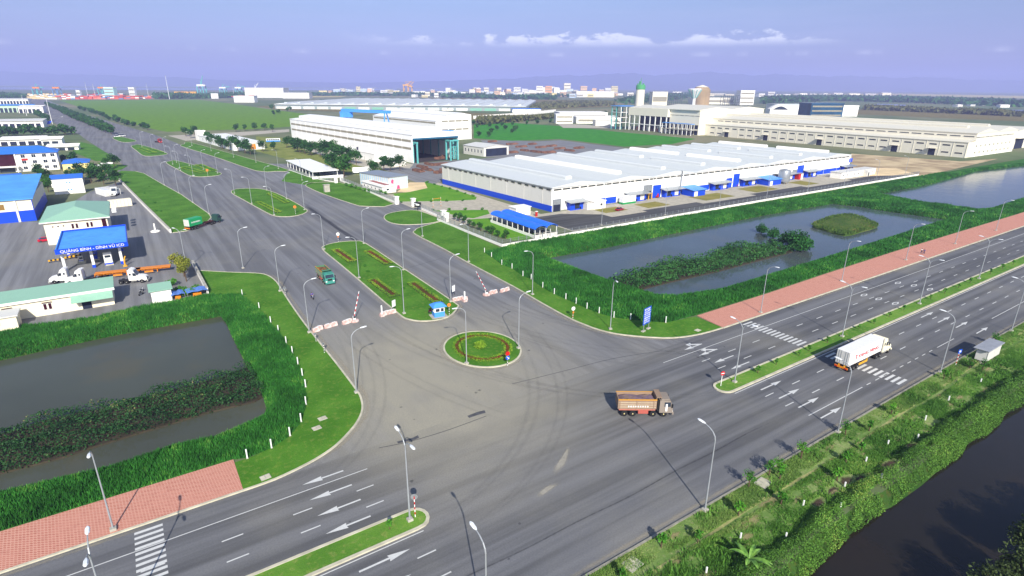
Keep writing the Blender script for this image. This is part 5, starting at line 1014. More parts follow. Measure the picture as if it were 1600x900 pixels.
for s in (-1,1): q = MB().tube((s*1.05,0,0),(s*1.05,0,2.2),.09).build('post', STEEL, sb); MB().bbox(s*1.05-.55,s*1.05+.55,-.3,.3,0,.25,.05).build('footing', CONC, q)
pn = MB().box(-1.45,1.45,-.06,.06,1.5,5.3).build('panel', SBLUE, sb)
mb = MB()
for rw in range(7):
    x = -1.25; zz = 4.85-rw*.5
    while x < 1.1:
        w_ = random.uniform(.12,.3); mb.box(x,x+.05,-.085,-.061,zz,zz+.3); mb.box(x+.05,x+w_,-.085,-.061,zz+random.choice([0,.12,.24]),zz+.06+random.choice([0,.12,.24])); x += w_+.09
mb.build('lettering', SWHITE, pn)
PINK = mat('faded red and white blocks','#c2978c',.8,.2,1.5,col2='#dcc6be')
def barrier(base, tip, tipz, label):
    o = thing('boom_barrier',label,'barrier',(base[0],base[1],.012)); MB().lathe([(1.0,0),(1.0,.25),(.8,.4)],12).build('plinth', PINK, o); MB().bbox(-.3,.3,-.25,.25,.3,1.3,.05).build('housing', WHITEP, o)
    mb = MB(); a = Vector((0,0,1.1)); b = Vector((tip[0]-base[0],tip[1]-base[1],tipz))
    for k in range(10): mb.tube(a+(b-a)*(k/10),a+(b-a)*((k+1)/10),.10-.004*k,.10-.004*(k+1),8,m=k%2)
    mb.build('boom', [SRED,SWHITE], o); MB().obox((0,0,1.1),(.5,.5,.5),0).build('counterweight', STEEL, o); return o
b1 = (36.02,117.55); barrier(b1,(b1[0]+2.0,b1[1]+1.2),6.4,'raised red and white boom barrier on the left carriageway')
b2 = (69.72,116.2); barrier(b2,(b2[0]-2.6,b2[1]+.6),6.6,'raised red and white boom barrier on the right carriageway')
bl = None
def block(i, p, rz, label):
    global bl
    if bl is None:
        bl = thing('barrier_block',label,'road block',group='pink road blocks'); MB().extr([(-.35,0),(.35,0),(.33,.2),(.2,.45),(.16,.85),(-.16,.85),(-.2,.45),(-.33,.2)],-.75,.75,0,'X').build('body', PINK, bl); MB().box(-.4,.4,-.17,.17,.851,.9).build('white_top', SWHITE, bl); bl.location = (p[0],p[1],.012); bl.rotation_euler.z = rz; return
    dup(bl,(p[0],p[1],.012),rz,label)
for i,p in enumerate([(27.23,116.49),(28.1,117.15),(29.91,117.21),(31.4,117.51),(33.87,117.2),(34.7,117.53)]): block(i,p,.15,f'pink faded road block, {ordn(i+1)} from the left lawn towards the boom')
for i,p in enumerate([(42.71,117.3),(43.63,117.64),(44.4,117.61),(45.17,117.58)]): block(i,p,.15,f'pink faded road block, {ordn(i+1)} beside the left edge of the large island')
for i,p in enumerate([(61.09,116.85),(61.97,116.82),(62.85,116.78),(63.3,115.97)]): block(i,p,.1,f'pink faded road block, {ordn(i+1)} beside the right edge of the large island')
for i,p in enumerate([(71.3,116.31),(72.24,116.27),(74.42,116.02),(75.92,116.22)]): block(i,p,.3,f'pink faded road block, {ordn(i+1)} right of the right boom')
for p,l in zip([(42.32,117.09),(62.87,115.19)],('white stub pillar left of the large island','white stub pillar right of the large island')):
    o = thing('stub_pillar',l,'pillar',(p[0],p[1],.012),0,'stub pillars by the island'); MB().box(-.5,.5,-.5,.5,0,.5).build('foot', PINK, o); MB().bbox(-.15,.15,-.15,.15,.5,2.6,.03).build('shaft', SWHITE, o)
for p,l in zip([(45.89,118.55),(62.54,120.23)],('white notice board on the left edge of the large island','white notice board on the right edge of the large island')):
    o = thing('notice_board',l,'notice board',(p[0],p[1],.13),.5,'notice boards by the booth'); MB().box(-.6,.6,-.04,.04,1.0,2.6).build('board', SWHITE, o)
    for s in (-.5,.5): MB().tube((s,.06,0),(s,.06,1.1),.04).build('leg', SBLACK, o)
kb = thing('guard_booth','small blue and white guard booth at the near end of the large island','booth',(*(53.18,110.13),.13),-.15)
MB().box(-1.2,1.2,-1.0,1.0,0,1.25).build('lower_wall', SKYBLUE, kb); MB().box(-1.2,1.2,-1.0,1.0,1.253,2.5).build('upper_wall', WHITEP, kb)
win(kb,-.45,-1.02,1.3,1.1,.9); win(kb,.65,-1.02,1.3,.8,.9); win(kb,-1.22,0,1.3,1.3,.9,'-X')
MB().add([(-1.7,-1.5,2.52),(1.7,-1.5,2.52),(1.7,1.5,2.52),(-1.7,1.5,2.52),(-.7,-.4,3.25),(.7,-.4,3.25),(.7,.4,3.25),(-.7,.4,3.25)],[(3,2,1,0),(0,1,5,4),(1,2,6,5),(2,3,7,6),(3,0,4,7),(4,5,6,7)]).build('roof', SKYBLUE, kb); MB().box(-1.9,1.9,-1.6,1.4,0,.06).build('slab', PAVE, kb)
# concrete covers let into the lawns and the verge
for i,(p,l) in enumerate(zip([(18.45,81.51),(16.92,79.3),(7.85,71.25),(96.78,72.21),(38.61,33.47),(63.14,33.82)],('upper of two pale covers in the left lawn','lower of two pale covers in the left lawn','concrete cover at the corner of the left lawn','concrete cover by the red pavement on the right lawn','large concrete slab on the near verge','concrete slab on the verge by the saplings'))):
    o = thing('manhole_cover',l,'cover',(p[0],p[1],.13),.1,'concrete covers'); s = .65 if i < 4 else 1.0; MB().box(-s,s,-s*.8,s*.8,-.1,.06).build('rim', CONC, o)
    for dx in (-.5,.5): MB().box(s*dx-.42*s,s*dx+.42*s,-s*.62,s*.62,.061,.08).build('lid', KERB, o)
# bus shelter
bs = thing('bus_shelter','grey flat roofed bus shelter with a clear back panel on the verge','bus shelter',(134.2,32.2,.1))
for x in (-3.3,0,3.3): MB().tube((x,-.6,0),(x,-.6,2.6),.07).build('post', STEEL, bs)
MB().bbox(-3.9,3.9,-.9,1.7,2.6,2.78,.05).build('roof', mat('shelter roof','#8f9298',.5,.1,1), bs); MB().box(-3.3,3.3,-.66,-.62,.3,2.3).build('back_panel', GREYW, bs); MB().box(-3.34,-3.28,-.6,1.2,.3,2.3).build('side_panel', GREYW, bs); MB().box(-2.8,2.8,-.45,0,.42,.5).build('bench', STEEL, bs)
struct(MB().box(130,138.6,30.9,35.0,0,.125).build('shelter_paving', PAVE))
# ================================================================== VEHICLES
TYRE = BLACK; RIM = mat('wheel rim','#b8b6ae',.45,.15,3,metal=.4); RIMY = mat('dusty yellow rim','#c4b680',.7,.2,3)
def wheel(parent, x, y, r=.5, w=.32, rim=None, dual=False):
    side = -1 if y < 0 else 1; o = MB().lathe([(r*.62,-w/2),(r*.92,-w/2),(r,-w*.3),(r,w*.3),(r*.92,w/2),(r*.62,w/2)],18,(0,0,0),0,'Y').build('wheel', TYRE, parent, (x,y,r))
    MB().lathe([(r*.6,side*w*.30),(r*.55,side*w*.44),(r*.2,side*w*.5),(r*.18,side*(w*.5+.05))],14,(0,0,0),0,'Y').build('rim', rim or RIM, o); return o
def solid_text(parent, s, size, loc, rot, m, sx=1.0, ext=.03):
    c = bpy.data.curves.new('lettering','FONT'); c.body = s; c.size = size; c.align_x = 'CENTER'; c.extrude = ext
    t = bpy.data.objects.new('lettering',c); COL.objects.link(t); dg = bpy.context.evaluated_depsgraph_get(); me = bpy.data.meshes.new_from_object(t.evaluated_get(dg)); bpy.data.objects.remove(t)
    me.materials.clear(); me.materials.append(m); q = link('lettering',me,parent,loc); q.rotation_euler = rot; q.scale = (sx,1,1); return q
def bonnet_tractor(o, x0, body, rim=None):
    """conventional tractor unit; x0 is the rear of its frame, nose towards +X"""
    MB().box(x0,x0+6.6,-.42,.42,.72,.98).build('chassis', SBLACK, o)
    MB().extr([(x0+2.7,.9),(x0+2.7,3.75),(x0+3.1,3.95),(x0+3.9,3.7),(x0+4.35,2.75),(x0+4.7,2.1),(x0+4.7,.9)],-1.2,1.2,0,'Y').build('cab', body, o)
    MB().extr([(x0+4.702,.8),(x0+4.702,2.05),(x0+5.6,1.95),(x0+6.5,1.7),(x0+6.75,1.3),(x0+6.75,.8)],-.95,.95,0,'Y').build('bonnet', body, o)
    MB().add([(x0+4.02,-1.0,3.45),(x0+4.02,1.0,3.45),(x0+4.68,1.08,2.16),(x0+4.68,-1.08,2.16),(x0+3.97,-1.0,3.44),(x0+3.97,1.0,3.44),(x0+4.6,1.08,2.12),(x0+4.6,-1.08,2.12)],[(0,3,2,1),(4,5,6,7),(0,1,5,4),(2,3,7,6)]).build('windscreen', GLASS, o)
    for s in (-1,1):
        MB().box(x0+3.75,x0+4.3,s*1.2,s*1.225,2.1,2.9).build('side_window', GLASS, o); MB().box(x0+2.95,x0+3.4,s*1.2,s*1.225,2.3,2.85).build('sleeper_window', GLASS, o)
        MB().extr([(x0+4.9,.85),(x0+5.1,1.25),(x0+5.5,1.42),(x0+6.0,1.3),(x0+6.3,.95),(x0+6.6,.9),(x0+6.6,.7),(x0+6.2,.7),(x0+6.1,.95),(x0+5.6,1.15),(x0+5.2,.95),(x0+5.0,.7)],s*.95 if s > 0 else -1.27,1.27 if s > 0 else -.95,0,'Y').build('mudguard', body, o)
        MB().box(x0+6.68,x0+6.8,s*.55,s*.9,1.05,1.3).build('headlight', SWHITE, o); MB().box(x0+4.35,x0+4.5,s*1.45-.08,s*1.45+.08,2.1,2.75).build('mirror', SBLACK, o)
        MB().tube((x0+3.2,s*.95,.85),(x0+4.4,s*.95,.85),.32,n=10).build('fuel_tank', RIM, o); MB().tube((x0+2.6,s*1.05,1),(x0+2.6,s*1.05,3.9),.07).build('exhaust', RIM, o)
        wheel(o,x0+5.6,s*1.02,.52,.3,rim); wheel(o,x0+.7,s*.92,.52,.56,rim); wheel(o,x0+2.0,s*.92,.52,.56,rim)
    MB().bbox(x0+6.7,x0+7.0,-1.1,1.1,.4,.85,.05).build('bumper', RIM, o); MB().box(x0+6.751,x0+6.78,-.5,.5,.9,1.45).build('grille', SBLACK, o)
def skeleton_trailer(o, L, col, axles=3):
    for s in (-1,1):
        MB().box(0,L,s*.5-.1,s*.5+.1,1.05,1.4).build('frame_rail', col, o)
        for k in range(axles): wheel(o,1.1+1.3*k,s*.95,.5,.5)
        MB().box(4.2,L*.6,s*1.15-.03,s*1.15+.03,.55,1.0).build('side_guard', col, o); MB().box(L*.68,L*.68+.15,s*.6-.08,s*.6+.08,.3,1.05).build('landing_leg', col, o)
    for k in range(6): MB().box(.1+k*(L-.4)/5,.3+k*(L-.4)/5,-1.2,1.2,1.401,1.5).build('crossbeam', col, o)
    MB().box(-.06,.06,-1.22,1.22,.7,1.05).build('rear_bumper', ORANGE, o)
    for s in (-1,1): MB().box(-.12,-.061,s*.9-.22,s*.9+.22,.75,.98).build('tail_light', SRED, o)
def container(o, x0, L, m, z0=1.5, h=2.6, ribs=True, doors=True):
    b = MB().bbox(x0,x0+L,-1.22,1.22,z0,z0+h,.04).build('container', m, o); n = int(L/.55); mb = MB()
    if ribs:
        for k in range(n):
            xx = x0+.25+k*(L-.5)/n
            for s in (-1,1): mb.box(xx,xx+.2,s*1.22-(.0 if s > 0 else .03),s*1.22+(.03 if s > 0 else 0),z0+.2,z0+h-.2)
        q = mb.build('side_ribs', m, b); q['kind'] = 'stuff'
    if doors:
        for s in (-1,1): MB().box(x0-.05,x0-.002,s*.6-.56,s*.6+.56,z0+.1,z0+h-.1).build('door', GREYW, b); MB().box(x0-.09,x0-.051,s*.4-.03,s*.4+.03,z0+.1,z0+h-.1).build('lock_rod', STEEL, b); MB().box(x0-.09,x0-.051,s*.8-.03,s*.8+.03,z0+.1,z0+h-.1).build('lock_rod', STEEL, b)
    return b
semi = thing('container_truck','white container truck with red lettering driving along the near carriageway','truck',(104.2,45.3,.014),0)
skeleton_trailer(semi,12.3,YEL); cb = container(semi,0,12.2,paint_mat('white container','#e6e4e2',.12,.4),1.5,2.75); bonnet_tractor(semi,10.3,paint_mat('cream cab','#ece4c8',.12,.3))
REDL = paint_mat('red lettering','#c8283c',.05)
solid_text(cb,'YANG MING',.95,(6.9,-1.265,2.45),(H_,0,0),REDL,1.45); solid_text(cb,'T',1.35,(2.4,-1.265,2.3),(H_,0,0),REDL)
gct = thing('container_truck','flatbed truck carrying a short green container, turning by the long left lawn','truck',(13.6,231.3,.014),math.atan2(241.3-231.0,25.9-13.4))
skeleton_trailer(gct,11.5,paint_mat('dark red frame','#4a2420',.3)); gb = container(gct,.1,6.0,paint_mat('green container','#1f9a5c',.2,.4)); solid_text(gb,'EVERGREEN',.75,(3.1,-1.27,2.5),(H_,0,0),SWHITE)
def cabover(o, x0, body, h=3.0, rim=None):
    MB().extr([(x0,.8),(x0,h),(x0+.3,h+.12),(x0+1.7,h),(x0+2.1,1.9),(x0+2.15,.8)],-1.24,1.24,0,'Y').build('cab', body, o)
    MB().add([(x0+1.78,-1.05,h-.15),(x0+1.78,1.05,h-.15),(x0+2.13,1.1,1.98),(x0+2.13,-1.1,1.98),(x0+1.72,-1.05,h-.15),(x0+1.72,1.05,h-.15),(x0+2.05,1.1,1.98),(x0+2.05,-1.1,1.98)],[(0,3,2,1),(4,5,6,7),(0,1,5,4),(2,3,7,6)]).build('windscreen', GLASS, o)
    for s in (-1,1):
        MB().box(x0+.75,x0+1.75,s*1.24,s*1.265,1.9,h-.25).build('side_window', GLASS, o); MB().box(x0+1.9,x0+2.05,s*1.5-.1,s*1.5+.1,1.9,2.5).build('mirror', SBLACK, o); MB().box(x0+2.152,x0+2.2,s*.95-.2,s*.95+.2,.95,1.2).build('headlight', SWHITE, o)
    MB().bbox(x0+2.1,x0+2.35,-1.22,1.22,.45,.9,.05).build('bumper', body, o); MB().box(x0+2.16,x0+2.2,-.6,.6,1.25,1.75).build('grille', SBLACK, o); MB().box(x0+.2,x0+1.5,-1.1,1.1,h+.1,h+.28).build('roof_deflector', body, o)
cabover(gct,13.0,paint_mat('dark green cab','#2c4a44',.3)); MB().box(9.4,15,-.42,.42,.72,1.0).build('chassis', SBLACK, gct)
for s in (-1,1): wheel(gct,14.2,s*1.0,.5,.3); wheel(gct,10.3,s*.92,.5,.55); wheel(gct,11.6,s*.92,.5,.55)
TAN = paint_mat('dusty tan rib','#b3a48c',.5,.8)
def dump_truck(o, cabm, bedm, rim, load, top):
    MB().box(.2,8.4,-.42,.42,.75,1.05).build('chassis', RUST, o)
    for s in (-1,1):
        for x in (1.1,2.45,5.7,7.4): wheel(o,x,s*1.0,.55,.42,rim)
        MB().box(3.3,4.9,s*1.05-.2,s*1.05+.2,.6,1.2).build('side_tank', paint_mat('red tank','#b05a4e',.4), o); MB().box(.2,6.0,s*1.1-.06,s*1.1+.06,1.15,1.4).build('side_skirt', paint_mat('faded red','#b4705f',.4), o)
    x0,x1,w_,z0,z1 = 0,6.15,1.27,1.45,3.15
    bd = MB(); bd.box(x0,x1,-w_,-w_+.1,z0,z1); bd.box(x0,x1,w_-.1,w_,z0,z1); bd.box(x0,x0+.1,-w_+.1,w_-.1,z0,z1); bd.box(x1-.1,x1,-w_+.1,w_-.1,z0,z1+.35); bd.box(x0+.1,x1-.1,-w_+.1,w_-.1,z0,z0+.1)
    b = bd.build('dump_body', bedm, o)
    for s in (-1,1):
        MB().box(x0,x1,s*w_-.05,s*w_+.08,z1-.12,z1+.06).build('top_rail', top, b)
        for z in (1.75,2.15,2.55): MB().box(x0+.1,x1-.1,s*(w_+.02)-.02,s*(w_+.02)+.03,z,z+.14).build('side_rib', TAN, b)
        for k in range(3): MB().box(x0+.2+2.7*k,x0+.36+2.7*k,s*(w_+.04)-.04,s*(w_+.04)+.04,z0,z1-.13).build('stake', bedm, b)
    if load:
        n = 9; vs = []; 
        for i in range(n+1):
            for j in range(6): vs.append((x0+.1+(x1-.2-x0)*i/n,-w_+.1+(2*w_-.2)*j/5,z1-.45+.3*math.sin(i*1.3+j)*.4+(.25 if 0 < j < 5 and 0 < i < n else 0)))
        MB().add(vs,[(6*i+j,6*i+6+j,6*i+7+j,6*i+j+1) for i in range(n) for j in range(5)]).build('load', load, b)
    MB().box(x1-.1,x1+.75,-w_,w_,z1+.36,z1+.46).build('cab_shield', bedm, b)
    cabover(o,6.65,cabm,2.95); 
    MB().box(6.35,6.6,-1.0,1.0,1.0,2.9).build('air_intake', SBLACK, o)
DUSTP = paint_mat('dusty red body','#917a66',.6,.8); DUSTC = paint_mat('dusty cab','#8a7f74',.5,.7); OCHRE = paint_mat('ochre rail','#c08a30',.3,.7); SAND = mat('sand load','#8a7462',.95,.25,1.2,bump=.5,col2='#6a5868')
dt = thing('dump_truck','dusty red four-axle dump truck turning in the middle of the junction','truck',(58.9,57.6,.014),R(-34)); dump_truck(dt,DUSTC,DUSTP,RIMY,SAND,OCHRE)
mb = MB()
for k in range(9): mb.box(1.6+k*.38,1.78+k*.38,-1.345,-1.33,1.82,2.08)
mb.build('lettering', SWHITE, dt); MB().box(7.6,7.9,-1.285,-1.267,1.1,2.4).build('door_stripe', SWHITE, dt)
gd = thing('dump_truck','old green dump truck with a rusty bed driving down the left carriageway','truck',(38.9,153.6,.014),R(-90)); GRN = paint_mat('old green paint','#3f8a7c',.45,.6); dump_truck(gd,GRN,paint_mat('worn green bed','#4f7a5c',.7,.8),RIMY,mat('rusty load','#6a4428',.95,.3,1.5,col2='#8a6438'),OCHRE)
def car(name, label, x, y, rz, m, cat='car', group=None, L=4.3, h=1.45):
    o = thing(name,label,cat,(x,y,.03),rz,group); a = L/2
    MB().extr([(-a,.35),(-a,.85),(-a*.75,.95),(a*.45,.92),(a*.95,.75),(a,.4),(a*.9,.25),(-a*.95,.25)],-.85,.85,0,'Y').build('body', m, o)
    MB().add([(-a*.8,-.78,.94),(a*.5,-.78,.91),(a*.5,.78,.91),(-a*.8,.78,.94),(-a*.5,-.62,h),(a*.12,-.62,h),(a*.12,.62,h),(-a*.5,.62,h)],[(0,1,5,4),(1,2,6,5),(2,3,7,6),(3,0,4,7)]).build('glasshouse', GLASS, o); MB().bbox(-a*.52,a*.14,-.64,.64,h-.01,h+.05,.03).build('roof', m, o)
    for s in (-1,1):
        for x_ in (-a*.62,a*.62): wheel(o,x_,s*.78,.31,.2)
        MB().box(a*.93,a*.99,s*.6-.16,s*.6+.16,.6,.74).build('headlight', SWHITE, o); MB().box(-a-.02,-a+.02,s*.6-.16,s*.6+.16,.65,.82).build('tail_light', SRED, o)
    return o
car('parked_car','dark red parked car before the white site cabin',*(171.66,174.92),.2,paint_mat('maroon car','#8c1c30',.1,.3)); car('parked_car','red parked car beside the green roofed station house',*(-27.4,239.72),.1,paint_mat('crimson car','#b01c34',.1,.3))
for p,l in zip([(208,187.26),(269.97,188.33)],('small red machine by the tall blue warehouse door','small red machine by the far blue warehouse doors')): 
    o = thing('pallet_truck',l,'pallet truck',(p[0],p[1],.03),.4,'red pallet trucks'); MB().bbox(-.8,.8,-.5,.5,.3,1.0,.06).build('body', RED, o); MB().box(.5,.7,-.4,.4,1.0,1.9).build('mast', RED, o); MB().box(.8,1.9,-.4,-.2,.1,.2).build('fork', STEEL, o); MB().box(.8,1.9,.2,.4,.1,.2).build('fork', STEEL, o)
    for s in (-1,1): wheel(o,-.5,s*.45,.22,.15); wheel(o,.5,s*.45,.22,.15)
car('white_van','white car far off on the left carriageway',*(-71.25,1143.3),R(-80),WHITEP,'car',None,5.5,2.0); car('white_van','white van far off near the port end of the left carriageway',*(-151.58,1613.5),R(-80),WHITEP,'van',None,6,2.2)
rt = thing('red_truck','red cab truck crossing by the far right carriageway','truck',(*(26.41,609.7),.014),R(-70)); cabover(rt,2.2,RED,3.4); MB().box(-5,2.1,-1.2,1.2,.9,1.3).build('flatbed', SBLACK, rt); MB().box(1.5,2.1,-1.2,1.2,1.3,3.2).build('headboard', RED, rt)
for s in (-1,1): wheel(rt,3.3,s*1,.5,.35); wheel(rt,-3,s*1,.5,.5); wheel(rt,-4.2,s*1,.5,.5)
for i,p in enumerate([(-3.97,695.7),(-1.25,702.8),(0.87,701.6)]): car('parked_van',f'white parked van, {ordn(i+1)} of three at the end of the central strip',*p,.3,WHITEP,'van','vans at the central strip',5,2.3)
bu = thing('parked_bus','blue and white parked bus beside the low white building','bus',(*(114.51,567.0),.03),RZ-.25); MB().bbox(-6,6,-1.25,1.25,.5,1.5,.08).build('lower_body', SKYBLUE, bu); MB().bbox(-6,6,-1.25,1.25,1.5,3.2,.12).build('upper_body', WHITEP, bu)
for k in range(6): MB().box(-5.4+1.8*k,-3.9+1.8*k,-1.28,-1.252,1.7,2.7).build('window', GLASS, bu)
for s in (-1,1): wheel(bu,3.8,s*1.05,.5,.3); wheel(bu,-3.6,s*1.05,.5,.4)
# three white bonneted tractors and the orange trailers at the filling station
for i,(a,b,l) in enumerate(((*[(-15.89,184.37),(-21.44,185.41)],'white tractor unit, leftmost of three behind the green roofed shed'),(*[(-12.44,180.92),(-17.47,182.27)],'white tractor unit, middle of three behind the green roofed shed'),(*[(-7.48,175.91),(-1.9,174.22)],'white tractor unit facing right beside the orange trailer'))):
    o = thing('tractor_unit',l,'truck',(a[0],a[1],.014),math.atan2(b[1]-a[1],b[0]-a[0]),'white tractor units at the station'); bonnet_tractor(o,0,paint_mat('white cab','#ebe9e6',.1,.3))
for a,b,l in ((*[(-12.76,183.66),(-7.55,182.95)],'orange flat trailer parked nearest the canopy columns'),(*[(-5.48,182.96),(0.25,182.03)],'orange flat trailer at the right end of the station'),):
    o = thing('flat_trailer',l,'trailer',(a[0],a[1],.014),math.atan2(b[1]-a[1],b[0]-a[0]),'orange trailers at the station'); skeleton_trailer(o,10.5,ORANGE,2); MB().box(0,10.5,-1.2,1.2,1.51,1.6).build('deck', ORANGE, o)
# people: body grown as one skin, clothing over it
SKIN = mat('skin','#b98a68',.6,.08,4); DENIM = mat('blue cloth','#2c3a5c',.8,.15,4); SHIRTW = mat('white shirt','#dcdcd8',.8,.1,4); HAIR = mat('black hair','#161412',.6,.1,6); SHIRTB = mat('purple shirt','#4a4a9c',.8,.1,4)
def skin_obj(name, pts, edges, radii, m, parent, sub=2):
    me = bpy.data.meshes.new(name); me.from_pydata(pts,edges,[]); me.materials.append(m); o = link(name,me,parent); s = o.modifiers.new('skin','SKIN'); s.use_smooth_shade = True
    me.skin_vertices[0].data[0].use_root = True
    for v,r in zip(me.skin_vertices[0].data,radii): v.radius = (r,r)
    o.modifiers.new('sub','SUBSURF').levels = sub; o.modifiers['sub'].render_levels = sub; return o
def person(label, x, y, rz, shirt, pose='walk', z=.15, parent=None):
    o = thing('person',label,'person',(x,y,z),rz)
    if pose == 'walk': hip,kn,an,toe = .92,[(.12,.5),(-.06,.5)],[(.22,.07),(-.28,.12)],.16
    J = {'pel':(0,0,.95),'wst':(0,0,1.1),'chs':(.02,0,1.34),'nk':(.03,0,1.5),'hd':(.05,0,1.62),'top':(.04,0,1.73)}
    if pose == 'sit': J = {'pel':(-.15,0,.88),'wst':(-.12,0,1.05),'chs':(-.02,0,1.3),'nk':(.03,0,1.46),'hd':(.07,0,1.57),'top':(.06,0,1.68)}
    px = J['pel'][0]; pz = J['pel'][2]; names = list(J); pts = [J[k] for k in names]; rad = [.15,.13,.16,.06,.10,.07]; ed = [(i,i+1) for i in range(5)]
    legs = []; arms = []
    for s,i in ((-1,0),(1,1)):
        b = len(pts)
        if pose == 'walk': L_ = [(px,s*.1,pz-.05),(kn[i][0],s*.11,kn[i][1]),(an[i][0],s*.11,an[i][1]),(an[i][0]+toe,s*.13,.05)]; A_ = [(.02,s*.2,1.42),(-.1*(1 if i else -1),s*.25,1.14),(.05-.1*(1 if i else -1),s*.24,.9)]
        else: L_ = [(px,s*.12,pz-.04),(.28,s*.2,.78),(.12,s*.2,.38),(.3,s*.2,.34)]; A_ = [(-.02,s*.2,1.38),(.2,s*.3,1.12),(.48,s*.28,1.08)]
        pts += L_; rad += [.10,.065,.042,.035]; ed += [(0,b),(b,b+1),(b+1,b+2),(b+2,b+3)]; legs.append(L_)
        c = len(pts); h_ = A_[2]; d_ = 1 if pose == 'sit' else 0
        F_ = [(h_[0]+.07*d_+.012*q,h_[1]+s*(.018*(q-1.5)),h_[2]-.09*(1-d_)-.01*q) for q in range(4)]+[(h_[0]+.05,h_[1]-s*.03,h_[2]-.03)]
        pts += A_+F_; rad += [.06,.045,.03]+[.009]*5; ed += [(2,c),(c,c+1),(c+1,c+2)]+[(c+2,c+3+q) for q in range(5)]; arms.append(A_)
    skin_obj('body',pts,ed,rad,SKIN,o)
    skin_obj('shirt',[J['wst'],J['chs'],(J['nk'][0],0,J['nk'][2]-.06)]+[a for A_ in arms for a in A_[:2]],[(0,1),(1,2),(1,3),(3,4),(1,5),(5,6)],[.165,.185,.09,.085,.06,.085,.06],shirt,o)
    skin_obj('trousers',[J['wst'],J['pel']]+[q for L_ in legs for q in L_[:3]],[(0,1),(1,2),(2,3),(3,4),(1,5),(5,6),(6,7)],[.15,.17,.12,.085,.06,.12,.085,.06],DENIM,o)
    hx,_,hz = J['hd']; MB().lathe([(.06,-.02),(.105,.02),(.112,.06),(.085,.11),(.03,.135)],12,(hx-.02,0,hz)).build('hair', HAIR, o, smooth=True)
    MB().box(hx+.085,hx+.115,-.012,.012,hz-.03,hz+.01).build('nose', SKIN, o)
    for s in (-1,1): MB().lathe([(.004,-.008),(.012,0),(.004,.008)],6,(hx+.095,s*.035,hz+.025)).build('eye', SBLACK, o); MB().box(hx-.02,hx+.015,s*.098-.01,s*.098+.01,hz-.02,hz+.03).build('ear', SKIN, o)
    MB().box(hx+.085,hx+.098,-.025,.025,hz-.055,hz-.045).build('mouth', mat('lips','#8a5048',.6), o); return o
p = [(206.72,73.76),(206.59,72.98)]
person('pedestrian in a white shirt on the red pavement, left of the pair',*p[0],R(180),SHIRTW); person('pedestrian in a purple shirt walking on the red pavement, right of the pair',*p[1],R(170),SHIRTB)
def motorbike(label, x, y, rz, m, z=.014):
    o = thing('motorbike',label,'motorbike',(x,y,z),rz,'motorbikes')
    wheel(o,.62,.0,.29,.12); wheel(o,-.62,.0,.29,.14)
    MB().extr([(-.75,.55),(-.7,.78),(-.1,.80),(.05,.62),(.3,.62),(.45,.95),(.55,.9),(.42,.45),(.1,.32),(-.4,.35)],-.13,.13,0,'Y').build('body', m, o); MB().bbox(-.72,.0,-.15,.15,.78,.86,.03).build('seat', SBLACK, o)
    for s in (-1,1): MB().tube((.62,s*.07,.29),(.42,s*.07,.95),.025).build('fork', STEEL, o)
    MB().tube((.40,-.33,1.06),(.40,.33,1.06),.02).build('handlebar', SBLACK, o); MB().obox((.56,0,.92),(.1,.16,.14)).build('headlight', SWHITE, o); MB().tube((-.7,-.14,.35),(-.1,-.14,.33),.04).build('exhaust', STEEL, o); return o
q = (32.03,137); motorbike('motorbike with a rider on the left carriageway',q[0],q[1],R(-85),paint_mat('navy bike','#1c2450',.1)); person('rider in a purple shirt seated on the moving motorbike',q[0],q[1],R(-85),SHIRTB,'sit',.014)
q = (52.56,112.86); motorbike('motorbike parked on the grass beside the blue booth',q[0],q[1],R(30),paint_mat('maroon bike','#5c1c20',.1),.13)
q = (-2.82,165.28); motorbike('motorbike parked near the small white hut',q[0],q[1],R(60),paint_mat('silver bike','#8a8c90',.1),.014); q = (-3.06,162.64); motorbike('second motorbike parked in front of the small white hut',q[0],q[1],R(50),paint_mat('grey bike','#5a5c60',.1),.014)
# ================================================================== FILLING STATION AND OFFICES ON THE LEFT
def wins(o, xs, z, w_, h, y=-.02, face='-Y', **k):
    for x in xs: win(o, x if face == '-Y' else y, y if face == '-Y' else x, z, w_, h, face, **k)
MAROON = mat('maroon glass','#3a1420',.2,.2,.5)
o = house('station_house','two-storey cream house with a pale green hipped roof behind the blue canopy','house',-26.2,233,-9.2,262,7.6,CREAM,GREENR,'hip',2.9,.0,.9)
MB().box(-.95,17.95,-.95,29.95,7.3,7.58).build('eaves_board', WHITER, o)
for x in (7.4,8.5,11.4,12.5): win(o,x,-.02,4.6,.75,1.7,glass=MAROON)
for x in (2.2,3.6,5.0): win(o,x,-.02,5.6,.5,.5,glass=MAROON)
for y in (4,9,14,20,25): win(o,17.02,y,4.6,1.2,1.7,'+X',glass=MAROON)
MB().box(15.4,16.6,-.06,-.003,.0,7.0).build('stair_window', MAROON, o); MB().box(8,10,-.08,-.004,0,2.4).build('door', MAROON, o)
for k in range(3): MB().bbox(18.6,19.9,6+5*k,7.6+5*k,7.6,8.6,.05).build('water_tank', WHITEP, o)
cn = thing('station_canopy','big blue filling station canopy on six columns with white lettering along its edge','canopy',(-20.9,193.2,0))
CW,CD,CZ = 16.8,27.2,5.7
MB().box(0,CW,0,.25,CZ,CZ+1.35).build('fascia', BLUE, cn); MB().box(0,CW,CD-.25,CD,CZ,CZ+1.1).build('fascia', BLUE, cn); MB().box(0,.25,.25,CD-.25,CZ,CZ+1.1).build('fascia', SKYBLUE, cn); MB().box(CW-.25,CW,.25,CD-.25,CZ,CZ+1.1).build('fascia', BLUE, cn)
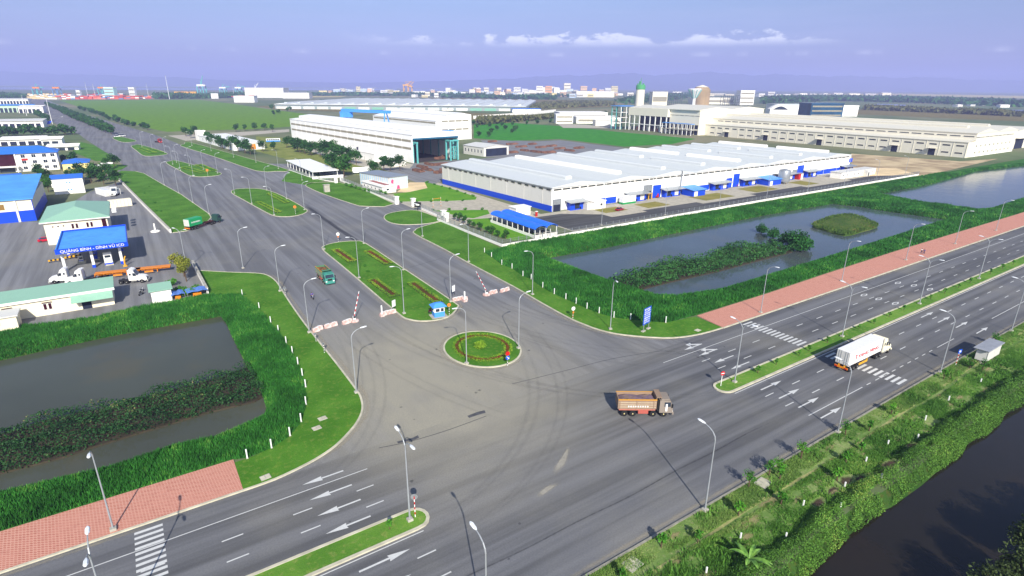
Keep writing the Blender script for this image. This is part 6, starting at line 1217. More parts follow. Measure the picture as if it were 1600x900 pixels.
MB().box(.25,CW-.25,.25,CD-.25,CZ+.35,CZ+.6).build('roof', mat('canopy roof','#4a98f4',.5,.1,.3), cn); MB().box(.25,CW-.25,.25,CD-.25,CZ+.05,CZ+.15).build('soffit', WHITEP, cn)
for k in range(8): MB().box(.26,CW-.26,1.5+3.2*k,1.6+3.2*k,CZ+.601,CZ+.63).build('roof_seam', SKYBLUE, cn)
for x in (1.0,7.6,14.4):
    for y in (3.2,20): c_ = MB().bbox(x-.35,x+.35,y-.35,y+.35,.9,CZ+.1,.06).build('column', WHITEP, cn); MB().bbox(x-.4,x+.4,y-.4,y+.4,0,.9,.05).build('column_foot', BLUE, c_)
solid_text(cn,'QUẢNG BÌNH - ĐÌNH VŨ ICD',1.05,(CW/2+.1,-.05,CZ+.3),(H_,0,0),SWHITE,1.06)
def pump(x,y,label,m):
    o = thing('fuel_pump',label,'fuel pump',(x,y,.02),0,'fuel pumps under the canopy'); MB().box(-1.0,1.0,-1.6,1.6,0,.2).build('island', KERB, o); MB().bbox(-.55,.55,-.4,.4,.2,2.0,.08).build('cabinet', m, o); MB().box(-.4,.4,-.43,-.405,1.2,1.7).build('display', GLASS, o); MB().box(-.5,.5,-.43,-.405,.6,.8).build('stripe', BLUE, o); MB().tube((.58,0,1.6),(.62,0,.5),.03).build('hose', BLACK, o)
pump(-9.6,198,'white fuel pump with a small display nearest the right columns',WHITEP); pump(-13.2,206,'blue fuel pump in the middle of the canopy',BLUE); pump(-16.5,204,'grey fuel pump near the left columns',GREYW)
o = thing('price_board','tall white pump cabinet with a blue foot under the canopy','cabinet',(*(-9.75,197.7),.02)); MB().bbox(-1,1,-.6,.6,.6,3.6,.1).build('cabinet', WHITEP, o); MB().box(-1.02,1.02,-.62,.62,0,.6).build('foot', BLUE, o); MB().box(-.7,.7,-.63,-.601,2.2,2.9).build('display', GLASS, o)
for i,(a,l) in enumerate(zip([(-23.11,208.43),(-19.36,209.95),(-18.31,210.88)],('yellow and black crash barrier left of the canopy','yellow and black crash barrier under the canopy front','yellow and black crash barrier deeper under the canopy'))):
    o = thing('crash_barrier',l,'barrier',(a[0],a[1],.02),.15,'crash barriers at the station'); mb = MB()
    for k in range(6): mb.box(-1.5+.5*k,-1+.5*k,-.12,.12,.5,.95,k%2)
    mb.build('rail', [YEL,SBLACK], o)
    for s in (-1.2,1.2): MB().box(s-.1,s+.1,-.1,.1,0,.5).build('post', SBLACK, o)
o = thing('lifting_arm','yellow hooked pipe stand right of the fuel pumps','pipe stand',(*(-5.9,193.03),.02)); MB().path([(0,0,0),(0,0,1.4),(.2,0,2.4),(.5,0,3.0)],[.25,.22,.2,.15],8).build('pipe', YEL, o); MB().box(-.5,.5,-.5,.5,0,.25).build('foot', YEL, o)
o = thing('stub_column','white stub column on a round base by the station exit','column',(*(3.9,235.8),.02)); MB().lathe([(1.5,0),(1.5,.3),(1.0,.5)],16).build('base', WHITER, o); MB().tube((0,0,.5),(0,0,3.0),.28,.22,10).build('shaft', WHITER, o)
ls = house('station_shed','long cream shed with a green roof along the near edge of the station','shed',-62,158.7,-8.6,165.8,4.2,CREAM,GREENR,'shed',.5,0,.55)
MB().box(-.6,54,-.62,-.5,3.75,4.3).build('eaves_board', WHITER, ls)
for x in (27,34,41,48.8):
    for dx in ((-.45,.45) if x < 48 else (0,)): win(ls,x+dx,-.02,1.3,.65,1.5,glass=MAROON)
    MB().box(x-.9,x+.9,-.25,-.01,2.95,3.1).build('window_hood', MAROON, ls)
MB().add([(45.5,-2.6,2.6),(53.5,-2.6,2.6),(53.5,-.63,3.7),(45.5,-.63,3.7),(45.5,-2.6,2.5),(53.5,-2.6,2.5),(53.5,-.63,3.6),(45.5,-.63,3.6)],[(0,1,2,3),(7,6,5,4),(0,4,5,1),(1,5,6,2),(3,7,4,0)]).build('awning', GREENR, ls); MB().box(47.2,49.0,-.1,-.01,0,2.2).build('door', DARK, ls)
for i,(px,l) in enumerate(((0,'pale roof unit on the far side of the long green shed'),)): MB().box(22,32,7.4,8.8,0,4.2).build('roof_unit', GREYW, ls)
o = thing('corner_hut','small cream hut with a flat grey roof at the left edge of the station','hut',(-32,152.2,0))
MB().box(0,6.2,0,4.5,0,3).build('wall', CREAM, o); MB().box(-.4,6.6,-.4,4.9,3,3.3).build('roof', GREYW, o); win(o,3,-.02,1.4,.8,.7,glass=MAROON)
o = house('small_hut','small white hut with a pale green sloped roof near the corner wall','hut',-1.0,154.2,3.2,158.4,3.0,WHITER,GREENR,'shed',.5); MB().box(3.4,4.15,1,2,0,2).build('door', GREYW, o)
for i,(a,b,l) in enumerate(((3.0,6.0,'left blue tarpaulin shelter beside the small white hut'),(6.4,11.0,'right blue tarpaulin shelter against the corner wall'))):
    o = thing('tarpaulin_shelter',l,'shelter',(a,153.2,0),.08,'blue tarpaulin shelters'); w_ = b-a
    MB().extr([(0,1.5),(w_*.25,1.72),(w_*.5,1.55),(w_*.75,1.75),(w_,1.5),(w_,1.44),(w_*.75,1.69),(w_*.5,1.49),(w_*.25,1.66),(0,1.44)],0,3.4,0,'Y').build('tarpaulin', mat('blue tarpaulin','#5a80c8',.5,.25,1.5), o)
    for x in (.1,w_-.1):
        for y in (.1,3.3): MB().tube((x,y,0),(x,y,1.5),.06).build('pole', STEEL, o)
    MB().box(w_*.3,w_*.7,1,2,0,.9).build('crate', ORANGE, o)
wl_ = thing('boundary_wall','long low white wall between the left lawn and the depot yard','wall',(0,0,0)); MB().strip([(-5.85,380.67),(2.73,288.91),(8.33,230.81)],.45,0,1.3).build('wall', WHITER, wl_); MB().strip([(-5.85,380.67),(2.73,288.91),(8.33,230.81)],.6,1.3,1.42).build('coping', CONC, wl_)
wl_ = thing('boundary_wall','white corner wall between the filling station and the left lawn','wall',(0,0,0)); MB().strip([(10.57,183.34),(10.79,168.69),(10.98,154.79)],.4,0,1.5).build('wall', WHITER, wl_); MB().strip([(10.57,183.34),(10.79,168.69),(10.98,154.79)],.55,1.5,1.62).build('coping', CONC, wl_)
bb = thing('blue_depot','large depot with a bright blue roof and a blue plinth under cream walls','depot',(-80,280,0))
MB().box(0,47,0,46,4.2,8.6).build('upper_wall', CREAM, bb); MB().box(-.05,47.05,-.05,46,0,4.2).build('plinth', BLUE, bb); MB().add([(-.6,-.8,8.65),(47.6,-.8,8.65),(47.6,46.5,12.2),(-.6,46.5,12.2),(-.6,-.8,8.4),(47.6,-.8,8.4),(47.6,46.5,11.9),(-.6,46.5,11.9)],[(0,1,2,3),(7,6,5,4),(0,4,5,1),(1,5,6,2),(2,6,7,3),(3,7,4,0)]).build('roof', mat('depot roof','#4f9ae6',.45,.12,.2), bb)
for x in (2,12,22,32,42): MB().box(x-.35,x+.35,-.3,-.06,0,8.4).build('pilaster', GREYW, bb)
MB().box(37,38.6,-.12,-.01,5.0,7.0).build('shutter', paint_mat('brown shutter','#8a6a30',.2), bb); MB().box(46.9,47.1,-.4,.4,0,8.4).build('downpipe', BLUE, bb)
ofc = thing('office_block','three-storey white office block with a blue hipped roof and dark glazed middle','office',(-90,446,0)); OL = 55
MB().box(0,OL,0,16,0,10.6).build('wall', WHITER, ofc)
MB().add([(-1,-1,10.7),(OL+1,-1,10.7),(OL+1,17,10.7),(-1,17,10.7),(8,8,14),(OL-8,8,14),(-1,-1,10.4),(OL+1,-1,10.4),(OL+1,17,10.4),(-1,17,10.4)],[(0,1,5,4),(1,2,5),(2,3,4,5),(3,0,4),(6,7,1,0),(7,8,2,1),(8,9,3,2),(9,6,0,3),(9,8,7,6)]).build('roof', BLUER, ofc)
for z in (1.0,4.4,7.8):
    for x in (14,18.5,23,39,44,49,53): win(ofc,x,-.02,z,2.2,2.0)
    for y in (4,8,12): win(ofc,OL+.02,y,z,1.8,2.0,'+X')
MB().box(26,35,-.12,-.005,3.6,10.2).build('curtain_wall', MAROON, ofc); MB().box(25.2,25.9,-.6,-.01,0,10.4).build('pilaster', WHITER, ofc); MB().box(35.1,35.8,-.6,-.01,0,10.4).build('pilaster', WHITER, ofc)
MB().box(25,36.5,-3.6,-.61,3.0,3.5).build('porch_roof', WHITER, ofc); MB().box(27,34,-.2,-.13,0,2.8).build('entrance', GLASS, ofc)
for x in (25.6,35.6): MB().box(x-.3,x+.3,-3.4,-2.8,0,3).build('porch_column', WHITER, ofc)
MB().box(38,41,-.1,-.02,6.3,7.5).build('sign_panel', RED, ofc)
o = house('yard_roof','long low blue roofed shed between the depot and the office block','shed',-90,371,-47,388,4,WHITER,BLUER,'shed',1.6); o = house('yard_roof','short low blue roofed shed left of the green plot','shed',-34,368,-21,384,4,WHITER,BLUER,'gable',1.2)
o = house('blue_roof_house','yellow house with a bright blue roof beside the office block','house',-32.5,432,-19.5,452,4.6,mat('yellow render','#e2cf8c',.8,.1,1),BLUER,'hip',1.8); wins(o,(3,8),1.4,1.6,1.6)
o = thing('yellow_cottage','low pale yellow cottage among the trees of the corner plot','cottage',(*(-19.46,423.1),0))
MB().box(0,9,0,7,0,3).build('wall', mat('yellow render','#e2cf8c',.8,.1,1), o); MB().box(-.5,9.5,-.5,7.5,3,3.3).build('roof', WHITER, o); win(o,6.5,-.02,1,2.6,1.4)
dp = thing('container_stack','two long white containers stacked on each other with small blue marks','containers',(-31.2,342.5,0))
for k in range(2):
    c_ = MB().bbox(0,11.8,0,2.6,3.3*k+.05,3.3*k+3.2,.06).build('container', WHITER, dp)
    MB().box(5.3,5.8,-.04,-.002,3.3*k+1.6,3.3*k+2.4).build('logo', SKYBLUE, c_); MB().box(6.4,6.9,-.04,-.002,3.3*k+1.6,3.3*k+2.4).build('logo', SKYBLUE, c_)
for i,(p,L,h,m,rz,l) in enumerate((((-9.62,293.35),8.2,3.0,CREAM,.15,'cream crate-like container at the front of the depot yard group'),((-12.72,338.41),12,2.7,GREYW,-1.15,'grey white container lying furthest left by the green plot'),((-8.63,325.94),12,2.8,WHITEP,1.9,'white container beside the low wall of the lawn'))):
    o = thing('yard_container',l,'container',(p[0],p[1],.03),rz,'containers in the depot yard'); MB().bbox(0,L,0,2.9,0,h,.05).build('body', m, o)
    for k in range(int(L/1.3)): MB().box(.2+1.3*k,.3+1.3*k,-.05,-.003,.1,h-.1).build('rib', CONC, o)
    MB().box(-.04,-.003,.15,2.75,.1,h-.1).build('door', GREYW, o)
o = thing('tractor_unit','white tractor unit parked between the containers by the low wall','truck',(*(-7.37,327.12),.03),-1.9); bonnet_tractor(o,-3,WHITEP)
o = thing('arched_sign','pale wing-shaped sign on two posts beside the corner plot','sign',(*(-9.65,393.76),0)); MB().extr([(-3,8),(-1,8.3),(1,8.3),(3,8),(2.4,7.3),(-2.4,7.3)],-.2,.2,0,'Y').build('board', WHITEP, o)
for s in (-1,1): MB().tube((s,0,0),(s,0,7.4),.15).build('post', STEEL, o)
# beside and beyond the office block
for i,(p,a,b,h,m,r_,l) in enumerate((((-85.94,640.8),30,16,5,WHITER,WHITER,'white open-fronted workshop behind the tree row, left one'),((-57.39,630.7),14,12,5,WHITER,WHITER,'white workshop behind the tree row, right one'),((-50.09,574.6),20,9,3.2,WHITER,WHITER,'low white shed in front of the right workshop'),((-117.94,886.6),44,24,8,WHITER,GREYW,'long white canopy building with columns at the left edge'),((-139.43,1316.6),34,26,11,WHITER,WHITER,'white factory block by the far carriageway'),((-169.41,1357.2),48,22,12,mat('pale green wall','#b8d0b8',.8,.1,.5),SKYBLUE,'pale green block with a light blue roof far left'),((-234.42,1874.8),60,30,12,WHITER,GREYW,'grey white sheds at the far left edge'))):
    o = thing('workshop',l,'workshop',(p[0],p[1],0),-.1); MB().box(0,a,0,b,0,h).build('wall', m, o); MB().add([(-.6,-1.5,h+.02),(a+.6,-1.5,h+.02),(a+.6,b,h+1.4),(-.6,b,h+1.4),(-.6,-1.5,h-.3),(a+.6,-1.5,h-.3)],[(0,1,2,3),(4,5,1,0)]).build('roof', r_, o)
    for k in range(int(a/6)): MB().box(1+6*k,5.4+6*k,-.08,-.005,.0,h*.62).build('opening', DARK if i in (0,3) else GLASS, o)
o = thing('blue_awning','bright blue awning with white lettering beside the far junction','awning',(*(-90.07,908.2),0),-.35); MB().add([(0,0,3),(22,0,3),(22,6,6),(0,6,6),(0,0,2.7),(22,0,2.7)],[(0,1,2,3),(4,5,1,0)]).build('canopy', BLUE, o); MB().box(7,13,1.8,2.0,4.2,5.0).build('lettering', SWHITE, o)
for x in (.5,11,21.5): MB().tube((x,.2,0),(x,.2,2.8),.15).build('post', STEEL, o); MB().tube((x,5.8,0),(x,5.8,5.8),.15).build('post', STEEL, o)
o = thing('red_shed','orange red shed beside the white canopy building','shed',(*(-97.59,899.7),0),-.2); MB().box(0,12,0,12,0,8).build('wall', RED, o); MB().box(-.5,12.5,-.5,12.5,8,8.4).build('roof', ORANGE, o)
for p,h,l in zip([(-70.89,952.3),(-119.58,1210.1),(-48.18,2368.7),(-73.74,2576.9),(155.74,2309.2),(122.27,2912.8),(396.78,2577.2)],(32,30,46,50,72,48,40),('tall light mast beside the far left carriageway','tall light mast behind the far left sheds','slim white mast at the left end of the port','white mast beside the container stacks','tallest white mast at the far edge of the field','slim mast near the port office','slim white mast left of the grey shipyard hall')):
    o = thing('light_mast',l,'mast',(p[0],p[1],0)); MB().tube((0,0,0),(0,0,h),h*.013,h*.006,8).build('shaft', WHITEP, o); MB().box(-h*.03,h*.03,-h*.02,h*.02,h,h*1.02).build('head', STEEL, o)
# ---- middle: parking canopy, low buildings, guard house, patterned shed, cycle shed
pc = thing('parking_canopy','white flat parking canopy on posts beside the truck gate','canopy',(84.5,328,0)); MB().box(0,15,0,60,3.9,4.3).build('roof', WHITE, pc)
for k in range(9):
    for x in (.6,14.4): MB().box(x-.15,x+.15,1+7.2*k,1.3+7.2*k,0,3.9).build('post', WHITEP, pc)
MB().box(-.3,15.3,-.6,-.35,0,1.5).build('low_wall', WHITER, pc); MB().box(14.9,15.2,-.34,60,0,1.2).build('low_wall', WHITER, pc); sheet('parking_lot', [(62,332),(104,326),(104,392),(66,420)], ASPH_YARD, .03)
for k in range(14): car('parked_car',f'car parked under the white canopy, {ordn(k+1)} from the gate',87.5 if k%2 else 94.5,332+7.2*(k//2)+2,R(0),random.choice([WHITEP,paint_mat('dark car','#2a2c34',.1,.3),paint_mat('silver car','#a8aab0',.1,.3)]),'car','cars under the canopy') if k < 6 else None
lw = thing('low_factory','low white building with a wide flat roof beside the dark clump of trees','factory',(72,506,0),R(7)); MB().box(0,24,0,108,0,5).build('wall', WHITE, lw); MB().box(-.5,24.5,-.5,108.5,5,5.5).build('roof', WHITE, lw); MB().box(12,17,-.1,-.01,.4,4.4).build('orange_door', ORANGE, lw)
for k in range(8): win(lw,-.02,8+12*k,1.4,3,2,'-X')
MB().box(-.06,7,108.6,118,0,9).build('tower_block', WHITER, lw)
gh = thing('guard_house','white guard house with reddish striped panels on its roof','guard house',(100.8,265.5,0),R(6)); MB().box(0,7.5,0,22,0,3.2).build('wall', WHITER, gh); MB().box(-.5,8,-.5,22.5,3.2,3.55).build('roof', WHITER, gh)
for k in range(6): MB().box(2.6,5.2,2+3.0*k,4.7+3.0*k,3.56,3.66).build('roof_panel', mat('reddish panel','#9a5a54',.5,.15,1), gh)
for k in range(5): win(gh,-.02,3+4*k,1.2,1.4,1.0,'-X')
win(gh,3,-.02,1.2,1.6,1.1)
ps = thing('patterned_shed','grey shed with a diagonal blue pattern and pink shapes on its front','shed',(107.5,272.5,0),R(14)); MB().box(0,11.5,0,26,0,6.2).build('wall', GREYW, ps); MB().box(-.3,11.8,-.3,26.3,6.2,6.5).build('roof', STEEL, ps)
LB = paint_mat('pale blue stripe','#9ac4dc',.1); PK = paint_mat('pink shape','#d8507c',.1)
for k in range(9):
    x = .3+1.25*k; MB().add([(x,-.04,.3),(x+.5,-.04,.3),(x+1.0,-.04,5.9),(x+.5,-.04,5.9)],[(0,1,2,3)]).build('stripe', LB, ps)
for k in range(14): MB().add([(-.04,1+1.8*k,.3),(-.04,1.7+1.8*k,.3),(-.04,2.4+1.8*k,5.9),(-.04,1.7+1.8*k,5.9)],[(0,1,2,3)]).build('stripe', LB, ps)
MB().add([(.6,-.08,.2),(3.4,-.08,.2),(3.0,-.08,2.6),(2.2,-.08,3.2),(2.6,-.08,4.8),(1.6,-.08,5.4),(.9,-.08,4.4),(1.3,-.08,2.4)],[tuple(range(8))]).build('pink_shape', PK, ps); MB().add([(4.2,-.08,.2),(6.2,-.08,.2),(6.0,-.08,1.8),(4.8,-.08,2.2)],[(0,1,2,3)]).build('pink_shape', PK, ps)
cs = thing('cycle_shed','cycle shed with a twin-vaulted bright blue roof behind the corner railing','shed',(113.6,156.2,0))
for a in (0,4.8):
    pr = [(a+2.4-2.45*math.cos(t),3.1+1.15*math.sin(t)) for t in [math.pi*i/8 for i in range(9)]]; MB().extr(pr+[(p[0],p[1]-.12) for p in pr[::-1]],-.5,29.5,0,'Y').build('roof', mat('cycle shed roof','#2a70e6',.45,.1,.3), cs)
for k in range(9):
    for x in (.1,4.8,9.5): MB().box(x-.1,x+.1,3.55*k,3.55*k+.2,0,3.1).build('post', WHITEP, cs)
MB().box(-.1,9.7,-.35,-.1,0,1.0).build('low_wall', WHITER, cs); MB().box(-.35,-.1,-.35,29,0,1.0).build('low_wall', WHITER, cs); struct(MB().box(113.2,123.8,155.6,186,0,.05).build('shed_floor', PAVE))
for k in range(16):
    q = motorbike(f'motorbike under the blue cycle shed, {ordn(k%8+1)} in the {"left" if k < 8 else "right"} bay',115.8 if k < 8 else 120.8,158+3.3*(k%8),R(0),SBLACK,.06) if k in (0,1,8,9) else None
o = thing('pump_house','small white pump house behind the blue cycle shed','hut',(127.5,188.5,0)); MB().box(0,7,0,5,0,3.2).build('wall', WHITER, o); MB().box(-.3,7.3,-.3,5.3,3.2,3.5).build('roof', WHITER, o)
for i,p in enumerate([(134.68,184.47),(134.22,192.03)]): o = thing('red_hydrant',('red post at the near warehouse corner','red post along the blue plinth')[i],'post',(p[0],p[1],.02),0,'red posts by the warehouse'); MB().bbox(-.4,.4,-.4,.4,0,1.9,.1).build('body', RED, o); MB().box(-.5,.5,-.5,.5,1.9,2.1).build('cap', WHITEP, o)
o = thing('gate_board','black gate board on the pier of the warehouse gate','board',(*(98.69,220.1),0),-.9); MB().box(-1.6,1.6,-.12,.12,1.4,3.6).build('panel', SBLACK, o); MB().box(-.8,.8,-.14,-.121,2.2,2.8).build('plate', SWHITE, o); MB().box(-.15,.15,-.1,.1,0,1.4).build('post', SBLACK, o)
o = thing('entry_gate','orange and white striped gate frame on the estate road','gate',(*(109.21,223.14),0),.1); striped(MB(),-2,0,4,6).build('post', [ORANGE,SWHITE], o); striped(MB(),2,0,4,6).build('post', [ORANGE,SWHITE], o); MB().tube((-2,0,3.6),(2,0,3.6),.08).build('crossbar', ORANGE, o)
for i,(p,w_,h) in enumerate((((143.06,316.48),9,4),((151.57,317.55),4,4))): o = thing('white_board',('wide white hoarding before the yard wall','narrow white hoarding before the yard wall')[i],'hoarding',(*[(113.93,333.96),(119.04,333.94)][i],0),-.5,'hoardings by the hall'); MB().box(-w_/2,w_/2,-.1,.1,.8,h).build('panel', WHITEP, o); MB().box(-.2,.2,.11,.3,0,h).build('post', STEEL, o)
for p,l in zip([(79.43,284.17),(27.66,78.92)],('grey concrete kiosk on the lawn by the truck gate','')):
    if l: o = thing('kiosk',l,'kiosk',(p[0],p[1],.1)); MB().bbox(-1.3,1.3,-1,1,0,3.4,.06).build('body', CONC, o); MB().box(-1.5,1.5,-1.2,1.2,3.4,3.6).build('roof', CONC, o)
# ================================================================== FAR DISTANCE
CP, SP = math.cos(PITCH), math.sin(PITCH)
def mpp(x, y): return ((x*.5548+y*.8320)*CP+50*SP)/890   # metres that one photo pixel spans out there
VIEW = R(-33.7)
def far_block(name, label, cat, p, wpx, hpx, m, rm, dpx=None, rz=VIEW+.12, bands=0, group=None, hip=False):
    k = mpp(*p); a,b,h = wpx*k,(dpx or wpx*.6)*k,hpx*k; o = thing(name,label,cat,(p[0],p[1],0),rz,group)
    MB().box(-a/2,a/2,0,b,0,h).build('wall', m, o)
    if hip: MB().extr([(-.02*b,h+.1),(b/2,h*1.18),(1.02*b,h+.1)],-a/2-1,a/2+1,0,'X').build('roof', rm, o)
    else: MB().box(-a/2-.5,a/2+.5,-.5,b+.5,h+.05,h+.06*h+.5).build('roof', rm, o)
    for j in range(bands): MB().box(-a*.46,a*.46,-.3,-.05,h*(j+.35)/bands,h*(j+.7)/bands).build('window_band', BAND, o)
    return o
lw_ = [(93.15,1107.7),(710.0,1016.5)]; P0 = (285.17,1349.3); P1 = (710.0,1016.5)
fw = thing('long_warehouse','very long grey warehouse roof with rows of ridges beyond the white halls','warehouse',(P1[0],P1[1],0),math.atan2(P0[1]-P1[1],P0[0]-P1[0])); FL = math.hypot(P0[0]-P1[0],P0[1]-P1[1]); NR = 18; rw = FL/NR; FD = 520
MB().box(0,FL,-FD,-.5,0,9).build('wall', paint_mat('teal grey wall','#8f9c9c',.2), fw)
for k in range(NR):
    MB().extr([(rw*k,9),(rw*k,10),(rw*(k+.5),12),(rw*(k+1),10),(rw*(k+1),9)],-FD-2,2,0,'Y').build('roof', ROOFW, fw); MB().box(rw*(k+.5)-3,rw*(k+.5)+3,-FD+20,-20,11.5,13.2).build('ridge_vent', ROOFW, fw)
for k in range(NR): MB().box(rw*k+3,rw*k+rw-3,-.45,-.2,0,5).build('bay', random.choice([WHITEP,GREYW,paint_mat('pale green paint','#7ab098',.2),WHITER,GREYW,GREYW]), fw)
wl_ = thing('boundary_wall','long white wall in front of the very long grey warehouse','wall',(0,0,0)); MB().strip([(468.4,815.2),(615.9,881.5),(748.1,965.8)],1.2,0,5).build('wall', WHITER, wl_)
for nm,l,p,wp,hp,m,r_,b in (('shipyard_hall','tall grey green shipyard hall on the horizon',(482.0,2432.6),58,14,GREYW,GREYW,0),('shipyard_hall','lower grey hall right of the tall shipyard hall',(564.2,2296.1),40,8,GREYW,GREYW,0),('shipyard_hall','white shed left below the shipyard hall',(310.39,1854.0),30,9,WHITER,GREYW,0),
  ('factory','white two-storey factory office in front of the mill',(526.5,658.3),27,13,WHITER,WHITER,2),('factory','long white factory roof behind the two-storey office',(640.5,750.7),76,8,WHITER,WHITER,1),('factory','white low plant with dark openings beside the mill',(570.2,635.7),70,9,WHITER,WHITER,1),('factory','grey open shed beside the mill yard',(540.6,589.7),30,8,GREYW,GREYW,0),
  ('factory','white factory with a blue roof left of the mill',(676.8,966.6),45,5,WHITER,BLUER,0),('factory','pale roofed plant beyond the silo',(1946.3,2203.0),60,8,CREAM,WHITER,0),('factory','cream mill block behind the silo tower',(1235.8,1135.7),24,20,CREAM,BEIGER,1),
  ('glass_office','dark blue glazed block behind the long beige roof',(1049.5,571.7),54,20,mat('blue glazing','#1e4a66',.2,.3,.05),mat('blue glazing','#1e4a66'),3),('glass_office','white hall beside the dark glazed block',(1140.3,577.0),26,15,WHITER,WHITER,0),('tower_block','white tower block with small dark windows beyond the beige roofs',(1588.2,1113.5),23,20,WHITER,WHITER,3),('storage_hall','long pale hall right of the rusty tank',(1548.8,1194.3),60,9,BEIGE,BEIGER,1),('storage_hall','grey white hall behind the beige roof, left of the glazed block',(1082.1,658.7),50,15,WHITER,ROOFW,0)):
    far_block(nm,l,'factory' if 'hall' in nm or nm == 'factory' else 'building',p,wp,hp,m,r_,None,VIEW+.12,b)
p = (845.5,827.9); k = mpp(*p); o = thing('silo_tower','round beige silo tower with a green top and mast','silo',(p[0],p[1],0)); GRS = paint_mat('dark green steel','#4a9a60',.2)
MB().lathe([(6.8*k,0),(6.6*k,36*k)],20).build('shaft', BEIGE, o); MB().lathe([(6.9*k,36*k),(7.2*k,37*k),(7.2*k,42*k),(6*k,43*k)],20).build('green_top', GRS, o); MB().tube((0,0,43*k),(0,0,53*k),.8*k,.2*k).build('mast', GRS, o)
for q in range(5): a = 1.25*q; MB().tube((4.5*k*math.cos(a),4.5*k*math.sin(a),43*k),(4.5*k*math.cos(a),4.5*k*math.sin(a),(45+q%2*3)*k),.9*k).build('vent', GRS, o)
p = (1245.4,1028.5); k = mpp(*p); o = thing('water_tower','funnel-shaped pale green water tower','water tower',(p[0],p[1],0)); MB().lathe([(2.6*k,0),(2.4*k,12*k),(3*k,14*k),(9.5*k,25*k),(10.2*k,27*k),(9*k,28*k)],18).build('funnel', WHITEP, o)
for q in range(9): a = 2*math.pi*q/9; MB().tube((3.2*k*math.cos(a),3.2*k*math.sin(a),14*k),(10.4*k*math.cos(a),10.4*k*math.sin(a),26.5*k),.5*k).build('rib', TEAL, o)
p = (1445.8,1169.0); k = mpp(*p); o = thing('rusty_tank','rust brown tank with a cream cap behind the water tower','tank',(p[0],p[1],0)); MB().lathe([(13*k,0),(13*k,22*k),(10*k,26*k),(1*k,29*k)],20).build('shell', mat('rusty shell','#a28a5c',.8,.2,.02,col2='#b09468'), o); MB().lathe([(10.2*k,26.2*k),(1*k,29.3*k)],20).build('cap', CREAM, o)
for i,(p,wp,hp) in enumerate((((1365.1,1200.5),26,18),((1435.5,1054.8),26,16))):
    k = mpp(*p); o = thing('steel_frame',('dark open steel frame left of the funnel tower','dark open steel frame left of the white tower block')[i],'frame',(p[0],p[1],0),VIEW); SF = mat('dark frame steel','#3a4448',.6,.1,.1)
    for q in range(5): MB().box((q/4-.5)*wp*k-.6,(q/4-.5)*wp*k+.6,0,1.2,0,hp*k).build('column', SF, o); MB().box((q/4-.5)*wp*k-.6,(q/4-.5)*wp*k+.6,20,21.2,0,hp*k).build('column', SF, o)
    for z in (.35,.6,.97): MB().box(-wp*k/2+.7,wp*k/2-.7,.1,1.1,z*hp*k-.6,z*hp*k+.6).build('beam', SF, o)
o = thing('glasshouse_arch','half-round glazed arch on the beige roofs','arch',(*(929.7,585.4),0),VIEW); k = 1.0; MB().extr([(-17+34*i/10*1.0,16+7.5*math.sin(math.pi*i/10)) for i in range(11)]+[(17,0),(-17,0)],0,12,0,'Y').build('body', WHITER, o); MB().extr([(-13+26*i/10,15+5.5*math.sin(math.pi*i/10)) for i in range(11)],-.3,-.02,0,'Y').build('glazing', GLASS, o)
# town: each far building a thing
def town(pts, hr, wr, cols, label, group, cat='building'):
    for i,p in enumerate(pts):
        m = random.choice(cols); far_block('town_building',label.format(ordn(i+1)),cat,p,random.uniform(*wr),random.uniform(*hr),m,random.choice([WHITER,GREYW,m]),random.uniform(6,12),VIEW+random.uniform(-.3,.4),random.choice([0,1,2]),group,random.random() < .3)
TC = [WHITER,CREAM,WHITEP,paint_mat('pale yellow wall','#e0d090',.2,.8),paint_mat('peach wall','#e0b890',.2,.8),GREYW,paint_mat('pale blue wall','#b8c8d8',.2,.8)]
town([(x_,y_) for x_,y_ in [(1300.0,4164.5),(1464.8,4549.2),(1505.1,4551.0),(1418.1,4163.9),(1592.2,4554.9),(1633.9,4556.7),(1311.2,3546.9),(1301.0,3292.7),(1179.6,2882.7),(1285.0,3067.7),(1313.0,3063.5),(1270.7,2866.7),(1303.8,2860.8),(1529.7,3265.4),(1282.9,2681.0),(1717.5,3512.1),(1641.2,3252.2),(1473.5,2831.0),(1423.6,2652.9),(1462.9,2645.1)]],(3,7),(6,11),TC,'pale far building, {} from the left beyond the long grey warehouse','far buildings beyond the warehouse')
town([(x_,y_) for x_,y_ in [(1509.2,2635.8),(1758.7,2997.1),(1676.4,2795.4),(1603.6,2617.0),(1541.9,2457.3),(1570.8,2450.9),(1703.8,2597.0),(1547.4,2299.3),(1774.3,2582.9),(1695.3,2423.3),(1627.8,2279.9),(2320.2,3171.3),(2566.9,3439.3),(2615.2,3435.2),(2111.6,2719.0),(1889.5,2380.3),(2050.3,2527.8),(2235.2,2697.3),(2277.2,2689.9),(2158.2,2506.2),(2534.1,2881.7),(2807.2,3113.2),(2860.6,3106.9),(2333.6,2471.2),(2338.2,3458.9),(2621.0,3772.8),(2198.7,3470.9),(2075.3,3200.4),(2209.5,3792.6),(2101.7,3479.2)]],(4,10),(6,11),TC,'pale town building, {} of the row left of the silo tower','town buildings by the silo')
for p,l,m,hp in zip([(2150.2,2938.8),(2211.1,2929.8),(2529.5,3146.3),(2661.1,3130.7),(3183.1,3386.5)],('white and orange tower block of the far town','orange tower block of the far town','pale yellow pointed tower block of the far town','peach coloured block of the far town','low domed yellow block of the far town'),(WHITER,paint_mat('orange wall','#e0a060',.2,.8),CREAM,paint_mat('peach wall','#e0b890',.2,.8),paint_mat('pale yellow wall','#e0d090',.2,.8)),(12,12,15,11,10)): far_block('tower_block',l,'tower block',p,10,hp,m,m,7,VIEW,3)
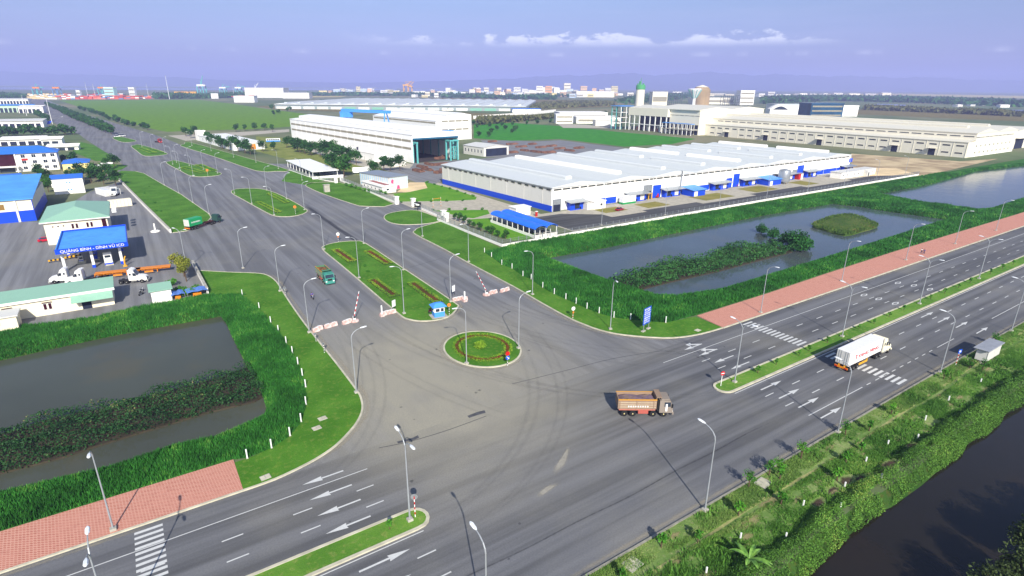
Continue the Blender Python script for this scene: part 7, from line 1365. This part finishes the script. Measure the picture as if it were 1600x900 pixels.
town([(3101.8,1924.0),(3715.2,2195.2),(4248.5,2343.7),(2195.3,747.0),(2326.8,757.8),(2145.3,651.6),(2074.6,737.0)],(2,4),(8,16),[WHITER,WHITEP],'small white building, {} on the far right flats','white buildings on the flats')
town([(x_,y_) for x_,y_ in [(965.0,3332.7),(1071.0,3567.5),(1113.4,3315.0),(1101.4,3095.0),(1103.3,2896.1),(1538.9,3824.7),(1429.0,3277.4),(1086.1,2410.7),(1135.3,2398.8),(1185.1,2386.8),(1365.4,2664.5),(1850.6,3500.7),(1764.1,3237.5),(1692.4,3007.0),(1916.8,3219.3),(1414.9,2331.3),(1854.2,2982.9),(1923.1,2972.6),(1972.5,2965.3),(1562.7,2295.6),(2240.1,3180.8),(2120.1,2943.3),(1897.2,2558.3),(1735.5,2253.9),(2479.9,3152.2),(1726.3,2109.5),(1866.0,2222.4),(1922.7,2208.7),(2221.2,2493.6),(2119.1,2329.4),(2035.1,2181.6),(2529.2,2645.6),(2808.0,3418.7),(3239.8,4155.0),(2926.9,4156.5),(3445.2,4637.4),(2006.9,3487.3),(2166.1,4160.2)]],(2.5,6),(6,13),TC,'low pale far building, {} from the left in the hazy town','low buildings of the hazy town')
town([(x_,y_) for x_,y_ in [(2428.1,2452.3),(2541.8,2429.6),(2815.4,2595.4),(3193.3,2783.5),(3259.2,2773.7),(2980.4,2342.0),(3291.7,2511.7),(3123.5,2313.4),(3135.2,2104.3),(3733.0,2434.2),(3266.6,2075.2),(3797.8,2178.7),(4377.6,2321.0),(3857.3,1944.3),(4714.4,2261.8),(4479.9,2042.5)]],(2,5),(8,18),[WHITER,CREAM,GREYW,BEIGE],'low pale shed, {} from the left behind the beige mill','sheds behind the mill')
# port: container stacks and cranes along the left horizon
CC = [paint_mat('port orange','#c8583c',.15),paint_mat('port red','#b04034',.15),paint_mat('port sand','#d8c088',.15),paint_mat('port blue','#5a7ca8',.15),paint_mat('port salmon','#d08068',.15),WHITER]
def stack(p, label, mix, n=6):
    k = mpp(*p); o = thing('container_stack',label,'containers',(p[0],p[1],0),VIEW+random.uniform(-.1,.25),'container stacks at the port')
    for j in range(3):
        for q in range(n):
            if j < 2 or random.random() < .6: MB().box((q-n/2)*13,(q-n/2)*13+12.4,0,26,j*3.2,j*3.2+3.1).build('container', random.choice(mix), o)
for i,p in enumerate([(-230.27,2515.7),(-218.26,2614.4),(-182.64,2407.9),(-175.61,2603.4),(-148.26,2493.0),(-126.21,2391.4),(-113.44,2483.4),(-92.52,2381.6),(-78.22,2473.6),(-55.05,2370.7),(-35.43,2461.8),(-10.17,2357.6),(15.24,2447.8),(35.35,2344.3),(55.63,2436.6),(74.15,2431.5),(89.05,2427.4),(-243.8,2985.9),(-211.51,2979.5),(-172.71,2971.7),(361.23,2585.7),(387.85,2579.3),(431.2,2703.4),(403.9,2452.9),(419.6,2853.4),(-57.59,2948.7),(-1.66,2937.6)]): stack(p,f'coloured container stack, {ordn(i+1)} along the port',[CC[2],CC[2],CC[5]] if i < 4 or 17 <= i < 19 else [CC[0],CC[1],CC[4],CC[5],CC[0],CC[3]])
def quay_crane(p, hp, label, m, cab, boom=0.0):
    k = mpp(*p)*hp/20; o = thing('quay_crane',label,'crane',(p[0],p[1],0),VIEW,0 or 'port cranes')
    for x in (-5,5):
        for y in (-5,5): MB().box(x*k-.7*k,x*k+.7*k,y*k-.7*k,y*k+.7*k,0,16*k).build('leg', m, o)
        MB().box(x*k-.5*k,x*k+.5*k,-4.2*k,4.2*k,6*k,7*k).build('tie_beam', m, o)
    MB().box(-7*k,7*k,-2*k,2*k,16.01*k,19*k).build('bridge', cab, o); MB().tube((0,0,19*k),(0,0,25*k),.7*k,.4*k).build('mast', m, o)
    MB().tube((0,0,18*k),(16*k*math.cos(boom),0,18*k+16*k*math.sin(boom)),.9*k,.6*k).build('boom', m, o); MB().tube((0,0,25*k),(12*k*math.cos(boom),0,18.6*k+12*k*math.sin(boom)),.25*k).build('stay', m, o); return o
for p,h,l,m,c_,bm in (((-233.23,2850.6),15,'gantry crane with an orange bridge at the left end of the port',TEAL,ORANGE,0),((-173.11,2837.3),15,'blue gantry crane with an orange cab second from the left of the port',paint_mat('crane blue','#6a90b8',.1),ORANGE,.05),((-34.05,2944.0),14,'pale gantry crane with an orange bridge beside the white port office',TEAL,ORANGE,0),((319.92,2873.3),18,'green quay crane with its boom raised high',TEAL,WHITEP,1.25),((399.96,2857.4),14,'pale green quay crane in the middle of three',TEAL,WHITEP,.1),((459.4,2845.5),14,'pale green quay crane nearest the shipyard hall',TEAL,WHITEP,.1),((555.0,2992.3),12,'faint quay crane behind the shipyard hall',WHITEP,WHITEP,.9),((1542.4,3527.1),14,'yellow crane cluster on the horizon beyond the warehouse',YEL,YEL,.5),((1567.5,3525.0),12,'second yellow crane on the horizon beyond the warehouse',YEL,YEL,.8),((1238.7,3300.1),7,'small pale crane on the horizon left of the yellow ones',GREYW,GREYW,.7)): quay_crane(p,h,l,m,c_,bm)
far_block('port_office','pale green glazed port office among the container stacks','office',(-10.26,2675.4),15,14,paint_mat('pale teal wall','#b0d8d4',.1),WHITEP,8,VIEW,3); far_block('ship_bridge','white ship superstructure behind the container stacks','ship',(66.35,2924.0),9,12,WHITEP,WHITEP,5,VIEW,2); far_block('ship_bridge','small white ship superstructure at the port','ship',(-114.64,2960.1),6,8,WHITEP,WHITEP,4,VIEW,1)
for i,p in enumerate([(227.75,2891.8),(255.84,2886.1),(284.17,2880.5)]): far_block('yard_building',f'low yellow building, {ordn(i+1)} below the raised crane','building',p,10,6,YEL,YEL,6,VIEW,0,'yellow buildings at the port')
far_block('white_tank','slanted white shed beyond the field','shed',(301.19,2368.8),10,7,WHITEP,WHITEP,6,VIEW+.5,0)
# far woods, fields and open water
def wood(name, pts, h, n, s, m=None):
    x,y = sample(pts, n); z = h*np.sqrt(RNG.uniform(0,1,len(x)))*(.6+.5*np.abs(np.sin(x*.011)*np.cos(y*.013))); V,F = leaves(x,y,z,np.full(len(x),s)*RNG.uniform(.6,1.3,len(x)),.9); stuff(name,V,F,np.repeat(RNG.uniform(0,1,len(x)),4),m or TREE)
wood('far_wood', [(126.69,2642.4),(333.44,2725.0),(609.5,2982.8),(546.5,2677.8),(289.26,2372.1),(110.29,2322.4)], 14, 2500, 9); wood('far_wood', [(1146.0,2260.2),(1309.3,1972.6),(1421.6,1829.6),(1653.4,2128.5),(1529.0,2303.8),(1276.0,2516.2)], 12, 2500, 8); wood('far_wood', [(1699.5,1136.8),(2416.7,1302.7),(2474.2,1089.2),(2207.8,625.5),(3076.3,876.3),(3334.8,1244.3),(3554.3,1634.9),(3190.4,1902.6),(2447.3,1640.7)], 12, 9000, 10)
wood('far_wood', [(1511.9,733.2),(1495.7,588.7),(1441.8,404.2),(1549.5,435.3),(1675.6,660.8),(1658.4,805.2)], 7, 3000, 6, leaf_mat('scrub leaves','#3a4420','#5f6236','#7d7448')); wood('far_wood', [(-361.92,3009.5),(-303.44,2997.8),(-242.87,2620.8),(-230.95,2254.8),(-285.29,2351.8)], 14, 900, 8); wood('far_wood', [(399.38,678.2),(502.2,721.9),(598.1,771.7),(636.5,821.4),(504.1,777.2),(438.7,754.2)], 7, 3500, 3, MC['scrub leaves']); wood('far_wood', [(745.4,1072.1),(1153.7,1224.4),(1387.3,1473.3),(1197.3,1540.5),(919.9,1317.3)], 5, 4000, 5, MC['scrub leaves'])
wood('far_wood', [(734.9,2790.5),(1384.7,2660.7),(2049.0,2178.2),(2178.5,2316.2),(1522.2,2924.6),(826.6,3135.9)], 13, 5000, 8); wood('far_wood', [(505.1,1785.2),(578.2,1307.9),(577.1,1110.8),(608.2,1170.5),(613.7,1387.8),(544.6,1923.1)], 6, 1200, 4)
wood('far_wood', [(1387.3,1473.3),(2490.9,2439.8),(3976.1,3318.6),(3427.8,2748.6),(1931.0,1673.8),(1230.5,1253.0)], 12, 2500, 8)
DRY = lawn_mat('dry scrub','#6a6238','#857a4a','#5a5c30',.4); PALE = lawn_mat('pale flats','#b0a468','#c8b87c','#8a9a58',.4)
sheet('scrub_field', [(745.4,1072.1),(1088.8,1143.3),(1521.4,1599.4),(1396.5,1837.3),(1172.5,2253.3),(1069.9,2414.6),(951.0,1362.0)], DRY, .25); sheet('scrub_field', [(279.22,1523.3),(282.03,1277.0),(447.9,1014.7),(434.5,756.3),(602.6,791.4),(698.1,897.1),(613.8,882.5),(518.1,1172.7),(342.91,1546.8)], DRY, .2); sheet('pale_field', [(3101.8,1924.0),(3809.7,1753.1),(4926.9,2224.5),(4360.1,1247.1),(6037.1,1731.5),(6921.5,3066.2),(4733.9,2883.7)], PALE, .5); sheet('pale_field', [(2617.4,1038.5),(2681.1,762.2),(3235.2,922.2),(3079.7,1198.3)], PALE, .3); sheet('pale_field', [(517.2,2423.5),(784.1,2483.6),(915.2,2754.4),(628.4,2811.7)], PALE, .4); sheet('scrub_field', [(1258.3,633.8),(1240.3,346.03),(1720.8,484.8),(1658.4,805.2)], DRY, .2)
FARW = water_mat('far water',(.10,.13,.17),.15,.1)
for pts in ([(1925.2,917.5),(1890.8,812.8),(2130.6,902.0),(2195.7,1022.5)], [(1691.1,572.7),(1549.5,435.3),(1532.8,334),(1990.1,437.5),(1934.2,546.5),(1886.5,612.2)], [(-665.9,5618.4),(527.1,5364.4),(2381.5,5678.7),(3418.5,8148.0),(741.9,7516.7),(-949.7,8054.8)], [(2252.8,5077.3),(4302.8,4675.6),(6277.1,6823.1),(3106.6,6999.0)]): sheet('open_water', pts, FARW, .6)
for pts in ([(516.7,663.3),(552.2,583.6),(524.0,544.1),(467.7,587.0)], [(423.4,727.8),(669.2,856.0),(648.8,815.4),(407.6,688.8)]): sheet('far_road', pts, PAVE, .15)
# hills along the horizon, built where they stand
HM = mat('distant hills','#46526a',.95,.2,.0008)  # blue-grey of the haze put into the colour of green hills
def hills(prof, D, name, seed):
    rg = np.random.default_rng(seed); xs = np.arange(prof[0][0],prof[-1][0]+1,4.0); top = np.interp(xs,[p[0] for p in prof],[p[1] for p in prof])
    f = np.array([.5548,.8320]); r = np.array([.8320,-.5548]); rows = []
    nz = sum(a*np.sin(xs*fr+rg.uniform(0,6)) for a,fr in ((.8,.06),(.6,.13),(.5,.29),(.35,.55)))
    for dd,hk in ((-900,0),(-500,.35),(-200,.75),(0,1),(500,.5),(1100,0)):
        d = D+dd; hor = 134+(xs-800)*.007; h = np.maximum(2,(hor-top+nz*np.clip((hor-top)/14,0,1)*.9+1.0)*d/890/CP*hk+50*hk*0); h = np.where(hk == 0, -1, h+(50 if hk > 0 else 0)*hk)
        c = f[None]*d+r[None]*(d*((xs-800)/890)*(1/CP))[:,None]; rows.append(np.stack([c[:,0],c[:,1],h],1))
    V = np.concatenate(rows); n = len(xs); F = np.array([(j*n+i,j*n+i+1,(j+1)*n+i+1,(j+1)*n+i) for j in range(5) for i in range(n-1)]); o = struct(np_mesh(name,V,F,None,[HM])); o.data.polygons.foreach_set('use_smooth',[True]*len(F)); return o
hills([(-500,128),(-250,120),(-60,118),(20,112),(70,115),(130,118),(230,121),(330,124),(420,128),(560,131),(640,130),(760,127),(840,123),(900,121),(940,119),(990,121),(1040,119),(1080,118),(1130,121),(1180,121),(1260,123),(1380,125),(1440,127),(1520,130),(1620,133),(1800,130),(2100,126)], 11500, 'hills', 3)
hills([(-500,124),(-100,124),(100,122),(300,127),(500,132),(700,131),(860,126),(1000,124),(1100,123),(1250,127),(1400,130),(1600,132),(2100,129)], 13000, 'hills', 5)
# ---- air: lavender haze over the whole estate
HZ = MB().box(-17900,17900,-17900,17900,-4.0,420); hz = struct(HZ.build('haze', []), 'stuff')
hm = bpy.data.materials.new('haze'); hm.use_nodes = True; hg = N(hm.node_tree); hg.n.clear()
pv = hg.add('ShaderNodeVolumePrincipled', {'Color': (.50,.54,1.0,1), 'Density': 1.5e-4, 'Anisotropy': 0.0})
hg.l.new(pv.outputs[0], hg.add('ShaderNodeOutputMaterial').inputs['Volume']); hz.data.materials.append(hm)
